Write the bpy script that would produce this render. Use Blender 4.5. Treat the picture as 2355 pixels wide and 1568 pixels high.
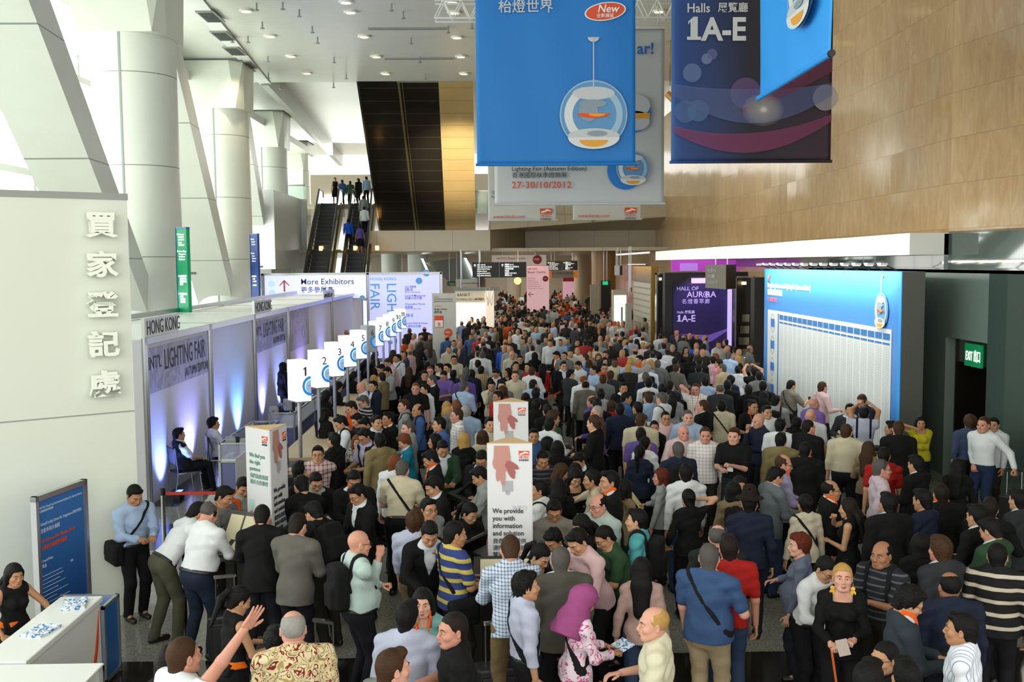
import bpy, math, random
import numpy as np
from mathutils import Vector, Matrix, Euler

for _o in list(bpy.data.objects): bpy.data.objects.remove(_o)
SC = bpy.context.scene
COL = SC.collection

# ---------------------------------------------------------------- camera
CAMH, FPX, IW, IH = 4.4, 2300.0, 2355.0, 1568.0
_v = np.array([1128.0-IW/2, IH/2-606.0, -FPX]); YC = _v/np.linalg.norm(_v)
_u = np.array([-0.008, 1.0, 0.0]); _u[2] = (_u[0]*_v[0]+_u[1]*_v[1])/FPX; ZC = _u/np.linalg.norm(_u)
XC = np.cross(YC, ZC)
CAMR = np.array([XC, YC, ZC])            # camera -> world rotation (rows)
def ray(px, py): return CAMR @ np.array([px-IW/2, IH/2-py, -FPX])
def atz(px, py, z):
    r = ray(px, py); t = (z-CAMH)/r[2]; return Vector((r[0]*t, r[1]*t, z))
def aty(px, py, y):
    r = ray(px, py); t = y/r[1]; return Vector((r[0]*t, y, CAMH+r[2]*t))
def atx(px, py, x):
    r = ray(px, py); t = x/r[0]; return Vector((x, r[1]*t, CAMH+r[2]*t))
def proj(p):
    c = CAMR.T @ np.array([p[0], p[1], p[2]-CAMH]); return (IW/2+FPX*c[0]/-c[2], IH/2-FPX*c[1]/-c[2])
cam = bpy.data.cameras.new('camera'); camo = bpy.data.objects.new('camera', cam); COL.objects.link(camo)
cam.sensor_width = 36; cam.lens = FPX/IW*36; cam.clip_end = 500; cam.clip_start = .1
M4 = Matrix([list(map(float, CAMR[i]))+[0] for i in range(3)]+[[0, 0, 0, 1]])
camo.matrix_world = Matrix.Translation((0, 0, CAMH)) @ M4
SC.camera = camo

# ---------------------------------------------------------------- light and exposure
SC.view_settings.view_transform = 'Standard'; SC.view_settings.look = 'None'
SC.view_settings.exposure = 0.52; SC.view_settings.gamma = 1.0; SC.view_settings.use_curve_mapping = False
cy = SC.cycles
cy.use_denoising = True
try: cy.denoiser = 'OPENIMAGEDENOISE'
except Exception: pass
cy.max_bounces = 6; cy.diffuse_bounces = 3; cy.glossy_bounces = 3; cy.transmission_bounces = 6; cy.transparent_max_bounces = 8
cy.caustics_reflective = False; cy.caustics_refractive = False; cy.sample_clamp_indirect = 4; cy.blur_glossy = 0.5
W = bpy.data.worlds.new('daylight'); SC.world = W; W.use_nodes = True
W.node_tree.nodes['Background'].inputs[0].default_value = (1.0, 0.98, 0.92, 1)
W.node_tree.nodes['Background'].inputs[1].default_value = 1.5
def area(name, loc, aim, sx, sy, power, col=(1, 1, 1), spread=math.pi):
    l = bpy.data.lights.new(name, 'AREA'); l.shape = 'RECTANGLE'; l.size = sx; l.size_y = sy; l.energy = power; l.color = col; l.spread = spread
    o = bpy.data.objects.new(name, l); COL.objects.link(o); o.location = loc
    o.rotation_euler = (Vector(aim)-Vector(loc)).to_track_quat('-Z', 'Y').to_euler(); return o
def spot(name, loc, aim, power, col, size=60, blend=.5, rad=.1):
    l = bpy.data.lights.new(name, 'SPOT'); l.energy = power; l.color = col; l.spot_size = math.radians(size); l.spot_blend = blend; l.shadow_soft_size = rad
    o = bpy.data.objects.new(name, l); COL.objects.link(o); o.location = loc
    o.rotation_euler = (Vector(aim)-Vector(loc)).to_track_quat('-Z', 'Y').to_euler(); return o
area('daylight_windows', (-16.6, 38, 7.5), (0, 38, 5.5), 76, 11, 10500, (.93, 1, .94))
area('entrance_fill', (-2, -9, 9), (0, 20, 3), 22, 9, 800, (1, .96, .88))  # added fill light behind the camera to brighten the hall
area('atrium_fill', (-10, 80, 12), (-6, 60, 8), 12, 6, 450, (.93, 1, .96))  # added fill lamp in the upper atrium, no skylight there
for _y in (64, 74, 84, 94, 104): area('hall_fill_light', (3, _y, 5.08), (3, _y, 0), 5, .5, 190, (1, .86, .68))  # added fill strips under the low ceiling of the far hall

# ---------------------------------------------------------------- materials
def lin(h):
    if isinstance(h, str):
        c = [int(h[i:i+2], 16)/255 for i in (0, 2, 4)]
        return tuple((x/12.92 if x <= .04045 else ((x+.055)/1.055)**2.4) for x in c)+(1,)
    return tuple(h)+((1,) if len(h) == 3 else ())
MC = {}
def mat(name, col=None, rough=.6, metal=0, emit=0, bump=0, bscale=60, spec=.5, var=0, vscale=4, objcol=False, coat=0, sheen=0, alpha=None, trans=0):
    if name in MC: return MC[name]
    m = bpy.data.materials.new(name); m.use_nodes = True; MC[name] = m
    n = m.node_tree.nodes; l = m.node_tree.links; b = n['Principled BSDF']
    b.inputs['Roughness'].default_value = rough; b.inputs['Metallic'].default_value = metal
    b.inputs['Specular IOR Level'].default_value = spec
    if coat: b.inputs['Coat Weight'].default_value = coat
    if trans: b.inputs['Transmission Weight'].default_value = trans
    if alpha is not None: b.inputs['Alpha'].default_value = alpha
    tc = n.new('ShaderNodeTexCoord')
    src = None
    if objcol:
        oi = n.new('ShaderNodeObjectInfo'); src = oi.outputs['Color']
    if col is not None: b.inputs['Base Color'].default_value = lin(col)
    if var:
        nz = n.new('ShaderNodeTexNoise'); nz.inputs['Scale'].default_value = vscale; nz.inputs['Detail'].default_value = 5
        l.new(tc.outputs['Object'], nz.inputs['Vector'])
        mr = n.new('ShaderNodeMapRange'); mr.inputs[3].default_value = 1-var; mr.inputs[4].default_value = 1+var
        l.new(nz.outputs['Fac'], mr.inputs[0])
        mx = n.new('ShaderNodeMix'); mx.data_type = 'RGBA'; mx.blend_type = 'MULTIPLY'; mx.inputs[0].default_value = 1
        if src: l.new(src, mx.inputs[6])
        else: mx.inputs[6].default_value = lin(col)
        l.new(mr.outputs[0], mx.inputs[7]); src = mx.outputs[2]
    if src: l.new(src, b.inputs['Base Color'])
    if emit:
        b.inputs['Emission Strength'].default_value = emit
        if src: l.new(src, b.inputs['Emission Color'])
        else: b.inputs['Emission Color'].default_value = lin(col)
    if bump:
        nz = n.new('ShaderNodeTexNoise'); nz.inputs['Scale'].default_value = bscale; nz.inputs['Detail'].default_value = 4
        l.new(tc.outputs['Object'], nz.inputs['Vector'])
        bp = n.new('ShaderNodeBump'); bp.inputs['Strength'].default_value = bump; bp.inputs['Distance'].default_value = .01
        l.new(nz.outputs['Fac'], bp.inputs['Height']); l.new(bp.outputs['Normal'], b.inputs['Normal'])
    return m

# ---------------------------------------------------------------- object helpers
def link(name, me, parent=None, loc=None, rot=None):
    o = bpy.data.objects.new(name, me); COL.objects.link(o)
    if parent: o.parent = parent
    if loc is not None: o.location = loc
    if rot is not None: o.rotation_euler = rot
    return o
def tag(o, label=None, cat=None, group=None, kind=None):
    if label: o['label'] = label
    if cat: o['category'] = cat
    if group: o['group'] = group
    if kind: o['kind'] = kind
    return o
def empty(name, loc=(0, 0, 0), rz=0, label=None, cat=None, group=None):
    o = link(name, None, loc=loc, rot=(0, 0, rz)); o.empty_display_size = .1
    return tag(o, label, cat, group)
class MB:
    """collects boxes, prisms and tubes into one mesh"""
    def __init__(s): s.v = []; s.f = []; s.m = []
    def add(s, vs, fs, mi=0):
        b = len(s.v); s.v += [tuple(v) for v in vs]; s.f += [tuple(i+b for i in f) for f in fs]; s.m += [mi]*len(fs); return s
    def box(s, a, b, mi=0, mtx=None):
        x0, y0, z0 = [min(p, q) for p, q in zip(a, b)]; x1, y1, z1 = [max(p, q) for p, q in zip(a, b)]
        vs = [(x0, y0, z0), (x1, y0, z0), (x1, y1, z0), (x0, y1, z0), (x0, y0, z1), (x1, y0, z1), (x1, y1, z1), (x0, y1, z1)]
        if mtx is not None: vs = [mtx @ Vector(v) for v in vs]
        return s.add(vs, [(0, 3, 2, 1), (4, 5, 6, 7), (0, 1, 5, 4), (1, 2, 6, 5), (2, 3, 7, 6), (3, 0, 4, 7)], mi)
    def prism(s, poly, d, mi=0):
        """poly: list of 3D points (planar), d: extrusion vector"""
        n = len(poly); d = Vector(d); a = [Vector(p) for p in poly]; vs = a+[p+d for p in a]
        fs = [tuple(range(n))[::-1], tuple(range(n, 2*n))]+[(i, (i+1) % n, n+(i+1) % n, n+i) for i in range(n)]
        return s.add(vs, fs, mi)
    def tube(s, a, b, r, r2=None, n=10, mi=0, caps=True):
        a = Vector(a); b = Vector(b); r2 = r if r2 is None else r2; d = (b-a).normalized()
        u = d.orthogonal().normalized(); w = d.cross(u)
        vs = []
        for p, rr in ((a, r), (b, r2)):
            for i in range(n):
                t = 2*math.pi*i/n; vs.append(p+u*(rr*math.cos(t))+w*(rr*math.sin(t)))
        fs = [(i, (i+1) % n, n+(i+1) % n, n+i) for i in range(n)]
        if caps: fs += [tuple(range(n))[::-1], tuple(range(n, 2*n))]
        return s.add(vs, fs, mi)
    def path(s, pts, r, n=8, mi=0):
        for a, b in zip(pts[:-1], pts[1:]): s.tube(a, b, r, n=n, mi=mi)
        return s
    def lathe(s, prof, c=(0, 0, 0), n=32, mi=0, a0=0, a1=2*math.pi):
        full = abs(a1-a0-2*math.pi) < 1e-6; k = n if full else n+1
        vs = []
        for r, z in prof:
            for i in range(k):
                t = a0+(a1-a0)*i/n; vs.append((c[0]+r*math.cos(t), c[1]+r*math.sin(t), c[2]+z))
        fs = []
        for j in range(len(prof)-1):
            for i in range(n if not full else k):
                i2 = (i+1) % k if full else i+1
                fs.append((j*k+i, j*k+i2, (j+1)*k+i2, (j+1)*k+i))
        return s.add(vs, fs, mi)
    def build(s, name, mats, parent=None, smooth=False, bevel=0, loc=None, rot=None):
        me = bpy.data.meshes.new(name); me.from_pydata(s.v, [], s.f)
        for m in (mats if isinstance(mats, (list, tuple)) else [mats]): me.materials.append(m)
        me.polygons.foreach_set('material_index', s.m)
        if smooth: me.polygons.foreach_set('use_smooth', [True]*len(me.polygons))
        me.update(); o = link(name, me, parent, loc, rot)
        if bevel:
            md = o.modifiers.new('bevel', 'BEVEL'); md.width = bevel; md.segments = 2; md.limit_method = 'ANGLE'
        return o
def structure(o): o['kind'] = 'structure'; return o
def textmesh(s, size, m, name, parent, mtx, bold=0, ext=.002, align='LEFT', xs=1.0, shear=0, sp=1.0, ls=1.0):
    c = bpy.data.curves.new(name, 'FONT'); c.body = s; c.size = size; c.extrude = ext; c.offset = bold*size; c.align_x = align
    c.resolution_u = 2; c.shear = shear; c.space_character = sp; c.space_line = ls
    t = bpy.data.objects.new(name, c); COL.objects.link(t)
    dg = bpy.context.evaluated_depsgraph_get(); me = bpy.data.meshes.new_from_object(t.evaluated_get(dg)); bpy.data.objects.remove(t)
    me.transform(Matrix.Diagonal((xs, 1, 1, 1))); me.materials.clear(); me.materials.append(m); me.name = name
    o = link(name, me, parent); o.matrix_local = mtx; return o
def frame(o, ex, ez=Vector((0, 0, 1))):
    """matrix whose local x runs along ex, local y up along ez, local z towards the reader"""
    ex = Vector(ex).normalized(); ez = Vector(ez).normalized(); n = ex.cross(ez)
    m = Matrix((ex, ez, n)).transposed().to_4x4(); m.translation = Vector(o); return m
# ---------------------------------------------------------------- implicit surfaces
class Fld:
    def __init__(s, lo, hi, h, big=.06):
        s.lo = np.array(lo, float); s.h = h; s.n = np.ceil((np.array(hi)-s.lo)/h).astype(int)+1
        s.a = np.full(s.n, big, np.float32); s.big = big
        s.ax = [s.lo[i]+h*np.arange(s.n[i], dtype=np.float32) for i in range(3)]
    def copy(s):
        t = Fld.__new__(Fld); t.__dict__.update(s.__dict__); t.a = s.a.copy(); return t
    def win(s, lo, hi):
        i0 = np.clip(np.floor((np.array(lo)-s.lo)/s.h).astype(int), 0, s.n); i1 = np.clip(np.ceil((np.array(hi)-s.lo)/s.h).astype(int)+1, 0, s.n)
        if (i1 <= i0).any(): return None
        sl = tuple(slice(a, b) for a, b in zip(i0, i1))
        P = np.stack(np.meshgrid(*[s.ax[i][sl[i]] for i in range(3)], indexing='ij'), -1)
        return sl, P
    def grid(s): return np.stack(np.meshgrid(*s.ax, indexing='ij'), -1)
    def put(s, sl, d, k, sub=False):
        c = s.a[sl]
        if sub:
            d = -d
            h = np.maximum(k-np.abs(c-d), 0)/k; s.a[sl] = np.maximum(c, d)+h*h*k*.25
        else:
            h = np.maximum(k-np.abs(c-d), 0)/k; s.a[sl] = np.minimum(c, d)-h*h*k*.25
    def cap(s, a, b, ra, rb=None, k=.03, sq=None, sub=False):
        """tapered capsule; sq=(axis vector, factor) squashes the section along the axis"""
        a = np.array(a, float); b = np.array(b, float); rb = ra if rb is None else rb; m = max(ra, rb)+s.big+k
        if sq: m *= max(1, sq[1])
        w = s.win(np.minimum(a, b)-m, np.maximum(a, b)+m)
        if not w: return s
        sl, P = w; ba = b-a; bb = ba@ba+1e-9; pa = P-a; t = np.clip((pa@ba)/bb, 0, 1); r = pa-t[..., None]*ba
        if sq:
            u = np.array(sq[0], float); u /= np.linalg.norm(u); c = r@u; L2 = (r*r).sum(-1)-c*c+(c/sq[1])**2
            d = (np.sqrt(np.maximum(L2, 0))-(ra+(rb-ra)*t))*min(1, .5+.5*sq[1])
        else: d = np.sqrt((r*r).sum(-1))-(ra+(rb-ra)*t)
        s.put(sl, d, k, sub); return s
    def ell(s, c, r, k=.02, R=None, sub=False):
        c = np.array(c, float); r = np.array(r, float); m = r.max()+s.big+k
        w = s.win(c-m, c+m)
        if not w: return s
        sl, P = w; q = P-c
        if R is not None: q = q@R
        q0 = np.sqrt(((q/r)**2).sum(-1)); q1 = np.sqrt(((q/(r*r))**2).sum(-1))+1e-6
        s.put(sl, np.where(q0 < .02, -r.min(), q0*(q0-1)/q1), k, sub); return s
    def box(s, c, hs, r=.01, k=.02, R=None, sub=False):
        c = np.array(c, float); hs = np.array(hs, float); m = np.linalg.norm(hs)+s.big+k
        w = s.win(c-m, c+m)
        if not w: return s
        sl, P = w; q = P-c
        if R is not None: q = q@R
        q = np.abs(q)-(hs-r); d = np.sqrt((np.maximum(q, 0)**2).sum(-1))+np.minimum(q.max(-1), 0)-r
        s.put(sl, d, k, sub); return s
    def cut(s, d): s.a = np.maximum(s.a, d.astype(np.float32)); return s
    def mesh(s):
        a = s.a; a = a.copy(); B = s.big*.5
        a[0] = a[-1] = B; a[:, 0] = a[:, -1] = B; a[:, :, 0] = a[:, :, -1] = B
        ins = a < 0; n = np.array(a.shape)-1
        cs = [(i, j, k) for i in (0, 1) for j in (0, 1) for k in (0, 1)]
        cnt = sum(ins[i:n[0]+i, j:n[1]+j, k:n[2]+k].astype(np.int8) for i, j, k in cs)
        act = (cnt > 0) & (cnt < 8); idx = np.argwhere(act)
        if len(idx) == 0: return np.zeros((0, 3)), np.zeros((0, 4), int)
        vid = np.full(n, -1, np.int64); vid[tuple(idx.T)] = np.arange(len(idx))
        acc = np.zeros((len(idx), 3)); num = np.zeros(len(idx))
        val = {c: a[tuple((idx+np.array(c)).T)] for c in cs}
        for c in cs:
            for ax in range(3):
                if c[ax]: continue
                d = list(c); d[ax] = 1; d = tuple(d); va, vb = val[c], val[d]; x = (va < 0) != (vb < 0)
                t = np.where(x, va/np.where(va == vb, 1, va-vb), 0); p = np.repeat(np.array([c], float), len(idx), 0); p[:, ax] = t
                acc += p*x[:, None]; num += x
        V = s.lo+(idx+acc/num[:, None])*s.h; Q = []
        for ax in range(3):
            b, c = (ax+1) % 3, (ax+2) % 3
            sA = [slice(None)]*3; sB = [slice(None)]*3; sA[ax] = slice(0, -1); sB[ax] = slice(1, None)
            e = np.argwhere(ins[tuple(sA)] != ins[tuple(sB)])
            e = e[(e[:, b] > 0) & (e[:, c] > 0) & (e[:, b] < n[b]) & (e[:, c] < n[c])]
            if len(e) == 0: continue
            fl = ins[tuple(e.T)]; o = []
            for db, dc in ((1, 1), (0, 1), (0, 0), (1, 0)):
                g = e.copy(); g[:, b] -= db; g[:, c] -= dc; o.append(vid[tuple(g.T)])
            q = np.stack(o, 1); q[~fl] = q[~fl][:, ::-1]; Q.append(q)
        return V, np.concatenate(Q)
def npmesh(name, parts, mats):
    """parts: list of (V, Q, material index or array)"""
    Vs = []; Qs = []; Ms = []; b = 0
    for V, Q, mi in parts:
        if len(V) == 0: continue
        Vs.append(V); Qs.append(Q+b); Ms.append(np.broadcast_to(np.asarray(mi), (len(Q),))); b += len(V)
    V = np.concatenate(Vs); Q = np.concatenate(Qs); M = np.concatenate(Ms).astype(np.int32)
    me = bpy.data.meshes.new(name); me.vertices.add(len(V)); me.vertices.foreach_set('co', V.astype(np.float32).ravel())
    me.loops.add(Q.size); me.loops.foreach_set('vertex_index', Q.astype(np.int32).ravel())
    me.polygons.add(len(Q)); me.polygons.foreach_set('loop_start', np.arange(0, Q.size, 4, dtype=np.int32))
    me.polygons.foreach_set('material_index', M); me.polygons.foreach_set('use_smooth', np.ones(len(Q), bool))
    for m in mats: me.materials.append(m)
    me.update(calc_edges=True); return me
def rotm(ax, a):
    c, s = math.cos(a), math.sin(a)
    return np.array({'x': [[1, 0, 0], [0, c, -s], [0, s, c]], 'y': [[c, 0, s], [0, 1, 0], [-s, 0, c]], 'z': [[c, -s, 0], [s, c, 0], [0, 0, 1]]}[ax])
def folds(P, f=1.0, ph=0.):
    x, y, z = P[..., 0]*f, P[..., 1]*f, P[..., 2]*f
    return (np.sin(23*z+9*x+4*np.sin(11*x+ph)+ph)*np.sin(17*x-13*y+3*np.sin(9*z))+.6*np.sin(41*z-29*x+19*y+3*np.sin(13*z+7*y)+ph*2))

# ---------------------------------------------------------------- heads, hair and hands (in their own frames)
SKIN = mat('skin', rough=.5, objcol=True, var=.06, vscale=14, spec=.35)
EYEW = mat('eye_white', 'b8b0a6', .25); IRIS = mat('iris_brown', '1c120c', .15); LIPS = mat('lips', '94584a', .5); BROW = mat('eyebrow', '1c1511', .8)
HAIR = mat('hair', rough=.6, objcol=True, bump=.6, bscale=110, var=.25, vscale=30, spec=.18)
BODYM = [SKIN, EYEW, IRIS, LIPS, BROW]
_hc = {}
def head_parts(lo, fem):
    key = ('head', lo, fem)
    if key in _hc: return _hc[key]
    h = (.004, .0085, .02)[int(lo)]
    f = Fld((-.11, -.13, -.2), (.11, .14, .14), h, .04)
    f.ell((0, -.014, .03), (.077, .096, .09), .02).ell((0, .025, -.03), (.063, .062, .085), .03).ell((0, .03, -.07), (.05 if not fem else .044, .052, .045), .03)
    f.ell((0, .07, -.098), (.024, .018, .017), .025)
    for sx in (-1, 1):
        f.cap((sx*.042, .072, .024), (sx*.012, .086, .02), .011, .010, .014).ell((sx*.043, .056, -.028), (.026, .026, .022), .025)
        if not lo: f.ell((sx*.032, .1, .001), (.018, .017, .012), .012, sub=True)
        f.cap((sx*.052, -.01, -.05), (sx*.03, .06, -.092), .018, .016, .03)
        f.ell((sx*.08, -.012, -.008), (.010, .019, .031), .008, rotm('z', -sx*.35))
        if not lo: f.ell((sx*.089, -.006, -.004), (.006, .010, .018), .006, rotm('z', -sx*.35), sub=True)
    f.cap((0, .088, .008), (0, .108, -.03), .0075, .0115, .012).ell((.011, .099, -.036), (.009, .011, .008), .006).ell((-.011, .099, -.036), (.009, .011, .008), .006)
    f.ell((0, .088, -.055), (.022, .012, .02), .015)
    f.cap((-.021, .083, -.066), (0, .0965, -.0645), .0045, .0055, .007).cap((.021, .083, -.066), (0, .0965, -.0645), .0045, .0055, .007)
    f.cap((-.019, .083, -.070), (0, .0945, -.0755), .0045, .0065, .007).cap((.019, .083, -.070), (0, .0945, -.0755), .0045, .0065, .007)
    f.cap((0, -.025, -.05), (0, -.028, -.105), .052 if not fem else .045, .05 if not fem else .043, .03)
    V, Q = f.mesh(); C = V[Q].mean(1); M = np.zeros(len(Q), int)
    if not lo:
        M[(np.abs(C[:, 0]) < .020-.6*np.abs(C[:, 2]+.0705)) & (C[:, 2] < -.0615) & (C[:, 2] > -.0795) & (C[:, 1] > .087)] = 3
    out = [(V, Q, M)]
    for sx in ((-1, 1) if lo < 2 else ()):
        g = Fld((sx*.032-.022, .05, -.022), (sx*.032+.022, .11, .024), h*.7, .02)
        g.ell((sx*.032, .077, .001), (.0145, .0135, .0125), .003); V, Q = g.mesh(); C = V[Q].mean(1)
        M = np.where(((C[:, 0]-sx*.032)**2+(C[:, 2]-.001)**2 < .0062**2) & (C[:, 2] < .0055) & (C[:, 2] > -.0045), 2, np.where((C[:, 2] > .0048) | (C[:, 2] < -.0035) | (np.abs(C[:, 0]-sx*.032) > .0115), 0, 1)) if not lo else np.full(len(Q), 2)
        out.append((V, Q, M))
        g = Fld((sx*.034-.03, .06, .0), (sx*.034+.03, .11, .05), h*.7, .02)
        g.cap((sx*.014, .0955, .0225), (sx*.036, .091, .0285), .0034, .0034, .003).cap((sx*.036, .091, .0285), (sx*.052, .0785, .0225), .0034, .002, .003)
        V, Q = g.mesh(); out.append((V, Q, 4))
    _hc[key] = out; return out
def hair_mesh(style, lo):
    key = ('hair', style, lo)
    if key in _hc: return _hc[key]
    h = (.0055, .011, .022)[int(lo)]
    f = Fld((-.15, -.22, -.5), (.15, .16, .2), h, .04); P = f.grid(); x, y, z = P[..., 0], P[..., 1], P[..., 2]
    nz = (np.sin(130*x+40*np.sin(30*z)*.3)*np.sin(60*y+50*z)*.5+np.sin(75*x+60*y)*.5)
    r = {'short': (.083, .102, .097), 'crop': (.0805, .099, .0945), 'long': (.087, .105, .1), 'bob': (.095, .11, .104), 'curly': (.1, .115, .11), 'pony': (.083, .102, .097), 'bun': (.083, .102, .097), 'bald': (.0805, .0985, .0935), 'spiky': (.088, .106, .106)}.get(style, (.084, .103, .098))
    f.ell((0, -.017, .032), r, .01)
    amp = {'curly': .009, 'spiky': .008, 'crop': .001, 'bald': .001}.get(style, .0028)
    if style not in ('bald', 'none'): f.cap((0, -.04, .0), (0, -.05, -.07), .072, .058, .02)
    f.a += (amp*nz).astype(np.float32)
    if style in ('short', 'spiky', 'curly'): f.ell((0, .055, .098), (.06, .035, .028), .02)
    if style in ('short', 'crop', 'spiky', 'bald', 'curly', 'pony', 'bun'):
        zc = np.interp(y, [-.1, -.06, -.03, 0, .022, .036, .05, .08], [-.092, -.088, -.05, -.01, -.025, .035, .062, .07])
    else:
        zc = np.interp(y, [-.1, .0, .035, .05, .062, .1], [-.6, -.6, -.45, .03, .06, .062])
    if style == 'long':
        f.cap((0, -.06, .0), (0, -.125, -.12), .085, .09, .04, sq=((0, 1, 0), .5)).cap((0, -.125, -.12), (0, -.15, -.36), .09, .075, .04, sq=((0, 1, 0), .5))
        for sx in (-1, 1): f.cap((sx*.075, -.01, .01), (sx*.085, -.045, -.25), .03, .028, .03)
    if style == 'bob':
        f.cap((0, -.05, .0), (0, -.06, -.1), .088, .092, .03, sq=((0, 1, 0), .6))
        for sx in (-1, 1): f.cap((sx*.082, .0, .01), (sx*.085, .01, -.095), .026, .024, .02)
    f.cut((zc-z)*.7)
    if style == 'bald': f.cut(-np.maximum(np.sqrt(x*x+(y+.005)**2)-.062, .03-z)*.8); f.cut(-np.maximum(.015-y, .04-z)*.8)
    if style == 'pony': f.ell((0, -.12, .05), (.022, .02, .022), .01).cap((0, -.135, .05), (0, -.165, -.03), .024, .034, .02).cap((0, -.165, -.03), (0, -.15, -.27), .034, .015, .02)
    if style == 'bun': f.ell((0, -.12, .035), (.042, .036, .04), .01)
    V, Q = f.mesh(); me = npmesh('hair', [(V, Q, 0)], [HAIR]); _hc[key] = me; return me
def hand_parts(kind):
    """wrist at origin, fingers along +y, palm normal -z, thumb on +x"""
    key = ('hand', kind)
    if key in _hc: return _hc[key]
    f = Fld((-.08, -.03, -.12), (.1, .21, .05), .0045, .02)
    f.cap((0, -.02, 0), (0, .02, 0), .024, .026, .01, sq=((0, 0, 1), .7)).box((0, .055, 0), (.04, .045, .013), .012, .012)
    curl = {'relax': (.35, .5, .35), 'grip': (1.2, 1.3, .9), 'flat': (.05, .08, .06)}[kind]
    for i, (fx, L, sp) in enumerate(((.031, .078, .1), (.010, .086, .02), (-.011, .08, -.05), (-.031, .062, -.13))):
        p = np.array((fx, .095, 0.)); a = 0
        for j in range(3):
            a += curl[j]*(1+.08*i); d = np.array((math.sin(sp)*math.cos(a), math.cos(a), -math.sin(a))); q = p+d*L*(.45, .32, .23)[j]
            f.cap(p, q, .0092-.001*j, .0085-.001*j, .004); p = q
    p = np.array((.03, .025, -.004)); ds = {'relax': [(.65, .7, -.25), (.35, .9, -.3), (.2, .95, -.3)], 'grip': [(.5, .6, -.6), (-.1, .8, -.6), (-.3, .75, -.5)], 'flat': [(.75, .6, -.1), (.6, .75, -.1), (.5, .8, -.1)]}[kind]
    for j, d in enumerate(ds):
        d = np.array(d); d /= np.linalg.norm(d); q = p+d*(.04, .032, .024)[j]; f.cap(p, q, (.013, .0105, .0095)[j], (.0105, .0095, .008)[j], .008); p = q
    out = f.mesh(); _hc[key] = out; return out

# ---------------------------------------------------------------- skeleton
def ik(a, t, l1, l2, pole):
    a, t, pole = (np.array(v, float) for v in (a, t, pole)); d = t-a; L = np.linalg.norm(d)
    if L > (l1+l2)*.995: t = a+d/L*(l1+l2)*.995; d = t-a; L = np.linalg.norm(d)
    d /= L; x = (l1*l1-l2*l2+L*L)/(2*L); hgt = math.sqrt(max(l1*l1-x*x, 1e-6)); p = pole-d*(pole@d); p /= np.linalg.norm(p)+1e-9
    return a+d*x+p*hgt, t
POSES = {}; HK = 1.07
def pose(name, lean=0., side=0., hl=None, hr=None, fl=(-.1, .0), fr=(.1, .02), hy=0., hp=0., sit=0, hand='relax', drop=0.):
    """hl/hr: hand targets in the chest frame (x right, y forward, z up from the floor when upright)"""
    POSES[name] = dict(lean=lean, side=side, hl=hl or (-.27, .03, .78), hr=hr or (.27, .03, .78), fl=fl, fr=fr, hy=hy, hp=hp, sit=sit, hand=hand, drop=drop)
def skel(pn, fem, fat):
    p = POSES[pn]; S = {}
    hipz = .93-p['drop'] if not p['sit'] else .52
    R = rotm('z', 0) @ rotm('x', -p['lean']) @ rotm('y', p['side']); S['R'] = R; pel = np.array((0, 0, hipz)); S['pel'] = pel
    def U(v): return pel+R@(np.array(v, float)-np.array((0, 0, .93)))
    S['U'] = U; sw = (.15 if fem else .194)*(1+.4*(fat-1))
    S['waist'] = U((0, .0, 1.06)); S['chest'] = U((0, -.005, 1.27)); S['nb'] = U((0, -.015, 1.44)); S['head'] = U((0, .0, 1.44))+rotm('x', -p['lean']*.55)@np.array((0, .018+.02*max(0, p['hp']), .147))
    S['HR'] = rotm('z', p['hy'])@rotm('x', -(p['lean']*.6+p['hp']))
    for s, k in ((-1, 'l'), (1, 'r')):
        S['sh'+k] = U((s*sw, -.01, 1.385)); el, hd = ik(S['sh'+k], U(p['h'+k]), .285, .25, R@np.array((s*.55, -.75, -.35)))
        S['el'+k] = el; S['wr'+k] = hd
        S['hip'+k] = pel+np.array((s*.088, 0, -.01)); ft = p['f'+k]
        if p['sit']:
            S['kn'+k] = pel+np.array((s*.12, .42, .02)); S['an'+k] = np.array((s*.12+ft[0]*.2, .47+ft[1], .085))
        else:
            kn, an = ik(S['hip'+k], (ft[0], ft[1]-.02, .085), .435, .425, (s*.08, 1, 0)); S['kn'+k] = kn; S['an'+k] = an
    return S
def bounds(S, m=.16):
    pts = np.array([S[k] for k in S if k[:2] in ('he', 'wa', 'ch', 'sh', 'el', 'wr', 'hi', 'kn', 'an')]); lo = pts.min(0)-m; hi = pts.max(0)+m; lo[2] = -.03; return lo, hi
def torso(f, S, fem, fat, e=0., low=None):
    R = S['R']; ax = R@np.array((0, 1., 0)); F = fat; U = S['U']
    f.cap(U((-.06, -.0, .95)), U((.06, -.0, .95)), (.105+e)*F, None, .04)
    f.cap(U((0, .0, .98)), S['waist'], (.135 if not fem else .13)*F+e, (.138 if not fem else .115)*F+e, .04, sq=(ax, .74+.1*(F-1)))
    f.cap(S['waist'], S['chest'], (.138 if not fem else .115)*F+e, (.16 if not fem else .135)*(1+.5*(F-1))+e, .04, sq=(ax, .74))
    f.cap(S['chest'], U((0, -.015, 1.36)), (.16 if not fem else .135)*(1+.5*(F-1))+e, (.13 if not fem else .11)+e, .04, sq=(ax, .68))
    if e > 0: f.cap(S['nb'], S['nb']+(S['head']-S['nb'])*.42, .066+e*.6, .056+e*.6, .03)
    if F > 1.08: f.ell(U((0, .05, 1.05)), (.14*F+e, .12*F+e, .14+e), .05, R)
    if fem:
        for s in (-1, 1): f.ell(U((s*.062, .085, 1.27)), (.058+e*.5, .05+e*.5, .058+e*.5), .03, R)
    for k in 'lr':
        f.cap(S['nb'], S['sh'+k], .058+e, (.052 if not fem else .043)+e, .05)
        f.cap(U((0, -.02, 1.46)), (S['nb']+S['sh'+k])/2, .048+e*.6, .045+e, .05)
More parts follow.
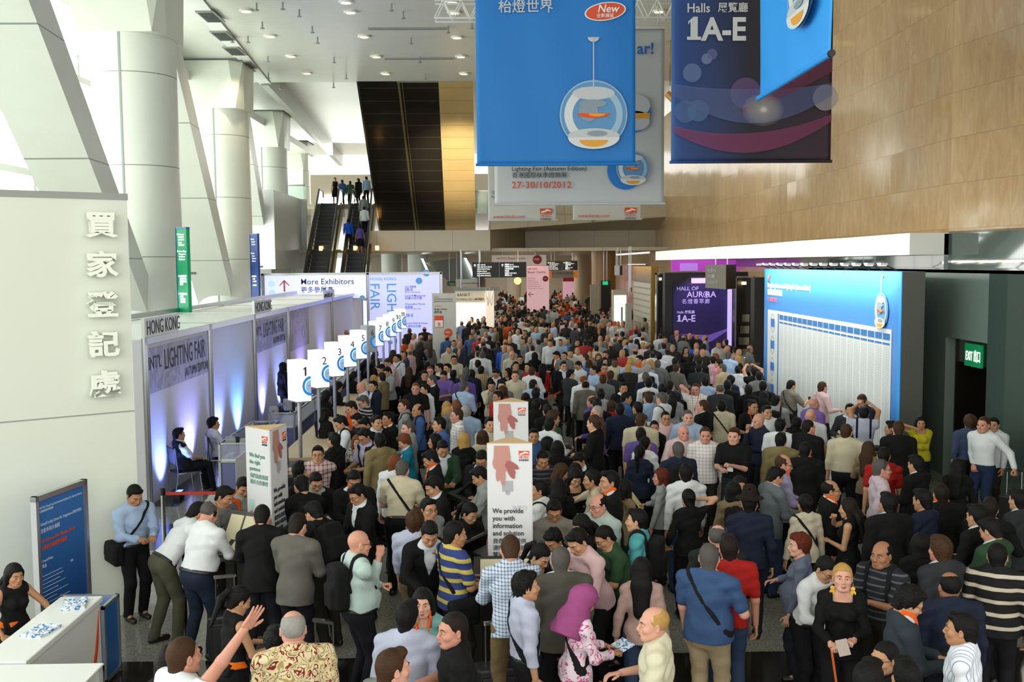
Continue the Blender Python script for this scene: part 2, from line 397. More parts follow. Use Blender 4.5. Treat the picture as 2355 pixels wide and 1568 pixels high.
def arm(f, S, k, fem, e=0., upto=1.):
    a, b, c = S['sh'+k], S['el'+k], S['wr'+k]; q = .84 if fem else 1.
    if upto < .5:
        t = upto*2; f.cap(a, a+(b-a)*t, .056*q+e, (.056-.012*t)*q+e*1.5, .035)
    else:
        f.cap(a, b, .055*q+e, .042*q+e, .035); t = (upto-.5)*2; f.cap(b, b+(c-b)*t, .042*q+e, (.042-.014*t)*q+e, .02)
def legs(f, S, fem, fat, e=0., upto=1.):
    for k in 'lr':
        a, b, c = S['hip'+k], S['kn'+k], S['an'+k]; F = .5+.5*fat
        f.cap(a+np.array((0, -.005, .0)), b, (.088 if not fem else .085)*F+e, .056+e*1.1, .03)
        if upto >= 1: f.cap(b, c, .056+e*1.1, .04+e*1.5, .02)
        if upto == .5 and False: pass
def build_body(pn, fem, fat, lo):
    key = ('body', pn, fem, fat, lo)
    if key in _hc: return _hc[key]
    S = skel(pn, fem, fat); l, h = bounds(S); f = Fld(l, h, (.009, .016, .034)[int(lo)])
    torso(f, S, fem, fat, -.004)
    for k in 'lr': arm(f, S, k, fem)
    legs(f, S, fem, fat, 0)
    f.cap(S['nb'], S['head']+S['HR']@np.array((0, -.035, -.09)), .06 if not fem else .05, .054 if not fem else .046, .03)
    for k in 'lr': f.cap(S['an'+k], S['an'+k]+np.array((0, .1, -.05)), .035, .03, .02)
    V, Q = f.mesh(); parts = [(V, Q, 0)]
    for V, Q, M in head_parts(lo, fem): parts.append(((V*HK)@S['HR'].T*(1. if not fem else .96)+S['head'], Q, M))
    for s, k in (((-1, 'l'), (1, 'r')) if lo < 2 else ()):
        V, Q = hand_parts(POSES[pn]['hand']); d = S['wr'+k]-S['el'+k]; d /= np.linalg.norm(d)
        n = np.array((s*1., 0, .0)) if abs(d[2]) > .75 else np.array((s*.35, 0, 1.)); n -= d*(n@d); n /= np.linalg.norm(n)
        x = np.cross(d, n); V = V.copy()
        if x@S['R']@np.array((-s, .6, .3)) < 0: V[:, 0] *= -1; Q = Q[:, ::-1]
        # columns: x (thumb side), y (fingers), z (back of the hand)
        Rm = np.stack([x, d, n], 1); V = V@Rm.T*(1 if not fem else .9)+S['wr'+k]; parts.append((V, Q, 0))
    me = npmesh('body', parts, BODYM); _hc[key] = (me, S); return _hc[key]
def garment(kind, pn, fem, fat, lo):
    key = (kind, pn, fem, fat, lo)
    if key in _hc: return _hc[key]
    S = skel(pn, fem, fat); l, h = bounds(S); f = Fld(l-(.1 if 'skirt' in kind else 0), h+(.1 if 'skirt' in kind else 0), (.009, .016, .034)[int(lo)]); R = S['R']; U = S['U']; ax = R@np.array((0, 1., 0))
    sit = POSES[pn]['sit']
    if kind in ('tee', 'shirt', 'shirt_in', 'polo_in', 'jacket', 'vest', 'blouse', 'shirt_under', 'sleeveless'):
        e = {'jacket': .026, 'vest': .026, 'shirt_under': .007}.get(kind, .018); torso(f, S, fem, fat, e)
        low = {'jacket': .8, 'tee': .87, 'shirt': .85, 'blouse': .86, 'sleeveless': .93}.get(kind, .965)
        if sit: low = .93
        if low < .94: f.cap(U((-.045, 0, .97)), U((-.05, 0, low)), .115*fat+e, .125*fat+e, .04).cap(U((.045, 0, .97)), U((.05, 0, low)), .115*fat+e, .125*fat+e, .04)
        if kind not in ('vest', 'sleeveless'):
            up = {'tee': .36, 'polo_in': .36, 'blouse': .9}.get(kind, .97)
            for k in 'lr': arm(f, S, k, fem, e*.8 if up > .5 else .014, up)
        # collar
        if kind in ('shirt', 'shirt_in', 'jacket', 'polo_in', 'shirt_under'):
            rr = .058+e*.5 if kind != 'jacket' else .07
            q = [U((rr*math.cos(t), -.012+rr*.95*math.sin(t), (1.475 if kind != 'jacket' else 1.452)-.03*math.sin(t))) for t in np.linspace(0, 2*math.pi, 13)]
            for i in range(12): f.cap(q[i], q[i+1], .011, None, .008)
            if kind != 'jacket' and not lo:
                for s in (-1, 1): f.cap(U((s*.03, .055, 1.445)), U((s*.055, .085, 1.4)), .012, .008, .008)
        w = f.grid() if not lo else None
        if w is not None: f.a += (.0058*folds(w, .75, len(pn)+fat)).astype(np.float32)*(1.1 if kind not in ('jacket', 'vest') else .6)
        P = f.grid(); L = (P-S['pel'])@R+np.array((0, 0, .93))
        f.cut((low-L[..., 2])*.9); f.cut((L[..., 2]-(1.488 if kind not in ('shirt', 'shirt_in', 'polo_in', 'shirt_under') else 1.508)+.5*(L[..., 1]+.02))*.85)
        if kind in ('tee', 'blouse', 'sleeveless'):  # neckline
            zc = 1.462 if kind == 'tee' else 1.44
            d = np.sqrt(L[..., 0]**2+(L[..., 1]+.01)**2)-(.062 if kind == 'tee' else .075); f.cut(-np.maximum(d, (zc-.02)-L[..., 2])*.8)
            if kind == 'blouse': f.cut(-np.maximum(np.sqrt(L[..., 0]**2+(L[..., 1]-.05)**2)-.088, 1.375-L[..., 2])*.8)
        if kind in ('jacket', 'vest'):
            v = np.maximum(np.abs(L[..., 0])-np.clip((L[..., 2]-1.12)*.3, -.1, .062), .035-L[..., 1]); f.cut(-v*.85)
        if kind == 'sleeveless':
            for s in (-1, 1): f.cut(-((.05-np.linalg.norm(P-(S['sh'+('l' if s < 0 else 'r')]+R@np.array((s*.03, 0, .0))), axis=-1))*-1) if False else (np.abs(L[..., 0])-.15)*.8)
    elif kind in ('trousers', 'shorts'):
        torso_low = U((0, 0, .99)) if not sit else S['pel']+np.array((0, -.02, .04))
        f.cap(S['pel']+np.array((-.055, -.005, .0)), S['pel']+np.array((.055, -.005, .0)), .118*fat, None, .04)
        f.cap(torso_low, S['pel'], .142*fat, .14*fat, .03, sq=(ax, .78))
        legs(f, S, fem, fat, .014)
        if not lo: f.a += (.003*folds(f.grid(), .8, 2.)).astype(np.float32)
        P = f.grid(); L = (P-S['pel'])@R+np.array((0, 0, .93)); f.cut((L[..., 2]-1.0)*.9); f.cut((.055-P[..., 2]))
    elif kind in ('skirt', 'dress_skirt'):
        f.cap(S['pel']+np.array((0, 0, .06)), S['pel']+np.array((0, .0, -.1)), .16, .2, .03, sq=(ax, .8)); f.cap(S['pel']+np.array((0, 0, -.1)), S['pel']+np.array((0, .02, -.46)), .2, .23, .03, sq=(ax, .85))
        P = f.grid(); th = np.arctan2(P[..., 0], P[..., 1]); f.a += (.006*np.sin(22*th)*np.clip((1.0-P[..., 2])*3, 0, 1)).astype(np.float32)
        f.cut(((.93-.44)-P[..., 2])*.9); f.cut((P[..., 2]-1.04)*.9)
    elif kind == 'shoes':
        f = Fld(l, (h[0], h[1]+.1, .3), .012 if lo else .007)
        for k in 'lr':
            a = S['an'+k]; f.cap(a+np.array((0, -.035, -.045)), a+np.array((0, .15, -.055)), .042, .036, .02).cap(a+np.array((0, 0, .01)), a+np.array((0, .02, -.04)), .045, .045, .02)
        P = f.grid(); f.cut((.004-P[..., 2])); f.cut(P[..., 2]-.13)
    elif kind in ('belt', 'sash', 'strap', 'strapr', 'lanyard', 'bagstraps'):
        big = {'belt': .024, 'sash': .028, 'lanyard': .03}.get(kind, .032)
        torso(f, S, fem, fat, big); P = f.grid(); L = (P-S['pel'])@R+np.array((0, 0, .93)); x, y, z = L[..., 0], L[..., 1], L[..., 2]
        if kind in ('belt', 'sash'): f.cut(np.abs(z-(.975 if kind == 'belt' else 1.03))-(.02 if kind == 'belt' else .03))
        if kind == 'strap': f.cut(np.abs((x*.8+(z-1.24)*.6)/1.)-.016); f.cut(.9-z)
        if kind == 'strapr': f.cut(np.abs((-x*.8+(z-1.24)*.6)/1.)-.016); f.cut(.9-z)
        if kind == 'lanyard':
            f.cut(np.abs(np.abs(x)-np.clip((z-1.13)*.24, 0, .07))-.009); f.cut(1.13-z); f.cut(-(y-(-.06)))
        if kind == 'bagstraps': f.cut(np.abs(np.abs(x)-.115)-.02); f.cut(1.15-z)
    elif kind == 'backpack':
        f = Fld(U((0, 0, 1.2))-.45, U((0, 0, 1.2))+.45, .02 if lo else .011)
        f.box(U((0, -.2, 1.2)), (.145, .08, .22), .05, .02, R).box(U((0, -.28, 1.12)), (.11, .035, .12), .03, .02, R).cap(U((-.03, -.17, 1.43)), U((.03, -.17, 1.43)), .012, None, .01)
        if not lo: f.a += (.002*folds(f.grid(), 1.2)).astype(np.float32)
    elif kind in ('shoulder_bag', 'shoulder_bagr'):
        s = -1 if kind[-1] == 'r' else 1
        f = Fld(U((s*.2, 0, .9))-.35, U((s*.2, 0, .9))+.35, .02 if lo else .011)
        f.box(U((s*.235, -.03, .88)), (.06, .16, .13), .03, .02, R).box(U((s*.29, -.03, .90)), (.02, .13, .07), .015, .02, R)
    elif kind == 'lapels':
        torso(f, S, fem, fat, .034); P = f.grid(); L = (P-S['pel'])@R+np.array((0, 0, .93)); x, y, z = np.abs(L[..., 0]), L[..., 1], L[..., 2]
        w = np.clip((z-1.12)*.3, 0, .062); f.cut(np.abs(x-(w+.016))-.016); f.cut(1.14-z); f.cut(z-1.43); f.cut(.02-y)
    elif kind == 'tie':
        torso(f, S, fem, fat, .02); P = f.grid(); L = (P-S['pel'])@R+np.array((0, 0, .93)); f.cut(np.abs(L[..., 0])-.012-.06*np.clip(1.42-L[..., 2], 0, .3)*.3); f.cut(1.05-L[..., 2]); f.cut(L[..., 2]-1.43); f.cut(.03-L[..., 1])
    V, Q = f.mesh()
    if len(V) == 0: _hc[key] = None; return None
    me = npmesh(kind, [(V, Q, 0)], [CLOTH]); _hc[key] = me; return me
CLOTH = mat('cloth', rough=.85, objcol=True, bump=1.0, bscale=13, var=.1, vscale=6, spec=.2)
LEATH = mat('leather', rough=.4, objcol=True, bump=.3, bscale=80)
def patmat(name, build):
    if name in MC: return MC[name]
    m = bpy.data.materials.new(name); m.use_nodes = True; MC[name] = m; n = m.node_tree.nodes; l = m.node_tree.links
    b = n['Principled BSDF']; b.inputs['Roughness'].default_value = .85; b.inputs['Specular IOR Level'].default_value = .2
    tc = n.new('ShaderNodeTexCoord'); l.new(build(n, l, tc.outputs['Object']), b.inputs['Base Color']); return m
def _ramp(n, l, src, cols, const=True):
    r = n.new('ShaderNodeValToRGB'); r.color_ramp.interpolation = 'CONSTANT' if const else 'LINEAR'
    while len(r.color_ramp.elements) < len(cols): r.color_ramp.elements.new(.5)
    for e, (p, c) in zip(r.color_ramp.elements, cols): e.position = p; e.color = lin(c)
    l.new(src, r.inputs[0]); return r.outputs[0]
def _wave(n, l, vec, axis, scale):
    w = n.new('ShaderNodeTexWave'); w.bands_direction = axis; w.inputs['Scale'].default_value = scale; w.wave_profile = 'SAW'; l.new(vec, w.inputs[0]); return w.outputs['Fac']
def stripes(name, cols, scale, axis='Z'): return patmat(name, lambda n, l, v: _ramp(n, l, _wave(n, l, v, axis, scale), cols))
def plaid(name, c0, c1, scale):
    def bf(n, l, v):
        a = _ramp(n, l, _wave(n, l, v, 'X', scale), [(0, c0), (.72, c1)]); b = _ramp(n, l, _wave(n, l, v, 'Z', scale), [(0, c0), (.72, c1)])
        mx = n.new('ShaderNodeMix'); mx.data_type = 'RGBA'; mx.inputs[0].default_value = .5; l.new(a, mx.inputs[6]); l.new(b, mx.inputs[7]); return mx.outputs[2]
    return patmat(name, bf)
def blots(name, cols, scale, dist=1.5):
    def bf(n, l, v):
        z = n.new('ShaderNodeTexNoise'); z.inputs['Scale'].default_value = scale; z.inputs['Detail'].default_value = 1.5; z.inputs['Distortion'].default_value = dist; l.new(v, z.inputs[0]); return _ramp(n, l, z.outputs['Fac'], cols)
    return patmat(name, bf)
PAT = dict(
 yb=lambda: stripes('blue_yellow_stripes', [(0, '303e74'), (.62, 'b8a858')], 2.9), bw=lambda: stripes('black_beige_stripes', [(0, '1a1a1c'), (.7, 'b8b0a0')], 2.6),
 gp=lambda: plaid('blue_white_gingham', 'bcc8d8', '2c446c', 11), rp=lambda: plaid('red_navy_plaid', 'b8a8a8', '6c1c24', 5), gs=lambda: stripes('dark_fine_stripes', [(0, '22242a'), (.75, '55585c')], 5),
 aloha=lambda: blots('red_cream_floral', [(0, '9c8c5c'), (.36, 'ccc096'), (.5, '7c2420'), (.55, 'd4cca8'), (.63, '8c7c50')], 13), pk=lambda: blots('pink_flower_print', [(0, 'd8c8d4'), (.56, 'b84880'), (.64, 'e0d0dc')], 13),
 ws=lambda: stripes('white_blue_pinstripe', [(0, 'dfe4ec'), (.8, '8c9cc0')], 9, 'X'), tp=lambda: plaid('tan_plaid', 'b09878', '6c5038', 6), gp2=lambda: plaid('blue_cream_plaid', 'a8b0b0', '2c4468', 5), zb=lambda: blots('black_white_print', [(0, '1c1c1c'), (.5, 'b8b4ac')], 30), lp=lambda: plaid('pale_check', 'dcd8d4', 'a8a4b0', 6),
 bs=lambda: stripes('black_white_stripes', [(0, '1c1c20'), (.6, 'a8a8ac')], 5))

def person(loc, rz, pn='stand', fem=0, fat=1., lo=0, hair='short', hairc='14110f', skin='c08f70', top='shirt', topc='c8ccd4', inner='d8dce4', legc='17181c', bottom='trousers', extra=(), sc=1., label='', group=None, sash='d86a20', name='person', legs_on=True):
    root = empty(name, loc, rz, label, 'person', group); root.scale = (sc,)*3
    me, S = build_body(pn, fem, fat, lo)
    def part(nm, me, c, m=None, mtx=None):
        if me is None: return None
        o = link(nm, me, root); o.color = lin(c)
        if m is not None: o.material_slots[0].link = 'OBJECT'; o.material_slots[0].material = m
        if mtx is not None: o.matrix_local = mtx
        return o
    part('body', me, skin)
    hm = Matrix([list(map(float, S['HR'][i]))+[float(S['head'][i])] for i in range(3)]+[[0, 0, 0, 1]]) @ Matrix.Diagonal((HK, HK, HK, 1))
    if hair not in ('none', 'hijab'): part('hair', hair_mesh(hair, lo), hairc, None, hm)
    pm = PAT[topc]() if topc in PAT else None; tc = 'ffffff' if pm else topc
    if top == 'jacket':
        part('jacket', garment('jacket', pn, fem, fat, lo), tc, pm); part('shirt', garment('shirt_under', pn, fem, fat, lo) if not lo else garment('shirt_under', pn, fem, fat, lo), inner)
        if not lo and 'nolapel' not in extra: part('lapels', garment('lapels', pn, fem, fat, lo), tc, pm)
    elif top == 'vest': part('vest', garment('vest', pn, fem, fat, lo), tc); part('shirt', garment('polo_in', pn, fem, fat, lo), inner)
    elif top == 'dress': part('dress', garment('sleeveless', pn, fem, fat, lo), tc, pm); part('skirt', garment('dress_skirt', pn, fem, fat, lo), tc, pm)
    else: part({'tee': 't_shirt', 'polo_in': 'polo_shirt', 'shirt_in': 'shirt', 'blouse': 'blouse'}.get(top, 'shirt'), garment(top, pn, fem, fat, lo), tc, pm)
    if legs_on:
        if bottom != 'none': part(bottom, garment(bottom, pn, fem, fat, lo), legc)
        part('shoes', garment('shoes', pn, fem, fat, lo), '141210', LEATH)
    NM = dict(strap='bag_strap', strapr='bag_strap', bagstraps='backpack_straps', shoulder_bagr='shoulder_bag')
    for ex in extra:
        if ex in ('belt', 'strap', 'strapr', 'bagstraps', 'tie', 'backpack', 'shoulder_bag', 'shoulder_bagr'): part(NM.get(ex, ex), garment(ex, pn, fem, fat, lo), '16161a', LEATH if ex in ('belt', 'backpack') else None)
        elif ex == 'sash': part('sash', garment('sash', pn, fem, fat, lo), sash)
        elif ex == 'lanyard': part('lanyard', garment('lanyard', pn, fem, fat, lo), 'd85a20')
        elif ex in EXTRA: EXTRA[ex](root, S, hm, part)
    return root, S
EXTRA = {}
# head pixel x, y, heading (0 away, 90 left, 180 camera), hair, top, pose, extras, label
CROWD = [
(1999, 1566, 0, 'sk', 'wK', 'stand', '', ''),
(2083, 1558, 20, 'sk', 'wK', 'stand', '', ''),
(905, 1536, 310, 'sb', 'wG', 'stand', 'W', 'light-brown-haired man at the bottom edge in grey shirt'),
(386, 1519, 10, 'ld', 'oK', 'stand', '', 'long brown-haired woman in black beside the man raising his hand'),
(2034, 1514, 120, 'ck', 'wK', 'stand', '', 'man with glasses and cropped dark hair at the bottom edge'),
(424, 1508, 300, 'cb', 'pW', 'wave', 'W', 'brown-haired man in white polo raising one open hand'),
(634, 1475, 350, 'uk', 'oK', 'stand', 'f', 'woman with long wavy black hair in front of the floral shirt man'),
(1040, 1449, 100, 'cd', 'pK', 'stand', 'W', 'man in black polo with white collar trim looking left'),
(2209, 1447, 85, 'sk', 'w@ws', 'stand', '', 'young man in pale pinstripe shirt looking left at the bottom edge'),
(674, 1446, 2, 'bw', 't@aloha', 'stand', 'fat W', 'grey-haired man in red and cream floral shirt seen from behind'),
(1502, 1435, 90, 'by', 'pC2', 'stand', '', 'balding blond man in cream polo facing left'),
(939, 1419, 352, 'sk', 'wL', 'stand', 'lanyard', 'black-haired man in pale blue shirt with orange lanyard seen from behind'),
(972, 1387, 175, 'lk', 'oA', 'stand', 'lanyard W', 'dark-haired woman in aqua top with orange lanyard facing the camera'),
(2092, 1385, 285, 'uk', 'jD2', 'read', 'lanyard m', 'curly-haired man with glasses in slate suit holding a black folder'),
(1343, 1382, 290, 'H', 'o@pk', 'read', 'strap brochure', 'woman in pink headscarf and pink flower print top reading papers'),
(551, 1380, 290, 'pk', 'dK', 'read', 'sash brochure:hostess', 'hostess in black dress with orange sash reading a brochure'),
(2184, 1349, 20, 'bk', 'wN', 'stand', 'fat W2', 'balding man in navy jacket seen from behind'),
(1210, 1348, 285, 'kk', 'iL', 'stand', 'strap belt', 'spiky-haired man in pale blue shirt with brown shoulder bag'),
(1938, 1329, 185, 'cy', 'oK2', 'lookup', 'f W earrings bun', 'blonde woman with gold earrings in black top looking up at the camera'),
(34, 1322, 205, 'lk', 'dK', 'desk', 'sash', 'hostess with long black hair standing behind the white counter'),
(1475, 1310, 0, 'lk', 'oP2', 'stand', 'leg:jeans', 'woman with very long black hair in dusty pink top seen from behind'),
(1899, 1309, 225, 'ck', 'iW', 'lean', 'belt', 'man with glasses in white shirt bending behind the blonde woman'),
(1290, 1289, 15, 'cg', 'jG2', 'stand', 'fat', 'grey-haired man in olive-grey suit seen from behind'),
(1631, 1282, 342, 'cg', 't2M', 'stand', 'strap fat leg:beige W', 'big man in denim blue short-sleeve shirt seen from behind'),
(1243, 1279, 230, 'pk', 'oK', 'lean', '', 'dark-haired woman with purple scrunchie bowing at the tower rack'),
(2294, 1279, 358, 'ck', 'w@bw', 'stand', 'fat', 'man in black and beige striped sweater seen from behind'),
(2027, 1276, 150, 'bk', 'p@gs', 'hands', 'W2 bagstraps', 'balding man in dark striped polo with backpack straps looking left'),
(1174, 1265, 3, 'cb', 'w@gp', 'write', 'leg:khaki W', 'man in blue and white gingham shirt at the info tower rack'),
(2162, 1264, 50, 'kb', 'jD', 'stand', '', 'brown spiky-haired man in dark grey suit looking away left'),
(1676, 1261, 10, 'sd', 'tR', 'stand', 'W m leg:jeans', 'small dark-haired person in red top holding papers'),
(1837, 1254, 90, 'ua', 'oL2', 'stand', 'fat f W', 'auburn curly-haired woman in grey-blue blouse facing left'),
(2117, 1254, 10, 'jk', 'oK', 'stand', 'scarf', 'woman with short black hair and white scarf seen from behind'),
(826, 1250, 290, 'og', 'iM', 'chin', 'belt W fat backpack bagstraps', 'bald older man with glasses in mint polo holding his chin'),
(1329, 1245, 130, 'sk', 'wP', 'lean', '', 'black-haired man in pink patterned shirt bent forward'),
(1273, 1242, 140, 'kk', 'jK', 'lean', '', 'spiky-haired man in black jacket bent beside the tower'),
(1390, 1236, 115, 'ck', 'tE', 'lean', 'fat', 'man with glasses in dark green check polo leaning forward'),
(1651, 1236, 5, 'bg', 'tD', 'stand', 'fat glasses_up', 'balding man in dark green-grey t-shirt behind the denim shirt man'),
(1047, 1228, 300, 'ck', 't@yb', 'stand', 'shoulder_bag strap', 'man in blue and yellow striped polo carrying a black tote bag'),
(988, 1227, 190, 'sk', 'jK', 'lean', '', 'black-haired person bowing low behind the striped polo man'),
(2277, 1220, 60, 'sk', 'jE', 'read', 'nolapel', 'black-haired man in green hooded jacket looking down'),
(685, 1209, 330, 'cd', 'jG', 'read', 'W long', 'man in long grey suit seen from behind at the info tower desk'),
(1337, 1209, 130, 'lk', 'oK', 'read', '', 'long-haired woman with glasses and red collar looking down'),
(955, 1201, 335, 'ub', 'iL', 'stand', 'belt leg:khaki W', 'curly-haired man in light blue shirt and khaki trousers seen from behind'),
(1464, 1197, 80, 'sk', 'pA', 'stand', 'bagstraps backpack', 'man in aqua polo with grey backpack facing left'),
(603, 1189, 352, 'ck', 'jK', 'write', 'W', 'man in black suit seen from behind facing the pamphlet rack'),
(2246, 1187, 60, 'sk', 'jK', 'stand', '', ''),
(481, 1181, 310, 'bg', 'iW', 'write', 'belt leg:navy fat headset', 'grey-haired man in white short-sleeve look and navy trousers writing at the desk'),
(455, 1180, 295, 'ck', 'iW', 'bend', 'belt leg:olive', 'man in white shirt and olive trousers bent over the brochure desk'),
(721, 1180, 40, 'sk', 'tK', 'lean', 'bagstraps backpack', 'man in black t-shirt with charcoal backpack leaning left over pamphlets'),
(1081, 1180, 225, 'pk', 'jK', 'read', 'inner:K f', 'staff woman in black suit seated inside the info tower desk'),
(1274, 1175, 185, 'sk', 'pS', 'read', 'inner:K', 'man with glasses in grey-beige polo looking down beside the tower'),
(986, 1171, 230, 'sk', 'tS', 'stand', '', 'man with glasses and bare neck facing right beside staff man'),
(2276, 1170, 350, 'sd', 'jK', 'stand', '', ''),
(1950, 1169, 80, 'ld', 'dK', 'chin', '', 'long-haired woman in sleeveless black top touching her chin'),
(1376, 1162, 140, 'bk', 'pM2', 'stand', 'W fat', 'balding man with glasses in mint polo looking left'),
(1851, 1159, 30, 'nk', 'oC2', 'stand', 'strap', 'woman with messy bun in cream blouse seen from behind'),
(2042, 1159, 30, 'sk', 'jK', 'stand', 'nolapel', 'black-haired man in black jacket in front of the pale pink shirt man'),
(1724, 1158, 0, 'h', 'wN', 'stand', '', 'man in brown fedora hat and dark navy shirt seen from behind'),
(2121, 1150, 65, 'sk', 'tN', 'stand', '', 'black-haired man in navy t-shirt looking left'),
(2342, 1150, 60, 'sk', 'jD', 'stand', '', ''),
(1583, 1147, 20, 'nk', 'oK', 'phone', '', 'woman in black with hair bun holding a phone to her ear'),
(517, 1141, 235, 'sk', 'tG', 'read', '', 'man in grey polo looking down behind the brochure desk'),
(310, 1139, 205, 'sk', 'iB', 'read', 'belt strap shoulder_bag', 'man in light blue shirt with crossbody bag looking down beside the white wall'),
(823, 1137, 120, 'sk', 'jK', 'read', '', 'young man in black suit and glasses bowing his head left'),
(2164, 1136, 20, 'sd', 'jK', 'stand', 'lanyard', 'dark-haired man in black jacket with orange lanyard seen from behind'),
(1687, 1130, 10, 'jk', 'oT', 'stand', 'backpack f', 'woman with short black hair in brown jacket seen from behind'),
(1911, 1128, 280, 'bk', 'jK', 'stand', 'lanyard', 'balding man with glasses in black suit and orange lanyard looking right'),
(1239, 1127, 80, 'sk', 'wW', 'stand', 'strap', 'black-haired man in white shirt with strap just behind grey-beige polo man'),
(1432, 1125, 120, 'jk', 'oT', 'stand', 'lanyard', 'woman in tan top with orange lanyard facing left'),
(560, 1120, 200, 'sk', 'jO', 'read', 'inner:S', 'person in bright orange jacket half hidden by the info tower'),
(1284, 1120, 0, 'lk', 'oK', 'stand', '', ''),
(997, 1119, 110, 'sk', 'jK', 'read', '', 'young staff man in black suit facing left over the desk'),
(693, 1117, 20, 'sk', 'wK', 'read', 'backpack', ''),
(1701, 1117, 200, 'jk', 'o@zb', 'stand', '', ''),
(726, 1108, 195, 'sk', 'jK', 'read', 'inner:S', 'man in black suit and glasses looking down beside the small info tower'),
(1401, 1108, 95, 'sk', 'jK', 'stand', 'lanyard', 'man in black suit with orange lanyard collar looking up left'),
(814, 1104, 185, 'sk', 'jK', 'read', 'lanyard', 'man in black suit with orange lanyard hidden behind young suited man'),
(1360, 1103, 95, 'pk', 'oC', 'reach1', '', 'woman with ponytail stretching one beige sleeve over the desk'),
(1323, 1099, 200, 'jk', 'oK', 'read', '', ''),
(1519, 1097, 80, 'ja', 'wS', 'stand', 'f paper', 'woman with auburn bob in pale grey jacket holding yellow papers'),
(1784, 1096, 300, 'sk', 'jS2', 'read', 'nolapel leg:jeans', 'young man in grey hoodie reading a paper'),
(1103, 1095, 90, 'sk', 'wS', 'write', '', ''),
(1578, 1089, 20, 'sk', 'wW', 'stand', 'leg:jeans', 'black-haired man in white shirt seen from behind near auburn bob woman'),
(1291, 1086, 280, 'jb', 'oK', 'read', '', ''),
(1324, 1084, 200, 'jk', 'oK', 'read', '', ''),
(925, 1082, 350, 'cg', 'pC', 'lean', 'belt strap W long', 'grey-haired man in cream polo with black crossbody strap seen from behind'),
(687, 1082, 0, 'sk', 'wK', 'stand', 'backpack', ''),
(2028, 1079, 285, 'cg', 'wP3', 'walk', 'W glasses_up', 'grey-haired man in pale pink shirt with sunglasses on his head'),
(2204, 1074, 0, 'lk', 'oK', 'stand', '', 'woman with long straight black hair in black near the green wall'),
(2106, 1068, 60, 'sk', 'jK', 'stand', '', ''),
(1802, 1068, 290, 'bb', 'wL3', 'stand', 'lanyard', 'balding man with glasses in lilac shirt behind the grey hoodie man'),
(910, 1067, 320, 'cr', 'wW', 'stand', '', 'ginger cropped young man in white shirt beside cream polo man'),
(1332, 1060, 135, 'sk', 'jK', 'lean', '', 'dark-haired man in black suit bent forward near the barrier'),
(1108, 1056, 165, 'sk', 'jK', 'write', 'inner:L', 'man in black suit and glasses writing beside the info tower'),
(990, 1056, 95, 'sk', 'jK', 'read', 'lanyard', 'man in black suit with orange lanyard facing left'),
(1248, 1056, 190, 'ck', 't@gs', 'read', '', 'black-haired man in dark fine striped top looking down'),
(2032, 1048, 20, 'ck', 'tR', 'stand', '', 'black-haired man in red t-shirt seen from behind'),
(731, 1045, 180, 'sk', 'w@rp', 'reach', '', 'man in red plaid shirt and glasses stretching his arms sideways'),
(1472, 1041, 0, 'pk', 'oN', 'stand', '', 'woman with curly ponytail and silver clip in navy seen from behind'),
(1852, 1036, 5, 'ck', 'jK', 'stand', 'lanyard nolapel', 'black-haired man in black leather jacket with orange cord seen from behind'),
(1559, 1036, 15, 'cg', 'wN', 'stand', 'W backpack', 'grey-haired man in dark navy with backpack seen from behind'),
(1998, 1033, 355, 'lb', 'oT', 'stand', '', 'woman with long brown hair in olive top seen from behind'),
(1018, 1032, 195, 'sk', 'jE', 'read', '', 'black-haired man looking down with green top'),
(1282, 1032, 0, 'jk', 'oK', 'stand', '', ''),
(1261, 1022, 300, 'jk', 'oD', 'stand', '', ''),
(1484, 1021, 350, 'pk', 'oW', 'stand', '', ''),
(822, 1017, 170, 'jr', 'o@zb', 'stand', '', 'reddish-haired woman in black and white print top'),
(929, 1016, 100, 'ur', 'jA', 'read', 'f nolapel', 'woman with curly orange hair in teal jacket'),
(873, 1015, 30, 'sk', 'jT', 'stand', 'nolapel', 'man in khaki field jacket seen from behind'),
(999, 1015, 90, 'jk', 'oK', 'stand', '', ''),
(767, 1013, 60, 'sk', 'wK', 'stand', '', 'black-haired man in plain black jacket with his back turned by counter'),
(1067, 1013, 355, 'jy', 'tK', 'stand', 'f', 'woman with short blond hair in black t-shirt seen from behind'),
(1796, 1013, 5, 'sk', 'jT', 'stand', '', ''),
(1110, 1006, 10, 'jb', 'oC', 'stand', '', 'woman with brown bob beside the front info tower'),
(839, 1004, 125, 'sk', 'vK', 'read', 'inner:L', 'man with glasses in black vest over lilac shirt'),
(1688, 1003, 165, 'sb', 'pK', 'hands', 'W badge', 'man in black polo with white lanyard badge facing the camera'),
(1227, 1003, 185, 'sk', 'wM', 'stand', '', ''),
(1622, 1001, 185, 'cb', 'w@lp', 'stand', 'W paper', 'man in fine white and blue check shirt facing the camera'),
(1474, 1001, 0, 'sk', 'tV', 'stand', '', ''),
(1572, 995, 185, 'ob', 'wP4', 'stand', 'W fat', 'bald man in pale pink shirt facing the camera'),
(1947, 993, 2, 'cb', 'iC', 'stand', 'fat W leg:dark', 'heavy man in cream shirt seen from behind'),
(2066, 986, 10, 'cb', 'jK', 'stand', 'W', 'brown-haired man in black jacket seen from behind near the yellow top woman'),
(938, 985, 95, 'sg', 'wS', 'stand', '', 'dark-grey-haired man in grey shirt facing left'),
(2050, 985, 60, 'sk', 'wK', 'stand', '', ''),
(1860, 983, 325, 'cd', 'jK', 'stand', 'lanyard W fat', 'brown-haired heavy man in black jacket with orange collar cord'),
(1505, 983, 170, 'nk', 'oK', 'stand', '', ''),
(1795, 979, 0, 'sk', 'tW', 'stand', '', ''),
(1265, 978, 320, 'sk', 'wW', 'stand', '', ''),
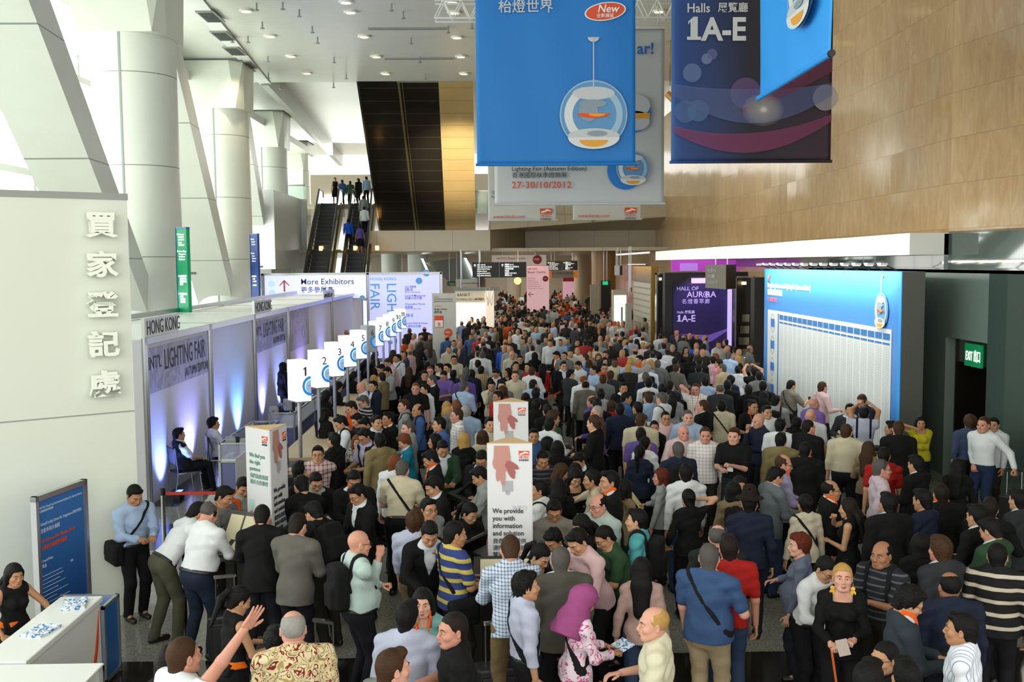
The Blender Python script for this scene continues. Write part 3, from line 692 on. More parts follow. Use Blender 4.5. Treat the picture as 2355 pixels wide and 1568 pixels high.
(2262, 977, 150, 'cb', 'iW', 'trolley', 'W leg:jeans2', 'man in white shirt and jeans resting his hand on a trolley handle'),
(2285, 977, 150, 'sk', 'wW', 'stand', '', ''),
(840, 976, 120, 'sk', 'wW', 'lean', '', 'man with glasses in white shirt leaning over the counter'),
(1010, 976, 110, 'sk', 'pM', 'stand', 'lanyard', 'black-haired man in dark blue polo with orange lanyard'),
(1127, 976, 200, 'sk', 'wC', 'stand', '', ''),
(1833, 975, 0, 'ck', 'wK', 'stand', '', ''),
(784, 973, 100, 'sk', 'iW', 'read', 'bagstraps backpack', 'man in white shirt with black backpack at the registration counter'),
(1365, 973, 75, 'pb', 'jK', 'stand', 'inner:Y2 m W tall', 'tall man with brown ponytail in black suit and yellow shirt looking left'),
(866, 972, 220, 'sk', 'jK', 'stand', '', ''),
(2231, 972, 15, 'ub', 'iM2', 'stand', 'W belt leg:dark', 'man in slate blue shirt with curly brown hair seen from behind'),
(2118, 972, 185, 'lk', 'oY', 'cheek', '', 'woman in yellow top with hand on her cheek'),
(1744, 968, 125, 'ob', 'wN', 'chin', '', 'bald man in dark navy shirt with hand on his chin'),
(1474, 967, 5, 'cb', 'tC', 'stand', 'W fat', 'broad man in cream t-shirt seen from behind'),
(821, 966, 110, 'sk', 'tK', 'read', '', 'black-haired man behind the man with backpack'),
(892, 963, 115, 'sk', 'jK', 'stand', 'inner:W lanyard', ''),
(1531, 962, 180, 'ck', 'wP', 'stand', '', 'asian man with glasses in pale pink shirt facing the camera'),
(1273, 962, 300, 'ub', 'wE', 'stand', 'm', ''),
(1582, 960, 178, 'cg', 'wB', 'stand', 'W', 'grey-haired man in light blue shirt facing the camera'),
(1864, 957, 10, 'ob', 'tW', 'stand', '', 'bald man in white t-shirt seen from behind'),
(1050, 956, 100, 'cb', 'w@lp', 'stand', '', 'brown-haired man in pale check shirt facing left'),
(747, 954, 320, 'jk', 'jK', 'read', 'f', ''),
(1987, 951, 0, 'sk', 'iL', 'photo', 'bagstraps shoulder_bag', 'man in light blue shirt raising a phone to photograph the directory board'),
(1031, 949, 40, 'ly', 'oK', 'stand', '', ''),
(1372, 949, 100, 'cw', 'wV', 'stand', '', ''),
(1763, 948, 200, 'sk', 'wW', 'stand', '', 'black-haired man in white shirt facing right behind navy shirt man'),
(1072, 947, 10, 'cw', 'wB', 'stand', '', ''),
(1259, 945, 20, 'sk', 'wK', 'stand', '', ''),
(960, 944, 100, 'bk', 'wM', 'stand', 'bagstraps', 'dark balding man in blue shirt with bag strap facing left'),
(1955, 943, 175, 'sk', 'jD', 'stand', '', 'young man in dark jacket facing the camera at the directory board'),
(1426, 943, 0, 'sk', 'wN', 'stand', '', ''),
(1466, 939, 60, 'sk', 'wD', 'stand', '', ''),
(808, 937, 110, 'sd', 'tO', 'read', 'm', 'dark-haired man in orange top leaning on the counter'),
(1732, 936, 200, 'ck', 'tK', 'stand', 'lanyard', 'man in black t-shirt with flag patch and lanyard'),
(1028, 936, 10, 'ly', 'oK', 'stand', '', ''),
(1049, 935, 20, 'cr', 'wG', 'stand', '', ''),
(1659, 935, 10, 'sk', 'wC', 'stand', 'strap', 'black-haired man in cream shirt with black shoulder strap seen from behind'),
(1616, 935, 60, 'cb', 'jK', 'stand', '', ''),
(1405, 934, 45, 'jb', 'oR', 'stand', '', ''),
(928, 933, 95, 'sb', 'wS', 'stand', 'strap', 'light-brown-haired man in grey shirt with bag strap facing left'),
(1374, 932, 10, 'sk', 'wK', 'stand', '', ''),
(1234, 932, 0, 'sk', 'wK', 'stand', '', ''),
(1872, 929, 320, 'ob', 'pV', 'stand', '', 'bald man in purple polo seen from behind'),
(835, 924, 110, 'sg', 'w@bs', 'read', '', 'grey-haired man with sunglasses on head in striped black top'),
(1361, 924, 60, 'bb', 'wV', 'stand', '', ''),
(1784, 923, 350, 'sk', 'wS', 'stand', 'bagstraps backpack', 'man in pale grey shirt with grey backpack seen from behind'),
(1982, 922, 150, 'cb', 'wN', 'read', '', 'tall man in navy top looking down at the directory board'),
(1521, 917, 60, 'cg', 'wW', 'stand', 'strap W', 'balding man in white shirt with dark strap facing left'),
(1490, 916, 50, 'sb', 'wB', 'stand', '', 'light-brown-haired man in blue shirt in the middle of the crowd'),
(1441, 916, 290, 'sk', 'wM', 'stand', '', ''),
(1209, 916, 0, 'jd', 'oK', 'stand', '', ''),
(1550, 913, 0, 'lk', 'oS', 'stand', '', ''),
(1145, 913, 130, 'sd', 'wR', 'stand', '', ''),
(1756, 912, 0, 'lk', 'oK', 'stand', '', ''),
(752, 911, 300, 'jk', 'jK', 'read', 'f', ''),
(1382, 908, 0, 'sk', 'wS', 'stand', '', ''),
(1232, 906, 0, 'sk', 'wK', 'stand', '', ''),
(1155, 901, 120, 'jb', 'oR', 'stand', '', ''),
(1721, 898, 10, 'sk', 'wK', 'stand', 'backpack', ''),
(1525, 897, 0, 'uk', 'wG', 'stand', 'm', ''),
(1656, 896, 5, 'bg', 'jD', 'stand', '', 'grey balding man in dark grey suit seen from behind'),
(978, 896, 120, 'sk', 'wW', 'stand', '', ''),
(1600, 895, 170, 'cb', 'w@lp', 'phone', 'lanyard W', 'man in pale check shirt with orange lanyard holding a phone to his ear'),
(956, 894, 175, 'cr', 'pK', 'stand', '', 'ginger-haired tall man in black polo facing the camera near the counter queue'),
(1434, 893, 180, 'sk', 'jK', 'stand', 'inner:W', ''),
(831, 892, 100, 'ok', 'wW', 'read', 'W', ''),
(1892, 891, 300, 'cb', 'wP', 'stand', 'card', 'brown-haired man in pale pink shirt holding a card at the directory board'),
(1067, 891, 330, 'cg', 'wB', 'stand', 'strap W', 'balding grey man in pale blue shirt seen from behind mid crowd'),
(1755, 889, 10, 'sk', 'jK', 'stand', '', ''),
(779, 889, 280, 'lk', 'jK', 'read', '', ''),
(1542, 888, 330, 'cd', 'jN', 'stand', '', ''),
(858, 888, 120, 'sk', 'jN', 'stand', 'bagstraps', ''),
(1131, 888, 170, 'sk', 'wC', 'chin', '', 'yawning man in cream sweater behind the rear tower'),
(1154, 888, 170, 'sk', 'wG', 'stand', '', ''),
(1673, 887, 0, 'sk', 'jK', 'stand', '', ''),
(1820, 887, 310, 'ck', 'pS', 'phone2', 'strap', 'man in grey polo with crossbody strap holding a phone at the directory board'),
(1347, 887, 10, 'bk', 'jG', 'stand', '', 'man in grey suit walking away beside the queue barrier post'),
(1227, 885, 330, 'cd', 'wB', 'stand', '', ''),
(1492, 882, 0, 'sk', 'wW', 'stand', 'backpack', ''),
(1621, 879, 20, 'sk', 'wB', 'stand', 'lanyard', ''),
(993, 875, 110, 'cg', 'jK', 'stand', 'inner:W', ''),
(1342, 875, 0, 'br', 'wW', 'stand', '', ''),
(1681, 875, 0, 'uk', 'oN', 'stand', 'f', ''),
(859, 873, 20, 'ly', 'oC', 'stand', '', ''),
(1387, 873, 0, 'cb', 'wG2', 'stand', '', ''),
(1429, 873, 0, 'jk', 'oK', 'stand', '', ''),
(1067, 869, 10, 'cg', 'wV', 'stand', '', ''),
(877, 868, 60, 'cd', 'jT', 'stand', '', ''),
(1485, 868, 20, 'cg', 'jN', 'stand', 'inner:W', ''),
(1746, 866, 10, 'sk', 'wG4', 'stand', '', ''),
(815, 865, 290, 'lk', 'jK', 'read', '', ''),
(1185, 865, 175, 'cb', 'wC', 'stand', '', 'brown-haired man in cream shirt facing the camera behind the rear tower'),
(977, 864, 170, 'sk', 'wK', 'stand', '', ''),
(1020, 864, 150, 'ck', 'pV', 'read', '', ''),
(1405, 864, 0, 'cb', 'jD', 'stand', '', ''),
(1043, 862, 0, 'sk', 'wK', 'stand', '', ''),
(1312, 861, 310, 'sk', 'jD', 'stand', 'glasses', 'man with glasses and dark suit holding his hands up mid crowd'),
(1084, 861, 30, 'sk', 'wN', 'stand', '', ''),
(1141, 859, 150, 'sk', 'jK', 'read', '', ''),
(1168, 857, 130, 'jk', 'oK', 'stand', '', ''),
(1072, 857, 0, 'cg', 'wN', 'stand', '', ''),
(891, 855, 120, 'sk', 'wS', 'read', 'glasses', ''),
(1224, 855, 330, 'cb', 'wW', 'stand', 'W', 'cropped brown-haired man in white shirt seen from behind near the rear tower'),
(1734, 855, 20, 'sk', 'jK', 'photo', 'nolapel', 'person raising both arms to photograph with a silver camera'),
(941, 854, 5, 'lb', 'oK', 'stand', '', ''),
(989, 854, 170, 'cr', 'wK', 'stand', 'glasses', ''),
(1107, 852, 0, 'ck', 't@tp', 'stand', '', 'man in black cap and tan plaid shirt seen from behind'),
(1365, 852, 120, 'ck', 'wB', 'stand', '', ''),
(1697, 851, 20, 'nk', 'oW', 'stand', '', 'woman with black bun in white shirt near the directory board'),
(877, 848, 100, 'sk', 'wK', 'read', '', ''),
(1445, 848, 0, 'cy', 'jD3', 'stand', '', 'blond man in dark olive suit seen from behind'),
(1489, 848, 10, 'cw', 'wW', 'stand', 'backpack', ''),
(1660, 848, 60, 'cg', 'jC', 'stand', '', 'grey-haired man in beige suit seen from the side'),
(1607, 848, 0, 'ck', 'jD', 'stand', '', 'man in dark suit seen from behind in the crowd near the hall panel'),
(1029, 847, 150, 'sk', 'wW', 'stand', '', ''),
(1390, 847, 185, 'ck', 'wO', 'stand', 'glasses', ''),
(1556, 847, 320, 'cb', 'jG', 'stand', 'strap', ''),
(1011, 846, 110, 'sk', 'wW', 'stand', '', ''),
(1247, 846, 20, 'lk', 'oR', 'stand', '', ''),
(1215, 845, 120, 'sk', 'tR', 'stand', '', ''),
(983, 843, 0, 'sk', 'wK', 'stand', '', ''),
(1296, 842, 200, 'sk', 'jK', 'stand', 'glasses', ''),
(1186, 842, 185, 'sk', 'wG', 'stand', '', ''),
(1330, 841, 130, 'ck', 'wW', 'read', '', ''),
(1099, 838, 10, 'sk', 'wS', 'stand', '', ''),
(1483, 838, 350, 'ob', 'wS', 'stand', 'W', ''),
(1512, 838, 5, 'cg', 'wG2', 'stand', '', ''),
(861, 837, 290, 'lk', 'jK', 'read', '', ''),
(1355, 837, 0, 'jb', 'oM2', 'stand', '', ''),
(1497, 837, 0, 'jy', 'oK', 'stand', '', ''),
(842, 836, 290, 'lk', 'jK', 'read', '', ''),
(1653, 836, 60, 'sd', 'wP5', 'stand', '', 'dark-haired person in pink shirt beside the beige suit man'),
(893, 834, 110, 'cb', 'wP', 'lean', '', ''),
(1414, 834, 178, 'ck', 'wC', 'stand', 'D', 'dark-skinned man in cream shirt facing the camera mid crowd'),
(1450, 834, 0, 'sy', 'wB', 'stand', '', ''),
(1553, 832, 0, 'cd', 'wK', 'stand', '', ''),
(1608, 832, 0, 'cd', 'wK', 'stand', '', ''),
(1391, 831, 180, 'lk', 'oK', 'stand', '', ''),
(1639, 829, 40, 'sd', 'oP', 'stand', 'f', ''),
(1044, 827, 170, 'sk', 'tC', 'stand', '', ''),
(1196, 827, 180, 'sk', 'wK', 'stand', '', ''),
(1107, 827, 20, 'lr', 'oG', 'stand', '', ''),
(1471, 827, 120, 'sk', 'wO', 'stand', '', ''),
(1696, 827, 120, 'ly', 'oK', 'stand', '', ''),
(914, 824, 130, 'sk', 'wW', 'stand', 'strap', ''),
(1589, 824, 0, 'sk', 'wK', 'stand', '', ''),
(1345, 823, 60, 'cb', 'wB', 'stand', '', ''),
(1376, 822, 175, 'jr', 'oT', 'stand', '', ''),
(1646, 822, 60, 'sr', 'oC', 'stand', 'f', ''),
(1516, 820, 0, 'sk', 'wW', 'stand', '', ''),
(1298, 819, 160, 'ck', 'wG', 'stand', '', ''),
(1230, 819, 0, 'jk', 'oK', 'stand', '', 'woman with black bob in black top carrying a red bag seen from behind'),
(1676, 819, 350, 'cg', 'wB2', 'stand', '', 'grey-haired man in light blue shirt near the black glass booth'),
(1178, 817, 190, 'ob', 'wC', 'stand', 'W', ''),
(1280, 817, 120, 'sk', 'jK', 'read', 'lanyard', ''),
(1109, 817, 0, 'cg', 'wW', 'stand', '', ''),
(1392, 817, 170, 'sb', 'wD', 'stand', '', ''),
(1501, 815, 0, 'sk', 'wW', 'stand', '', ''),
(930, 814, 110, 'sk', 'jN', 'stand', 'lanyard', ''),
(1099, 814, 20, 'sk', 'wW', 'stand', '', ''),
(1357, 813, 170, 'cg', 'oT2', 'stand', 'f', ''),
(863, 811, 290, 'lk', 'jK', 'read', '', ''),
(904, 811, 300, 'lk', 'jO', 'read', '', ''),
(1312, 811, 185, 'sd', 'wC2', 'stand', 'W', ''),
(1432, 811, 130, 'cd', 'tR', 'stand', '', ''),
(1616, 810, 180, 'ck', 'wK', 'stand', '', ''),
(1700, 810, 130, 'cb', 'wG', 'stand', '', ''),
(941, 809, 50, 'cg', 'wP', 'stand', '', ''),
(1534, 809, 5, 'sk', 'wW', 'stand', 'backpack', ''),
(1602, 809, 0, 'bg', 'wD', 'stand', '', ''),
(1438, 808, 0, 'lk', 'oK', 'stand', '', ''),
(1461, 808, 0, 'ck', 'wC3', 'stand', 'bagstraps', ''),
(1328, 806, 180, 'ck', 'wW', 'stand', '', ''),
(1577, 804, 185, 'lk', 'oK', 'stand', '', ''),
(1690, 804, 0, 'sk', 'oP', 'stand', 'f', ''),
(1032, 802, 200, 'sk', 'wC', 'stand', '', ''),
(1172, 802, 185, 'cr', 'w@gp2', 'stand', '', ''),
(1114, 802, 0, 'sk', 'wK', 'stand', '', ''),
(1673, 802, 110, 'cw', 'wG', 'stand', '', ''),
(1160, 801, 175, 'ck', 'wM4', 'stand', '', 'man in bright royal blue shirt in the crowd'),
(1724, 801, 290, 'cg', 'wG', 'stand', '', ''),
(1224, 800, 30, 'sk', 'wW', 'stand', '', ''),
(1097, 800, 0, 'sk', 'wK', 'stand', '', ''),
(1371, 800, 0, 'sk', 'tC', 'stand', '', ''),
(1547, 799, 170, 'ck', 'wK', 'stand', '', ''),
(962, 797, 10, 'ld', 'oK', 'stand', '', ''),
(1499, 797, 0, 'sk', 'wK', 'stand', '', ''),
(945, 796, 170, 'cd', 'jK', 'hand', '', ''),
(1488, 796, 0, 'cg', 'wP', 'stand', '', ''),
(1405, 796, 0, 'ck', 'wK', 'stand', '', ''),
(1617, 796, 0, 'jd', 'oL', 'stand', '', ''),
(1526, 795, 0, 'sk', 'wB', 'stand', '', ''),
(1602, 795, 160, 'cg', 'wM4', 'stand', '', ''),
(988, 794, 10, 'lb', 'oG', 'stand', '', ''),
(1479, 794, 20, 'uy', 'oP', 'stand', '', ''),
(1111, 792, 0, 'sk', 'wK', 'stand', '', ''),
(967, 791, 0, 'ld', 'oK', 'stand', '', ''),
(1058, 791, 150, 'ob', 'jN', 'stand', 'W', ''),
(1146, 791, 350, 'sk', 'wN', 'stand', '', ''),
(1381, 791, 0, 'cw', 'wS', 'stand', '', ''),
(1651, 791, 225, 'sk', 'wW', 'stand', 'glasses', 'man with glasses in white shirt near the purple hall panel'),
(1044, 788, 175, 'sd', 'wB', 'stand', 'W', ''),
(1265, 788, 180, 'sk', 'wW', 'stand', '', ''),
(1162, 787, 0, 'cr', 'wP', 'stand', '', ''),
(1439, 787, 80, 'cb', 'wB', 'stand', '', ''),
(1346, 787, 350, 'sk', 'tR', 'stand', '', ''),
(1289, 786, 170, 'sk', 'wB', 'stand', 'lanyard', ''),
(1237, 786, 20, 'sk', 'wS', 'stand', '', ''),
(1359, 786, 0, 'uk', 'wK', 'stand', 'm', ''),
(1327, 786, 190, 'uk', 'wK', 'stand', 'm', ''),
(1669, 786, 40, 'sk', 'jK', 'stand', '', ''),
(1464, 785, 20, 'lk', 'oK', 'stand', '', ''),
(930, 783, 60, 'jk', 'oO', 'stand', '', ''),
(1111, 783, 0, 'bg', 'wW', 'stand', '', ''),
(1205, 783, 110, 'sk', 'tG', 'stand', '', ''),
(1307, 783, 120, 'sk', 'wM', 'stand', 'lanyard', ''),
(1451, 782, 0, 'cb', 'wL', 'stand', '', ''),
(1425, 782, 0, 'ck', 'wD', 'stand', '', ''),
(1173, 781, 170, 'cg', 'wK', 'stand', '', ''),
(1219, 781, 160, 'cy', 'wS', 'stand', '', ''),
(1256, 780, 190, 'sk', 'wG', 'stand', '', ''),
(1415, 780, 300, 'cg', 'wG', 'stand', '', ''),
(1530, 780, 190, 'sk', 'wG', 'stand', '', ''),
(1102, 778, 0, 'cb', 'wR', 'stand', '', ''),
(1381, 778, 170, 'ob', 'wG', 'stand', 'W', ''),
(968, 777, 30, 'cg', 'wG', 'stand', '', ''),
(1028, 777, 20, 'cd', 'wM3', 'stand', 'backpack', ''),
(1125, 777, 0, 'sk', 'wK', 'stand', 'lanyard', ''),
(1397, 777, 175, 'cb', 'wP', 'stand', '', ''),
(1479, 777, 320, 'ck', 'wW', 'stand', '', ''),
(1572, 777, 320, 'cd', 'wG3', 'stand', 'backpack', ''),
(1622, 777, 80, 'cb', 'wL4', 'stand', '', ''),
(991, 773, 130, 'sk', 'wD', 'stand', '', ''),
(1084, 773, 165, 'sk', 'wM', 'read', 'lanyard', ''),
(1519, 773, 0, 'sk', 'wW', 'stand', 'bagstraps', ''),
(953, 772, 120, 'ck', 'wP', 'stand', '', ''),
(1267, 772, 120, 'ob', 'wK', 'stand', 'W', ''),
(1586, 772, 175, 'cb', 'wK2', 'stand', '', 'man with glasses in black shirt by the purple hall panel'),
(1602, 772, 190, 'sk', 'wK', 'stand', '', ''),
(1048, 769, 200, 'sk', 'wP', 'stand', '', ''),
(1470, 769, 0, 'sk', 'wW', 'stand', '', ''),
(1117, 768, 170, 'cb', 'wW', 'stand', '', ''),
(1289, 768, 0, 'sk', 'wW', 'stand', '', ''),
(1418, 768, 320, 'ck', 'wC', 'stand', '', ''),
(1431, 768, 0, 'uk', 'oE', 'stand', 'f', ''),
(1021, 766, 20, 'sk', 'wK', 'stand', '', ''),
(797, 764, 200, 'cd', 'wO', 'stand', '', ''),
(1099, 764, 350, 'sk', 'wG', 'stand', '', ''),
(1173, 764, 170, 'lk', 'oK', 'stand', '', ''),
(1208, 764, 120, 'sk', 'jK', 'stand', '', ''),
(1462, 763, 20, 'sk', 'wB', 'stand', '', ''),
(1191, 762, 175, 'cb', 'wW', 'stand', '', ''),
(1556, 762, 185, 'sk', 'jN', 'stand', 'lanyard', ''),
(942, 760, 20, 'sg', 'jK', 'stand', '', ''),
(1089, 760, 120, 'sk', 'wG', 'stand', '', ''),
(1349, 760, 0, 'jd', 'oK', 'stand', '', ''),
(1179, 760, 175, 'lk', 'oK', 'stand', '', ''),
(1013, 759, 0, 'sk', 'wN', 'stand', '', ''),
(1042, 758, 330, 'sk', 'wW', 'stand', '', ''),
(1257, 758, 30, 'cg', 'jD', 'stand', '', ''),
(976, 757, 10, 'ck', 'tK', 'stand', '', ''),
(1130, 757, 170, 'sk', 'wB', 'stand', '', ''),
(1141, 757, 80, 'sk', 'wT2', 'stand', '', ''),
(1234, 757, 160, 'cg', 'wB', 'phone', '', ''),
(1479, 757, 320, 'sk', 'wS', 'stand', '', ''),
(1224, 755, 10, 'uy', 'oK', 'stand', '', ''),
(1520, 755, 130, 'lk', 'oK', 'stand', '', ''),
(1535, 754, 170, 'uk', 'jK', 'stand', 'm lanyard', ''),
(1323, 754, 320, 'ck', 'jD', 'stand', '', ''),
(1461, 751, 180, 'ck', 'wR', 'stand', '', ''),
(1111, 750, 20, 'cg', 'wS', 'stand', '', ''),
(1076, 748, 0, 'sk', 'wK', 'stand', '', ''),
(1378, 748, 170, 'ck', 'jK', 'stand', '', ''),
(1273, 746, 120, 'cb', 'wL', 'stand', '', ''),
(1399, 745, 185, 'sk', 'jK', 'stand', '', ''),
(1062, 743, 20, 'cg', 'wB', 'stand', '', ''),
(1422, 743, 180, 'cg', 'wC', 'stand', '', ''),
(1079, 742, 20, 'cg', 'wK', 'stand', '', ''),
(1099, 737, 170, 'sk', 'jK', 'stand', '', ''),
(1201, 735, 0, 'sk', 'wW', 'stand', 'backpack', ''),
(1483, 735, 60, 'sk', 'wC', 'stand', 'strap', ''),
(1085, 733, 160, 'jb', 'oW', 'stand', '', ''),
(1107, 732, 190, 'lk', 'oW', 'stand', '', ''),
(1243, 731, 175, 'ld', 'oK', 'stand', '', ''),
(1208, 729, 175, 'lk', 'oT', 'stand', 'f', ''),
(1221, 729, 170, 'sk', 'jK', 'stand', '', ''),
(1067, 728, 250, 'cd', 'wK', 'stand', '', ''),
(1351, 725, 350, 'sk', 'wB', 'stand', '', ''),
(1427, 724, 100, 'sk', 'jK', 'stand', '', ''),
(1302, 722, 5, 'cr', 'wM', 'stand', '', ''),
(1378, 716, 185, 'sk', 'jK', 'stand', '', ''),
(1229, 715, 0, 'sk', 'wC', 'stand', '', ''),
(1168, 714, 170, 'ck', 'jT', 'stand', '', ''),
(1275, 714, 350, 'ck', 'wW', 'stand', 'strap', ''),
(1312, 712, 180, 'sk', 'wV', 'stand', '', ''),
(1259, 707, 0, 'ck', 'wB', 'stand', 'backpack', ''),
(1359, 707, 180, 'lk', 'oK', 'stand', '', ''),
(1237, 705, 175, 'ld', 'oZ', 'stand', '', ''),
(1169, 702, 150, 'ck', 'jT', 'stand', '', ''),
(1215, 699, 190, 'sk', 'wT', 'stand', '', ''),
(1192, 699, 185, 'sk', 'oM4', 'stand', 'f', ''),
(1280, 697, 0, 'sk', 'tY', 'stand', '', ''),
(1219, 692, 170, 'sb', 'wC', 'stand', '', ''),
(1180, 683, 10, 'sk', 'tO', 'stand', '', ''),
(1279, 679, 0, 'sk', 'wC', 'stand', '', ''),
(1317, 675, 0, 'sk', 'wC', 'stand', '', ''),
(1333, 671, 0, 'sk', 'wW', 'stand', '', ''),
(1289, 671, 0, 'sk', 'wP', 'stand', '', '')]
# ---------------------------------------------------------------- setting
def V3(*a): return Vector(a)
def panelmat(name, col, per, lw=.02, off=(0, 0, 0), linec='6f7a72', rough=.4, spec=.5, coat=0, var=.02, metal=0, bumpy=0):
    """plain sheet surface with fine joints every per=(x,y,z) metres"""
    m = bpy.data.materials.new(name); m.use_nodes = True; n = m.node_tree.nodes; l = m.node_tree.links; b = n['Principled BSDF']
    b.inputs['Roughness'].default_value = rough; b.inputs['Specular IOR Level'].default_value = spec; b.inputs['Coat Weight'].default_value = coat; b.inputs['Metallic'].default_value = metal
    g = n.new('ShaderNodeNewGeometry'); sp = n.new('ShaderNodeSeparateXYZ'); l.new(g.outputs['Position'], sp.inputs[0]); last = None
    for i, p in enumerate(per):
        if not p: continue
        a = n.new('ShaderNodeMath'); a.operation = 'ADD'; l.new(sp.outputs[i], a.inputs[0]); a.inputs[1].default_value = off[i]+p*1000
        f = n.new('ShaderNodeMath'); f.operation = 'MODULO'; l.new(a.outputs[0], f.inputs[0]); f.inputs[1].default_value = p
        c = n.new('ShaderNodeMath'); c.operation = 'LESS_THAN'; l.new(f.outputs[0], c.inputs[0]); c.inputs[1].default_value = lw if not isinstance(lw, tuple) else lw[i]
        if last is None: last = c.outputs[0]
        else:
            x = n.new('ShaderNodeMath'); x.operation = 'MAXIMUM'; l.new(last, x.inputs[0]); l.new(c.outputs[0], x.inputs[1]); last = x.outputs[0]
    mx = n.new('ShaderNodeMix'); mx.data_type = 'RGBA'; l.new(last, mx.inputs[0]) if last else None; mx.inputs[7].default_value = lin(linec)
    if last is None: mx.inputs[0].default_value = 0
    if var:
        nz = n.new('ShaderNodeTexNoise'); nz.inputs['Scale'].default_value = 1.5; l.new(g.outputs['Position'], nz.inputs[0])
        mr = n.new('ShaderNodeMapRange'); mr.inputs[3].default_value = 1-var*2; mr.inputs[4].default_value = 1+var*2; l.new(nz.outputs['Fac'], mr.inputs[0])
        m2 = n.new('ShaderNodeMix'); m2.data_type = 'RGBA'; m2.blend_type = 'MULTIPLY'; m2.inputs[0].default_value = 1; m2.inputs[6].default_value = lin(col); l.new(mr.outputs[0], m2.inputs[7]); l.new(m2.outputs[2], mx.inputs[6])
    else: mx.inputs[6].default_value = lin(col)
    l.new(mx.outputs[2], b.inputs['Base Color'])
    if bumpy:
        nz = n.new('ShaderNodeTexNoise'); nz.inputs['Scale'].default_value = .8; l.new(g.outputs['Position'], nz.inputs[0]); bp = n.new('ShaderNodeBump'); bp.inputs['Strength'].default_value = bumpy; bp.inputs['Distance'].default_value = .1
        l.new(nz.outputs['Fac'], bp.inputs['Height']); l.new(bp.outputs['Normal'], b.inputs['Normal'])
    return m
def floor_mat():
    m = bpy.data.materials.new('polished_granite'); m.use_nodes = True; n = m.node_tree.nodes; l = m.node_tree.links; b = n['Principled BSDF']
    b.inputs['Roughness'].default_value = .12; g = n.new('ShaderNodeNewGeometry'); sp = n.new('ShaderNodeSeparateXYZ'); l.new(g.outputs['Position'], sp.inputs[0])
    v = n.new('ShaderNodeTexVoronoi'); v.inputs['Scale'].default_value = 90; l.new(g.outputs['Position'], v.inputs[0])
    r1 = n.new('ShaderNodeValToRGB'); r1.color_ramp.elements[0].color = lin('55564f'); r1.color_ramp.elements[1].color = lin('a9a79c'); l.new(v.outputs['Color'], r1.inputs[0])
    r2 = n.new('ShaderNodeValToRGB'); r2.color_ramp.elements[0].color = lin('0c0c0d'); r2.color_ramp.elements[1].color = lin('3a3430'); l.new(v.outputs['Color'], r2.inputs[0])
    a = n.new('ShaderNodeMath'); a.operation = 'ADD'; a.inputs[1].default_value = 100-10.95+6; l.new(sp.outputs[1], a.inputs[0])
    f = n.new('ShaderNodeMath'); f.operation = 'MODULO'; f.inputs[1].default_value = 6; l.new(a.outputs[0], f.inputs[0])
    a.inputs[1].default_value = 96+6-10.95+1.6
    c = n.new('ShaderNodeMath'); c.operation = 'LESS_THAN'; c.inputs[1].default_value = 1.6; l.new(f.outputs[0], c.inputs[0])
    mx = n.new('ShaderNodeMix'); mx.data_type = 'RGBA'; l.new(c.outputs[0], mx.inputs[0]); l.new(r1.outputs[0], mx.inputs[6]); l.new(r2.outputs[0], mx.inputs[7]); l.new(mx.outputs[2], b.inputs['Base Color'])
    return m
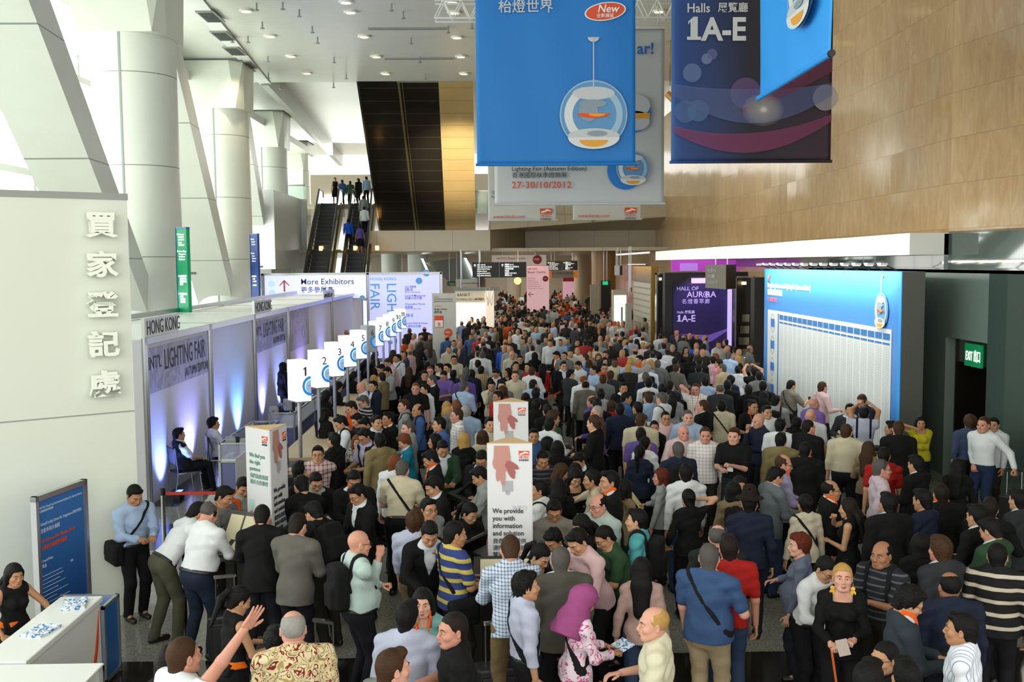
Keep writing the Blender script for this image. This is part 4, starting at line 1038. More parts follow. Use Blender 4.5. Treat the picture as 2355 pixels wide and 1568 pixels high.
def marble_mat():
    m = bpy.data.materials.new('polished_beige_marble'); m.use_nodes = True; n = m.node_tree.nodes; l = m.node_tree.links; b = n['Principled BSDF']
    b.inputs['Roughness'].default_value = .13; b.inputs['Specular IOR Level'].default_value = .45
    tc = n.new('ShaderNodeTexCoord'); sp = n.new('ShaderNodeSeparateXYZ'); l.new(tc.outputs['Object'], sp.inputs[0])   # x along the wall, z up
    def fl(o, p):
        d = n.new('ShaderNodeMath'); d.operation = 'DIVIDE'; l.new(o, d.inputs[0]); d.inputs[1].default_value = p; f = n.new('ShaderNodeMath'); f.operation = 'FLOOR'; l.new(d.outputs[0], f.inputs[0]); return d.outputs[0], f.outputs[0]
    zx, zf = fl(sp.outputs[2], 1.02); xx, xf = fl(sp.outputs[0], 1.02)
    cb = n.new('ShaderNodeCombineXYZ'); l.new(zf, cb.inputs[0]); l.new(xf, cb.inputs[1]); wn = n.new('ShaderNodeTexWhiteNoise'); l.new(cb.outputs[0], wn.inputs[0])
    mp = n.new('ShaderNodeMapping'); mp.inputs['Rotation'].default_value = (0, .5, 0); mp.inputs['Scale'].default_value = (2.1, 1, .6); l.new(tc.outputs['Object'], mp.inputs[0])
    ad = n.new('ShaderNodeVectorMath'); ad.operation = 'ADD'; l.new(mp.outputs[0], ad.inputs[0])
    sc = n.new('ShaderNodeVectorMath'); sc.operation = 'SCALE'; l.new(wn.outputs['Color'], sc.inputs[0]); sc.inputs['Scale'].default_value = 7; l.new(sc.outputs[0], ad.inputs[1])
    nz = n.new('ShaderNodeTexNoise'); nz.inputs['Scale'].default_value = 1.5; nz.inputs['Detail'].default_value = 9; nz.inputs['Roughness'].default_value = .72; nz.inputs['Distortion'].default_value = 1.1; l.new(ad.outputs[0], nz.inputs[0])
    r = n.new('ShaderNodeValToRGB'); e = r.color_ramp.elements; e[0].position = .22; e[0].color = lin('b08c62'); e[1].position = .75; e[1].color = lin('d2b68e'); k = e.new(.5); k.color = lin('c4a274'); l.new(nz.outputs['Fac'], r.inputs[0])
    mr = n.new('ShaderNodeMapRange'); mr.inputs[3].default_value = .93; mr.inputs[4].default_value = 1.05; l.new(wn.outputs['Value'], mr.inputs[0])
    mx = n.new('ShaderNodeMix'); mx.data_type = 'RGBA'; mx.blend_type = 'MULTIPLY'; mx.inputs[0].default_value = 1; l.new(r.outputs[0], mx.inputs[6]); l.new(mr.outputs[0], mx.inputs[7])
    last = None
    for o, w in ((zx, .014), (xx, .006)):
        f = n.new('ShaderNodeMath'); f.operation = 'FRACT'; l.new(o, f.inputs[0]); c = n.new('ShaderNodeMath'); c.operation = 'LESS_THAN'; l.new(f.outputs[0], c.inputs[0]); c.inputs[1].default_value = w
        if last is None: last = c.outputs[0]
        else:
            h = n.new('ShaderNodeMath'); h.operation = 'MULTIPLY'; h.inputs[1].default_value = .35; l.new(c.outputs[0], h.inputs[0]); x = n.new('ShaderNodeMath'); x.operation = 'MAXIMUM'; l.new(last, x.inputs[0]); l.new(h.outputs[0], x.inputs[1]); last = x.outputs[0]
    m3 = n.new('ShaderNodeMix'); m3.data_type = 'RGBA'; l.new(last, m3.inputs[0]); l.new(mx.outputs[2], m3.inputs[6]); m3.inputs[7].default_value = lin('a38b69'); l.new(m3.outputs[2], b.inputs['Base Color'])
    # each slab stands a hair out of true, so reflections break at the joints
    gm = n.new('ShaderNodeNewGeometry'); s2 = n.new('ShaderNodeVectorMath'); s2.operation = 'SUBTRACT'; l.new(wn.outputs['Color'], s2.inputs[0]); s2.inputs[1].default_value = (.5, .5, .5)
    s3 = n.new('ShaderNodeVectorMath'); s3.operation = 'SCALE'; s3.inputs['Scale'].default_value = .022; l.new(s2.outputs[0], s3.inputs[0]); s4 = n.new('ShaderNodeVectorMath'); s4.operation = 'ADD'; l.new(gm.outputs['Normal'], s4.inputs[0]); l.new(s3.outputs[0], s4.inputs[1])
    s5 = n.new('ShaderNodeVectorMath'); s5.operation = 'NORMALIZE'; l.new(s4.outputs[0], s5.inputs[0]); l.new(s5.outputs[0], b.inputs['Normal'])
    return m
M_FLOOR = floor_mat(); M_MARB = marble_mat()
M_CEIL = panelmat('metal_ceiling_planks', 'd3d6cd', (0, .3, 0), .016, linec='b4b8ae', rough=.35, spec=.5)
M_COL = panelmat('white_column_cladding', 'dfe4da', (0, 0, 2.64), .03, off=(0, 0, .62), linec='8c988f', rough=.35)
M_CAP = panelmat('white_cap_cladding', 'd6dccf', (0, 0, 0), rough=.35)
M_STRUT = panelmat('white_strut_cladding', 'dde2d8', (0, 0, 2.3), .03, linec='8c988f', rough=.4)
M_BEIGE = panelmat('beige_metal_panels', 'c9bda4', (2.2, 2.2, 0), .03, linec='9a8f7a', rough=.3)
M_WHITE = mat('white_paint', 'e6e9e4', .5); M_WPAN = mat('white_laminate', 'e2e6e4', .35); M_ALU = mat('aluminium', 'b9bcc0', .3, metal=.85)
M_BLACK = mat('black_paint', '0a0a0c', .4); M_DARK = mat('charcoal_laminate', '2a2826', .35); M_GLASS = mat('green_tinted_glass', 'b8dccb', .03, alpha=.35, spec=.8)
M_CHROME = mat('polished_steel', 'a8a8a6', .18, metal=1); M_GREY = mat('grey_paint', '8e928f', .4); M_WALLW = mat('painted_panel_wall', 'd5dcd1', .5, var=.02, vscale=.6)

structure(MB().box((-24, -6, -.2), (16, 125, 0)).build('floor', M_FLOOR))
ce = MB().box((-30, -8, 13.1), (16, 48.7, 13.5)).box((-30, 48.7, 13.9), (16, 88, 14.2)).box((-30, 48.7, 13.1), (16, 48.75, 14.0))
structure(ce.build('ceiling', M_CEIL))
# right wall: marble above 5 m, bent at y = 22.8
def marble(name, a, b, z0, z1):
    a = Vector(a+(0,)); b = Vector(b+(0,)); L = (b-a).length; o = MB().box((0, 0, z0), (L, .3, z1)).build(name, M_MARB, loc=a); o.rotation_euler.z = math.atan2(b.y-a.y, b.x-a.x); return structure(o)
w = marble('wall_right', (10.5, 66), (10.5, 22.8), 5.0, 13.1); w2 = marble('wall_right_bend', (10.5, 22.8), (13.6, 6.2), 5.0, 13.1)
for q in (w, w2): q.data.transform(Matrix.Translation((0, 0, 0)))
w3 = marble('wall_right_lower', (10.6, 110), (10.6, 29.1), 0, 5.0)
M_GRN = mat('grey_green_panel', '6e7f77', .3, spec=.6); M_GRG = mat('dark_green_mirror_glass', '44554f', .05, spec=1.0, coat=.6)
g = MB().box((9.25, 20.1, 0), (9.45, 29, 4.2)).box((9.25, 18.4, 2.84), (9.45, 20.1, 4.2)); structure(g.build('wall_right_service', M_GRN))
structure(MB().box((9.25, 5, 0), (9.45, 18.4, 4.2)).build('wall_right_glass', M_GRG))
structure(MB().box((10.4, 22.8, 4.2), (10.5, 29, 5.0)).prism([(10.5, 22.8, 4.2), (13.6, 6.2, 4.2), (13.7, 6.2, 4.2), (10.6, 22.8, 4.2)], (0, 0, .85)).box((9.25, 5, 4.14), (14, 29, 4.2)).build('trim_right_glass_band', M_GRG))
# exit door recess
dr = empty('door_exit', (9.5, 19.25, 0)); dr['kind'] = 'structure'
MB().box((.7, -.85, 0), (.75, .85, 2.84)).build('door_leaf', mat('door_dark', '14110f', .35), dr); MB().box((-.05, -.85, 0), (.7, -.8, 2.84)).box((-.05, .8, 0), (.7, .85, 2.84)).build('door_jamb', mat('bronze_door', '2c2620', .3, metal=.6), dr)
MB().box((-.02, -.85, 2.35), (.06, .85, 2.84)).build('door_lintel', mat('brushed_steel', '6c6c68', .3, metal=.9), dr)
M_SIGNG = mat('exit_green', '0c7a48', .5, emit=.35)
ex = empty('exit_sign', (9.42, 19.2, 2.32), 0, 'small green EXIT sign on the steel lintel over the doorway', 'sign'); MB().box((-.05, -.33, 0), (0, .33, .44)).build('sign_face', M_SIGNG, ex)
M_LW = mat('white_lettering', 'f2f4f0', .5); M_LWE = mat('lit_white_lettering', 'f6f8f4', .5, emit=.9)
textmesh('EXIT 出口', .25, M_LWE, 'lettering', ex, frame((-.055, .28, .12), (0, -1, 0)), .012, xs=.55)
# white canopy along the right wall
cn = MB(); pts = [(9.6, 22.8), (9.72, 27), (9.5, 31), (9.66, 36), (9.5, 41), (9.62, 47), (9.55, 57.8)]
for i, (a, b) in enumerate(zip(pts[:-1], pts[1:])): cn.prism([(a[0], a[1], 4.52), (b[0], b[1], 4.52), (10.5, b[1], 4.52), (10.5, a[1], 4.52)], (0, 0, .5))
structure(cn.build('trim_canopy', M_WHITE)); cf = MB()
for a, b in zip(pts[:-1], pts[1:]): cf.prism([(a[0]-.012, a[1], 4.52), (b[0]-.012, b[1], 4.52), (b[0]-.012, b[1], 5.02), (a[0]-.012, a[1], 5.02)], (.01, 0, 0))
structure(cf.build('trim_canopy_fascia', mat('backlit_fascia', 'f4f4f0', .5, emit=.45)))
# glass clerestory band beneath the canopy
structure(MB().box((10.45, 29, 4.2), (10.5, 45, 4.5)).build('trim_clerestory', M_GRG))

# colonnade, struts and facade on the left
CX = lambda y: -10.5-(y-30.4)*.0835
def column(y, lab):
    x = CX(y); t = empty('column', (x, y, 0), 0, lab, 'column', None)
    MB().lathe([(1.2, 0), (1.2, 11.15)], n=48).build('shaft', M_COL, t, smooth=True)
    MB().box((-.03, -1.215, 0), (.03, -1.1, 11.15)).build('seam', mat('joint_grey', '97a29a', .5), t)
    m = MB(); top = [(-1.55, -1.3), (.7, -1.3), (1.25, -.95), (1.3, 0), (1.25, 1), (-1.55, 1.3)]; bot = [(-1.2, -1.22), (.95, -1.22), (1.2, -.7), (1.2, 0), (1.2, .9), (-1.2, 1.2)]
    n = 6; m.add([(p[0], p[1], 11.05) for p in bot]+[(p[0], p[1], 13.1) for p in top], [tuple(range(6))[::-1], tuple(range(6, 12))]+[(i, (i+1) % 6, 6+(i+1) % 6, 6+i) for i in range(6)])
    m.build('capital', M_CAP, t)
    MB().box((-1.55, -1.31, 13.02), (1.3, 1.3, 13.09)).build('shadow_gap', mat('gap_grey', '5c6660', .6), t)
for y, lb in ((16.4, 'huge white clad column cut by the left picture edge'), (30.4, 'largest white clad column behind the registration booths'), (44.4, 'white clad column carrying the blue direction sign'), (58.5, 'white clad column just before the escalators'), (72.3, 'farthest white clad column beyond the escalators')): column(y, lb)
def strut(y0, lab):
    x0 = CX(y0); a = Vector((x0+.85, y0+.6, 12.3)); b = Vector((CX(y0+13.6)-.1, y0+18, .2)); d = (b-a); s = Vector((1, 0, 0)); u = d.normalized().cross(s).normalized()
    o = MB().prism([a-s*1.5+u*.45, a+u*.45, a-u*.45, a-s*1.5-u*.45], d).build('strut', M_STRUT); tag(o, lab, 'strut')
for y, lb in ((2.2, 'white slanting strut nearest the picture edge'), (16.2, 'broad white slanting strut above the white entrance wall'), (30.2, 'white slanting strut between largest column and blue-sign column'), (44.3, 'narrow slanting strut before the escalator column')): strut(y, lb)
fc = MB()
for z in (4.2, 5.6, 7.4, 9.2, 11.2): fc.box((-15.6, 2, z), (-15.1, 74, z+.22))
for i in range(19): fc.box((-15.5, 2+i*4, 0), (-15.2, 2.18+i*4, 13.1))
structure(fc.build('window_1', M_WHITE)); structure(MB().box((-15.38, 2, 0), (-15.35, 74, 13.1)).build('window_1_glazing', mat('clear_glass', 'ffffff', .02, alpha=.08)))
lv = MB()
for i in range(9): lv.box((-16.9, 14+i*5, 3+(i % 3)*2.2), (-16.2, 16.5+i*5, 3.9+(i % 3)*2.2))
tag(lv.build('facade_louvre', mat('louvre_grey', 'a8a89c', .6)), 'grey sunshade louvres outside the bright left windows', 'louvre', kind='structure')
structure(MB().box((-15.5, 2, 12.2), (-12.6, 74, 12.6)).build('trim_window_head', M_WHITE))
# strip with air vents beside the ceiling, downlights, slots
def c13(px, py, z=13.08): return atz(px, py, z)
st = MB(); A, B, C_, D = c13(428, 0), c13(600, 194), c13(624, 193), c13(469, 0); dA = (A-B)*.5; dD = (D-C_)*.5
st.prism([A+dA, B, C_, D+dD], (0, 0, -.05)); structure(st.build('trim_ceiling_strip', M_WHITE))
for i, (px, py) in enumerate(((484, 40), (513, 84), (540, 119), (566, 150))):
    p = c13(px, py, 12.99); t = empty('air_vent', p, 0, ['nearest air vent', 'second air vent', 'third air vent', 'farthest air vent'][i]+' in the ceiling strip over the columns', 'vent', 'air vents in the ceiling strip')
    MB().box((-.32, -.75, .0), (.32, .75, .04)).build('grille', mat('vent_grey', '8f948e', .6), t)
    s = MB()
    for k in range(7): s.box((-.25, -.62+k*.19, -.03), (.25, -.56+k*.19, .01))
    s.build('slat', mat('vent_dark', '4c504c', .6), t)
WARM = mat('warm_lamp', 'ffe0a0', .5, emit=6); DL = [(566, 26), (621, 84), (547, 128), (669, 130), (706, 169), (806, 29), (837, 85), (865, 131), (887, 170), (1044, 30), (1051, 87), (1060, 131), (1067, 170), (1515, 27), (1512, 100), (1040, 6), (795, 6), (1820, 60), (1700, 120)]
for i, (px, py) in enumerate(DL[:17]):
    p = c13(px, py, 13.06); t = empty('downlight', p, 0, 'recessed warm downlight in the white plank ceiling', 'light', 'recessed ceiling downlights')
    MB().lathe([(0, -.0), (.17, -.0)], n=20).build('lens', WARM, t); MB().lathe([(.17, -.02), (.24, -.02), (.24, .03), (.17, .03)], n=20).build('trim_ring', M_WHITE, t)
    if i % 2 == 0: spot('downlight_beam', p+V3(0, 0, -.1), p+V3(0, 0, -5), 260, (1, .82, .6), 110, .8, .2)
for x0, x1, y in ((847, 1028, 66), (885, 1043, 135), (913, 1052, 189)):
    a = c13(x0, y); b = c13(x1, y); tag(MB().box((a.x, a.y-.12, 13.05), (b.x, a.y+.12, 13.11)).build('linear_diffuser', M_GREY), 'long slot diffuser recessed in the ceiling', 'vent', 'slot diffusers in the ceiling')
for i in range(22):
    px, py = [(603, 50), (570, 83), (616, 129), (688, 22), (730, 85), (768, 131), (534, 83), (767, 190), (617, 168), (796, 169), (645, 193), (927, 26), (945, 86), (965, 130), (978, 170), (590, 7), (1085, 50), (1100, 86), (650, 5), (718, 60), (900, 8), (1030, 60)][i]
    p = c13(px, py, 13.1); tag(MB().tube((0, 0, 0), (0, 0, -.22), .03, n=6).tube((0, 0, -.22), (0, 0, -.25), .08, n=8).build('sprinkler', M_GREY, loc=p), 'small sprinkler head hanging from the ceiling', 'sprinkler', 'ceiling sprinklers')
# fascia beam that drops beside the atrium
a = aty(600, 195, 48.7); b = aty(707, 267, 66)
structure(MB().prism([(a.x, 48.7, 13.9), (a.x, 48.7, 12.95), (a.x-2.2, 88, 12.95), (a.x-2.2, 88, 13.9)], (.35, 0, 0)).build('trim_atrium_fascia', mat('fascia_grey', '9c9d94', .35)))

# mezzanine
Z2 = 8.2
structure(MB().box((-7.0, 58.5, 5.15), (-.1, 59, 6.35)).box((-.1, 58.5, 5.15), (0, 62, 6.35)).build('wall_mezzanine_front', M_BEIGE))
mz = MB().prism([(-.1, 58.6, 6.35), (2.2, 64, 6.4), (10.5, 64, 6.4), (10.5, 60, 7.1), (0, 58.6, 7.1)], (0, 0, .1)).box((2.2, 63.8, 5.35), (10.5, 64.1, 6.5)).prism([(-.1, 58.6, 5.15), (2.2, 63.9, 5.35), (2.2, 63.9, 6.45), (-.1, 58.6, 6.35)], (-.15, .1, 0)).box((0, 59.8, 7.1), (10.5, 60.2, 8.3))
structure(mz.build('wall_mezzanine_recess', M_BEIGE))
structure(MB().box((-20, 63.4, Z2-.3), (10.5, 110, Z2)).box((-20, 59, 5.1), (10.5, 110, 5.3)).build('floor_mezzanine', M_BEIGE))
structure(MB().box((-14, 110, 0), (12, 110.5, 5.1)).box((-30, 88, Z2), (12, 88.5, 12.2)).build('wall_far', mat('far_wall', 'ccc4b4', .6)))
structure(MB().box((-20, 66, Z2), (-12.2, 66.3, 10.6)).box((-13.2, 60, 0), (-10.9, 60.4, Z2+.1)).box((-13.2, 52.5, 4.2), (-11.2, 60, Z2+.1)).build('wall_escalator_side', M_WPAN))
fb = empty('window_2', (0, 87.9, 0)); fb['kind'] = 'structure'; MB().box((-14.5, -.1, 9.0), (-8, 0, 9.9)).box((-14.5, -.1, 10.1), (-8, 0, 10.4)).build('lit_glazing', mat('bright_glazing', 'f4fff8', .5, emit=2.2), fb)
bl = empty('balustrade', (-12.3, 62.8, Z2), 0, 'glass balustrade on the upper level left of the escalators', 'railing'); MB().box((-1.2, 0, 0), (.9, .04, 1.1)).build('glass_pane', M_GLASS, bl); MB().box((-1.2, -.03, 1.1), (.9, .07, 1.17)).build('handrail', M_CHROME, bl)
bl = empty('balustrade', (-.8, 60.4, Z2-.8), 0, 'glass balustrade beside the dark escalator underside', 'railing'); MB().box((-.3, 0, 0), (1.1, .04, 1.3)).build('glass_pane', M_GLASS, bl); MB().box((-.3, -.03, 1.3), (1.1, .07, 1.38)).build('handrail', M_CHROME, bl)
# dark polished underside of the upper escalators
e0, e1 = 48.6, 58.4; dk = empty('escalator_soffit', (0, 0, 0), 0, 'dark bronze polished underside of the upper escalators', 'escalator')
M_BRZ = panelmat('dark_bronze_panel', '3a3630', (0, .72, 0), .03, linec='6a6458', rough=.16, metal=.75, var=.03, bumpy=.05); M_GOLDREFL = panelmat('painted_gold_reflection', 'dcc088', (0, .72, 0), .02, linec='a88450', rough=.22, metal=.6, var=.05, bumpy=.5)  # gold: warm reflection on the dark underside, put into the colour
spot('added_gold_fill', (-1.4, 44, 5.5), (-1.6, 53, 9.5), 12000, (1, .85, .6), 38, .9, .3)  # added spot that brightens the gold strip, no fixture behind it
def sf(xa, xb, m, n): MB().prism([(xa[0], e0, 13.1), (xb[0], e0, 13.1), (xb[1], e1, 6.35), (xa[1], e1, 6.35)], (0, .35, .5)).build(n, m, dk)
sf((-6.2, -6.35), (-2.4, -2.6), M_BRZ, 'dark_panel'); sf((-2.4, -2.6), (-.75, -.85), M_GOLDREFL, 'gold_reflection_strip')
MB().prism([(-4.35, e0-.02, 13.05), (-4.25, e0-.02, 13.05), (-4.25, e1-.02, 6.36), (-4.35, e1-.02, 6.36)], (0, -.02, 0)).prism([(-4.15, e0-.02, 13.05), (-4.12, e0-.02, 13.05), (-4.12, e1-.02, 6.36), (-4.15, e1-.02, 6.36)], (0, -.02, 0)).build('joint_cover', mat('brass_line', 'a89870', .3, metal=.9), dk)
MB().prism([(-6.2, e0, 13.1), (-6.35, e1, 6.35), (-6.35, e1+1, 7.2), (-6.2, e0+1, 13.9)], (-.1, 0, 0)).build('side_cladding', M_CHROME, dk)
# escalators
def esc(xt, xb, lab):
    t = empty('escalator', (xb, 48.8, 0), 0, lab, 'escalator', None); L = 63-48.8; sx = (xt-xb)/L*1.0
    S_ = MB(); n = 34
    for i in range(n):
        y0 = L*i/n; y1 = L*(i+1)/n; z = Z2*(i+1)/n; S_.box((sx*y0-.5, y0, z-.5), (sx*y0+.5, y1+.1, z))
    S_.build('steps', mat('step_black', '0c0c0e', .45), t); N_ = MB()
    for i in range(n):
        y0 = L*i/n; z = Z2*(i+1)/n; N_.box((sx*y0-.49, y0-.012, z-.03), (sx*y0+.49, y0, z))
    N_.build('step_edges', mat('step_edge', '3a3c40', .4), t)
    for s in (-1, 1):
        x = s*.62; MB().prism([(x, -1.2, 0), (x, 0, 0), (x+sx*L, L, Z2), (x+sx*L, L+1.2, Z2), (x+sx*L, L+1.2, Z2-.8), (x+sx*L, L, Z2-.8), (x, .9, -.1)], (.16*s, 0, 0)).build('skirt', mat('bronze_skirt', '8c7c58', .25, metal=.9), t)
        MB().prism([(x, -1.2, .1), (x, 0, .1), (x+sx*L, L, Z2+.1), (x+sx*L, L+1.2, Z2+.1), (x+sx*L, L+1.2, Z2+.85), (x+sx*L, L, Z2+.85), (x, 0, .85), (x, -1.2, .85)], (.03, 0, 0)).build('balustrade_glass', mat('smoked_glass', '5c6458', .08, alpha=.75, spec=.8), t)
        MB().path([(x, -1.5, .5), (x, -1.2, .88), (x, 0, .88), (x+sx*L, L, Z2+.88), (x+sx*L, L+1.2, Z2+.88), (x+sx*L, L+1.5, Z2+.5)], .06).build('handrail', M_BLACK, t)
        for yy in (4.6, 8.6): MB().box((x-.08, yy, yy*Z2/L+.25), (x+.08, yy+.5, yy*Z2/L+.5)).build('comb_lamp', mat('amber_lamp', 'ffc070', .4, emit=3), t)
esc(-10.0, -9.05, 'empty left escalator with black steps'); esc(-7.95, -7.1, 'right escalator carrying people to the upper level')
# ---------------------------------------------------------------- signs, banners, furniture
M_BLU = mat('banner_blue', '0f76c4', .6); M_BLUL = mat('light_blue', '2fa0f4', .6); M_ORG = mat('logo_orange', 'd9502a', .6); M_INK = mat('dark_ink', '30343c', .6); M_GREYT = mat('light_grey_print', 'c4c8ca', .6)
def cloth(name, m, parent, w, h, wave=.03, ph=0, nx=40, nz=30):
    vs = []; fs = []
    for j in range(nz+1):
        for i in range(nx+1):
            u = i/nx; v = j/nz; amp = wave*(.35+.65*(1-v)*0+.5*v); vs.append((u*w, amp*math.sin(u*7+ph)*.6+amp*.5*math.sin(u*17+v*5+ph), v*h))
    for j in range(nz):
        for i in range(nx): a = j*(nx+1)+i; fs.append((a, a+1, a+nx+2, a+nx+1))
    mb = MB(); mb.add(vs, fs); o = mb.build(name, m, parent, smooth=True); md = o.modifiers.new('thickness', 'SOLIDIFY'); md.thickness = .012; return o
def disc(name, parent, c, rx, rz, m, y=-.05, n=40, a0=0, a1=2*math.pi, rot=0, inner=0):
    vs = []; fs = []; cr, sr = math.cos(rot), math.sin(rot)
    def P(t, k): x, z = rx*k*math.cos(t), rz*k*math.sin(t); return (c[0]+x*cr-z*sr, y, c[1]+x*sr+z*cr)
    if inner:
        for i in range(n+1): t = a0+(a1-a0)*i/n; vs += [P(t, 1), P(t, inner)]
        fs = [(2*i, 2*i+1, 2*i+3, 2*i+2) for i in range(n)]
    else:
        vs = [P(a0+(a1-a0)*i/n, 1) for i in range(n+1)]; fs = [tuple(range(n+1))]
    o = MB().add(vs, fs).build(name, m, parent); return o
M_GL1 = mat('print_glass_blue', '5c94c4', .6); M_GL2 = mat('print_glass_pale', '9cbcd0', .6); M_GL3 = mat('print_white', 'd8dcdc', .6); M_OR2 = mat('print_orange_disc', 'e0501c', .6); M_YEL = mat('print_amber', 'e8a030', .6); M_MAP = mat('print_map_grey', '8a9aa6', .6)
def lamp_print(p, c, r, y=-.05, rod=0, hang=True, dy=.004):
    x, z = c; k = 0
    def d(*a, **q):
        nonlocal k; k += 1; disc('lamp_print', p, *a, y=y-dy*k, **q)
    if rod:
        MB().box((x-.012, y-.02, z+r*.2), (x+.012, y-.012, z+r+rod)).build('lamp_print', M_GREYT, p); d((x, z+r+rod), .13*r*1.3, .09*r*1.5, M_GREYT, a0=math.pi, a1=2*math.pi)
    d((x, z), r, r, M_GL2); d((x, z), r*.96, r*.96, M_GL1); d((x, z), r*.86, r*.86, M_GL3, a0=math.pi*.62, a1=math.pi*1.38, inner=.72); d((x, z), r*.86, r*.86, M_GL2, a0=-math.pi*.38, a1=math.pi*.38, inner=.78)
    d((x, z+r*.62), r*.62, r*.19, M_GREYT); d((x-r*.15, z+r*.1), r*.28, r*.3, M_MAP); d((x-r*.02, z+r*.32), r*.4, r*.12, M_MAP)
    d((x, z+r*.04), r*.48, r*.14, M_OR2, a0=math.pi, a1=2*math.pi); d((x+r*.1, z+r*.03), r*.25, r*.09, M_YEL, a0=math.pi, a1=2*math.pi)
    d((x, z-r*.62), r*.76, r*.22, M_GREYT); d((x, z-r*.66), r*.76, r*.34, M_GL3, a0=math.pi, a1=2*math.pi); d((x, z-r*.74), r*.42, r*.2, M_YEL, a0=math.pi, a1=2*math.pi); d((x+r*.1, z-r*.55), r*.3, r*.08, M_MAP)
def logo(p, x, z, s, y=-.03):
    MB().box((x, y, z), (x+s, y+.01, z+s*.42)).build('logo', M_ORG, p); disc('logo', p, (x+s*.35, z+s*.16), s*.3, s*.07, M_LW, y=y-.004, rot=.25); disc('logo', p, (x+s*.72, z+s*.26), s*.25, s*.06, M_LW, y=y-.004, rot=-.3)
    textmesh('HKTDC', s*.36, M_ORG, 'lettering', p, frame((x, y, z-s*.32), (1, 0, 0)), 0, xs=.8); textmesh('香港貿發局', s*.19, M_INK, 'lettering', p, frame((x, y, z-s*.55), (1, 0, 0)), 0)
def one(p, x, z, size, m, y=-.04, b=.0, xs=1.):
    h = size*.73; w = size*(.075+b)*xs; a = x+size*.3*xs
    vs = [(a-w, y, z), (a+w, y, z), (a+w, y, z+h), (a-w*.2, y, z+h), (a-size*.2*xs, y, z+h*.8), (a-size*.2*xs, y, z+h*.66), (a-w, y, z+h*.8)]
    mb = MB(); mb.prism(vs, (0, .003, 0))
    if b > .02: mb.box((a-size*.24*xs, y-.002, z), (a+size*.24*xs, y+.002, z+h*.14))
    return mb.build('lettering', m, p)
def T(p, s, x, z, size, m, bold=0, y=-.04, **k):
    if s == '1A-E': one(p, x, z, size, m, y, bold*1.6, k.get('xs', 1)); x += size*.58*k.get('xs', 1); s = 'A-E'
    return textmesh(s, size, m, 'lettering', p, frame((x, y, z), (1, 0, 0)), bold, **k)
def banner(name, d, pxl, pxr, pyb, ztop, m, lab, wave=.03, ph=0):
    a = aty(pxl, pyb, d); b = aty(pxr, pyb, d); t = empty(name, (a.x, d, a.z), 0, lab, 'banner'); w = b.x-a.x; h = ztop-a.z; cloth('fabric', m, t, w, h, wave, ph)
    MB().tube((-.03, 0, .02), (w+.03, 0, .02), .035).build('bottom_rod', m, t); MB().box((0, -.03, h-.06), (w, .03, h)).build('top_rail', M_ALU, t)
    c = MB().tube((.2, 0, h), (.2, 0, 13.1-a.z), .012, n=6).tube((w-.2, 0, h), (w-.2, 0, 13.1-a.z), .012, n=6); c.build('cable', M_ALU, t); return t, w, h
S = lambda d, px: px*d/FPX
# big blue banner
t, w, h = banner('hanging_banner', 23, 1097, 1461, 381, 11.2, M_BLU, 'large blue banner with a hanging glass lamp picture', .035)
k = 23/FPX; zz = lambda py: (381-py)*k; xx = lambda px: (px-1097)*k
T(t, 'World of Table Lamps', xx(1148), zz(9), 30*k*1.25, M_GREYT, .004, y=-.07); T(t, '枱燈世界', xx(1148), zz(40), 31*k, M_GREYT, .006, y=-.07)
disc('badge_rim', t, (xx(1389), zz(40)), 47*k, 20*k, M_LW, y=-.06, rot=.14); disc('badge', t, (xx(1389), zz(40)), 44*k, 18*k, M_ORG, y=-.066, rot=.14)
T(t, 'New', xx(1371), zz(42), 24*k, M_LW, .01, y=-.075, shear=.2); T(t, '全新展區', xx(1369), zz(53), 10*k, M_LW, .002, y=-.075)
lamp_print(t, (xx(1362), zz(269)), 77*k, y=-.07, rod=95*k)
# white banner behind
t, w, h = banner('hanging_banner', 28, 1138, 1527, 472, 10.85, mat('banner_white', 'c9ccca', .7), 'large white banner with the orange fair date behind the blue one', .03, 1)
k = 28/FPX; zz = lambda py: (472-py)*k; xx = lambda px: (px-1138)*k
T(t, 'Lighting Fair (Autumn Edition)', xx(1177), zz(395), 14*k, M_INK, .003, y=-.07); T(t, '香港國際秋季燈飾展', xx(1177), zz(410), 14*k, M_INK, .001, y=-.07); T(t, '27-30/10/2012', xx(1177), zz(434), 21*k, M_ORG, .012, y=-.07, sp=1.1)
T(t, 'ar!', xx(1462), zz(135), 36*k, mat('ink_blue', '1c6cb8', .6), .02, y=-.07); disc('blue_circle', t, (xx(1436), zz(395)), 41*k, 44*k, mat('ink_blue2', '1a7ac8', .6), y=-.06); lamp_print(t, (xx(1453), zz(391)), 38*k, y=-.07)
disc('lamp_print', t, (xx(1455), zz(268)), 40*k, 42*k, mat('ink_blue2'), y=-.06); disc('lamp_print', t, (xx(1461), zz(250)), 31*k, 25*k, M_GREYT, y=-.066); disc('lamp_print', t, (xx(1461), zz(284)), 30*k, 22*k, M_GREYT, y=-.066); MB().box((xx(1430), -.075, zz(279)), (xx(1492), -.07, zz(267))).build('lamp_print', M_YEL, t)
# small far banners
for (l, r, b, lb) in ((1123, 1280, 508, 'left small white banner with web address far down the hall'), (1318, 1475, 506, 'right small white banner with web address far down the hall')):
    t, w, h = banner('small_banner', 45, l, r, b, 11, mat('banner_white'), lb, .02, 2); k = 45/FPX
    T(t, 'www.hktdc.com', 10*k, 6*k, 11*k, M_ORG, 0, y=-.06, shear=.2); logo(t, 118*k, 16*k, 27*k, y=-.06)
    if l < 1200: T(t, 'Quality products', 8*k, 62*k, 9*k, M_INK, 0, y=-.06); T(t, 'by world brands', 8*k, 52*k, 9*k, M_INK, 0, y=-.06)
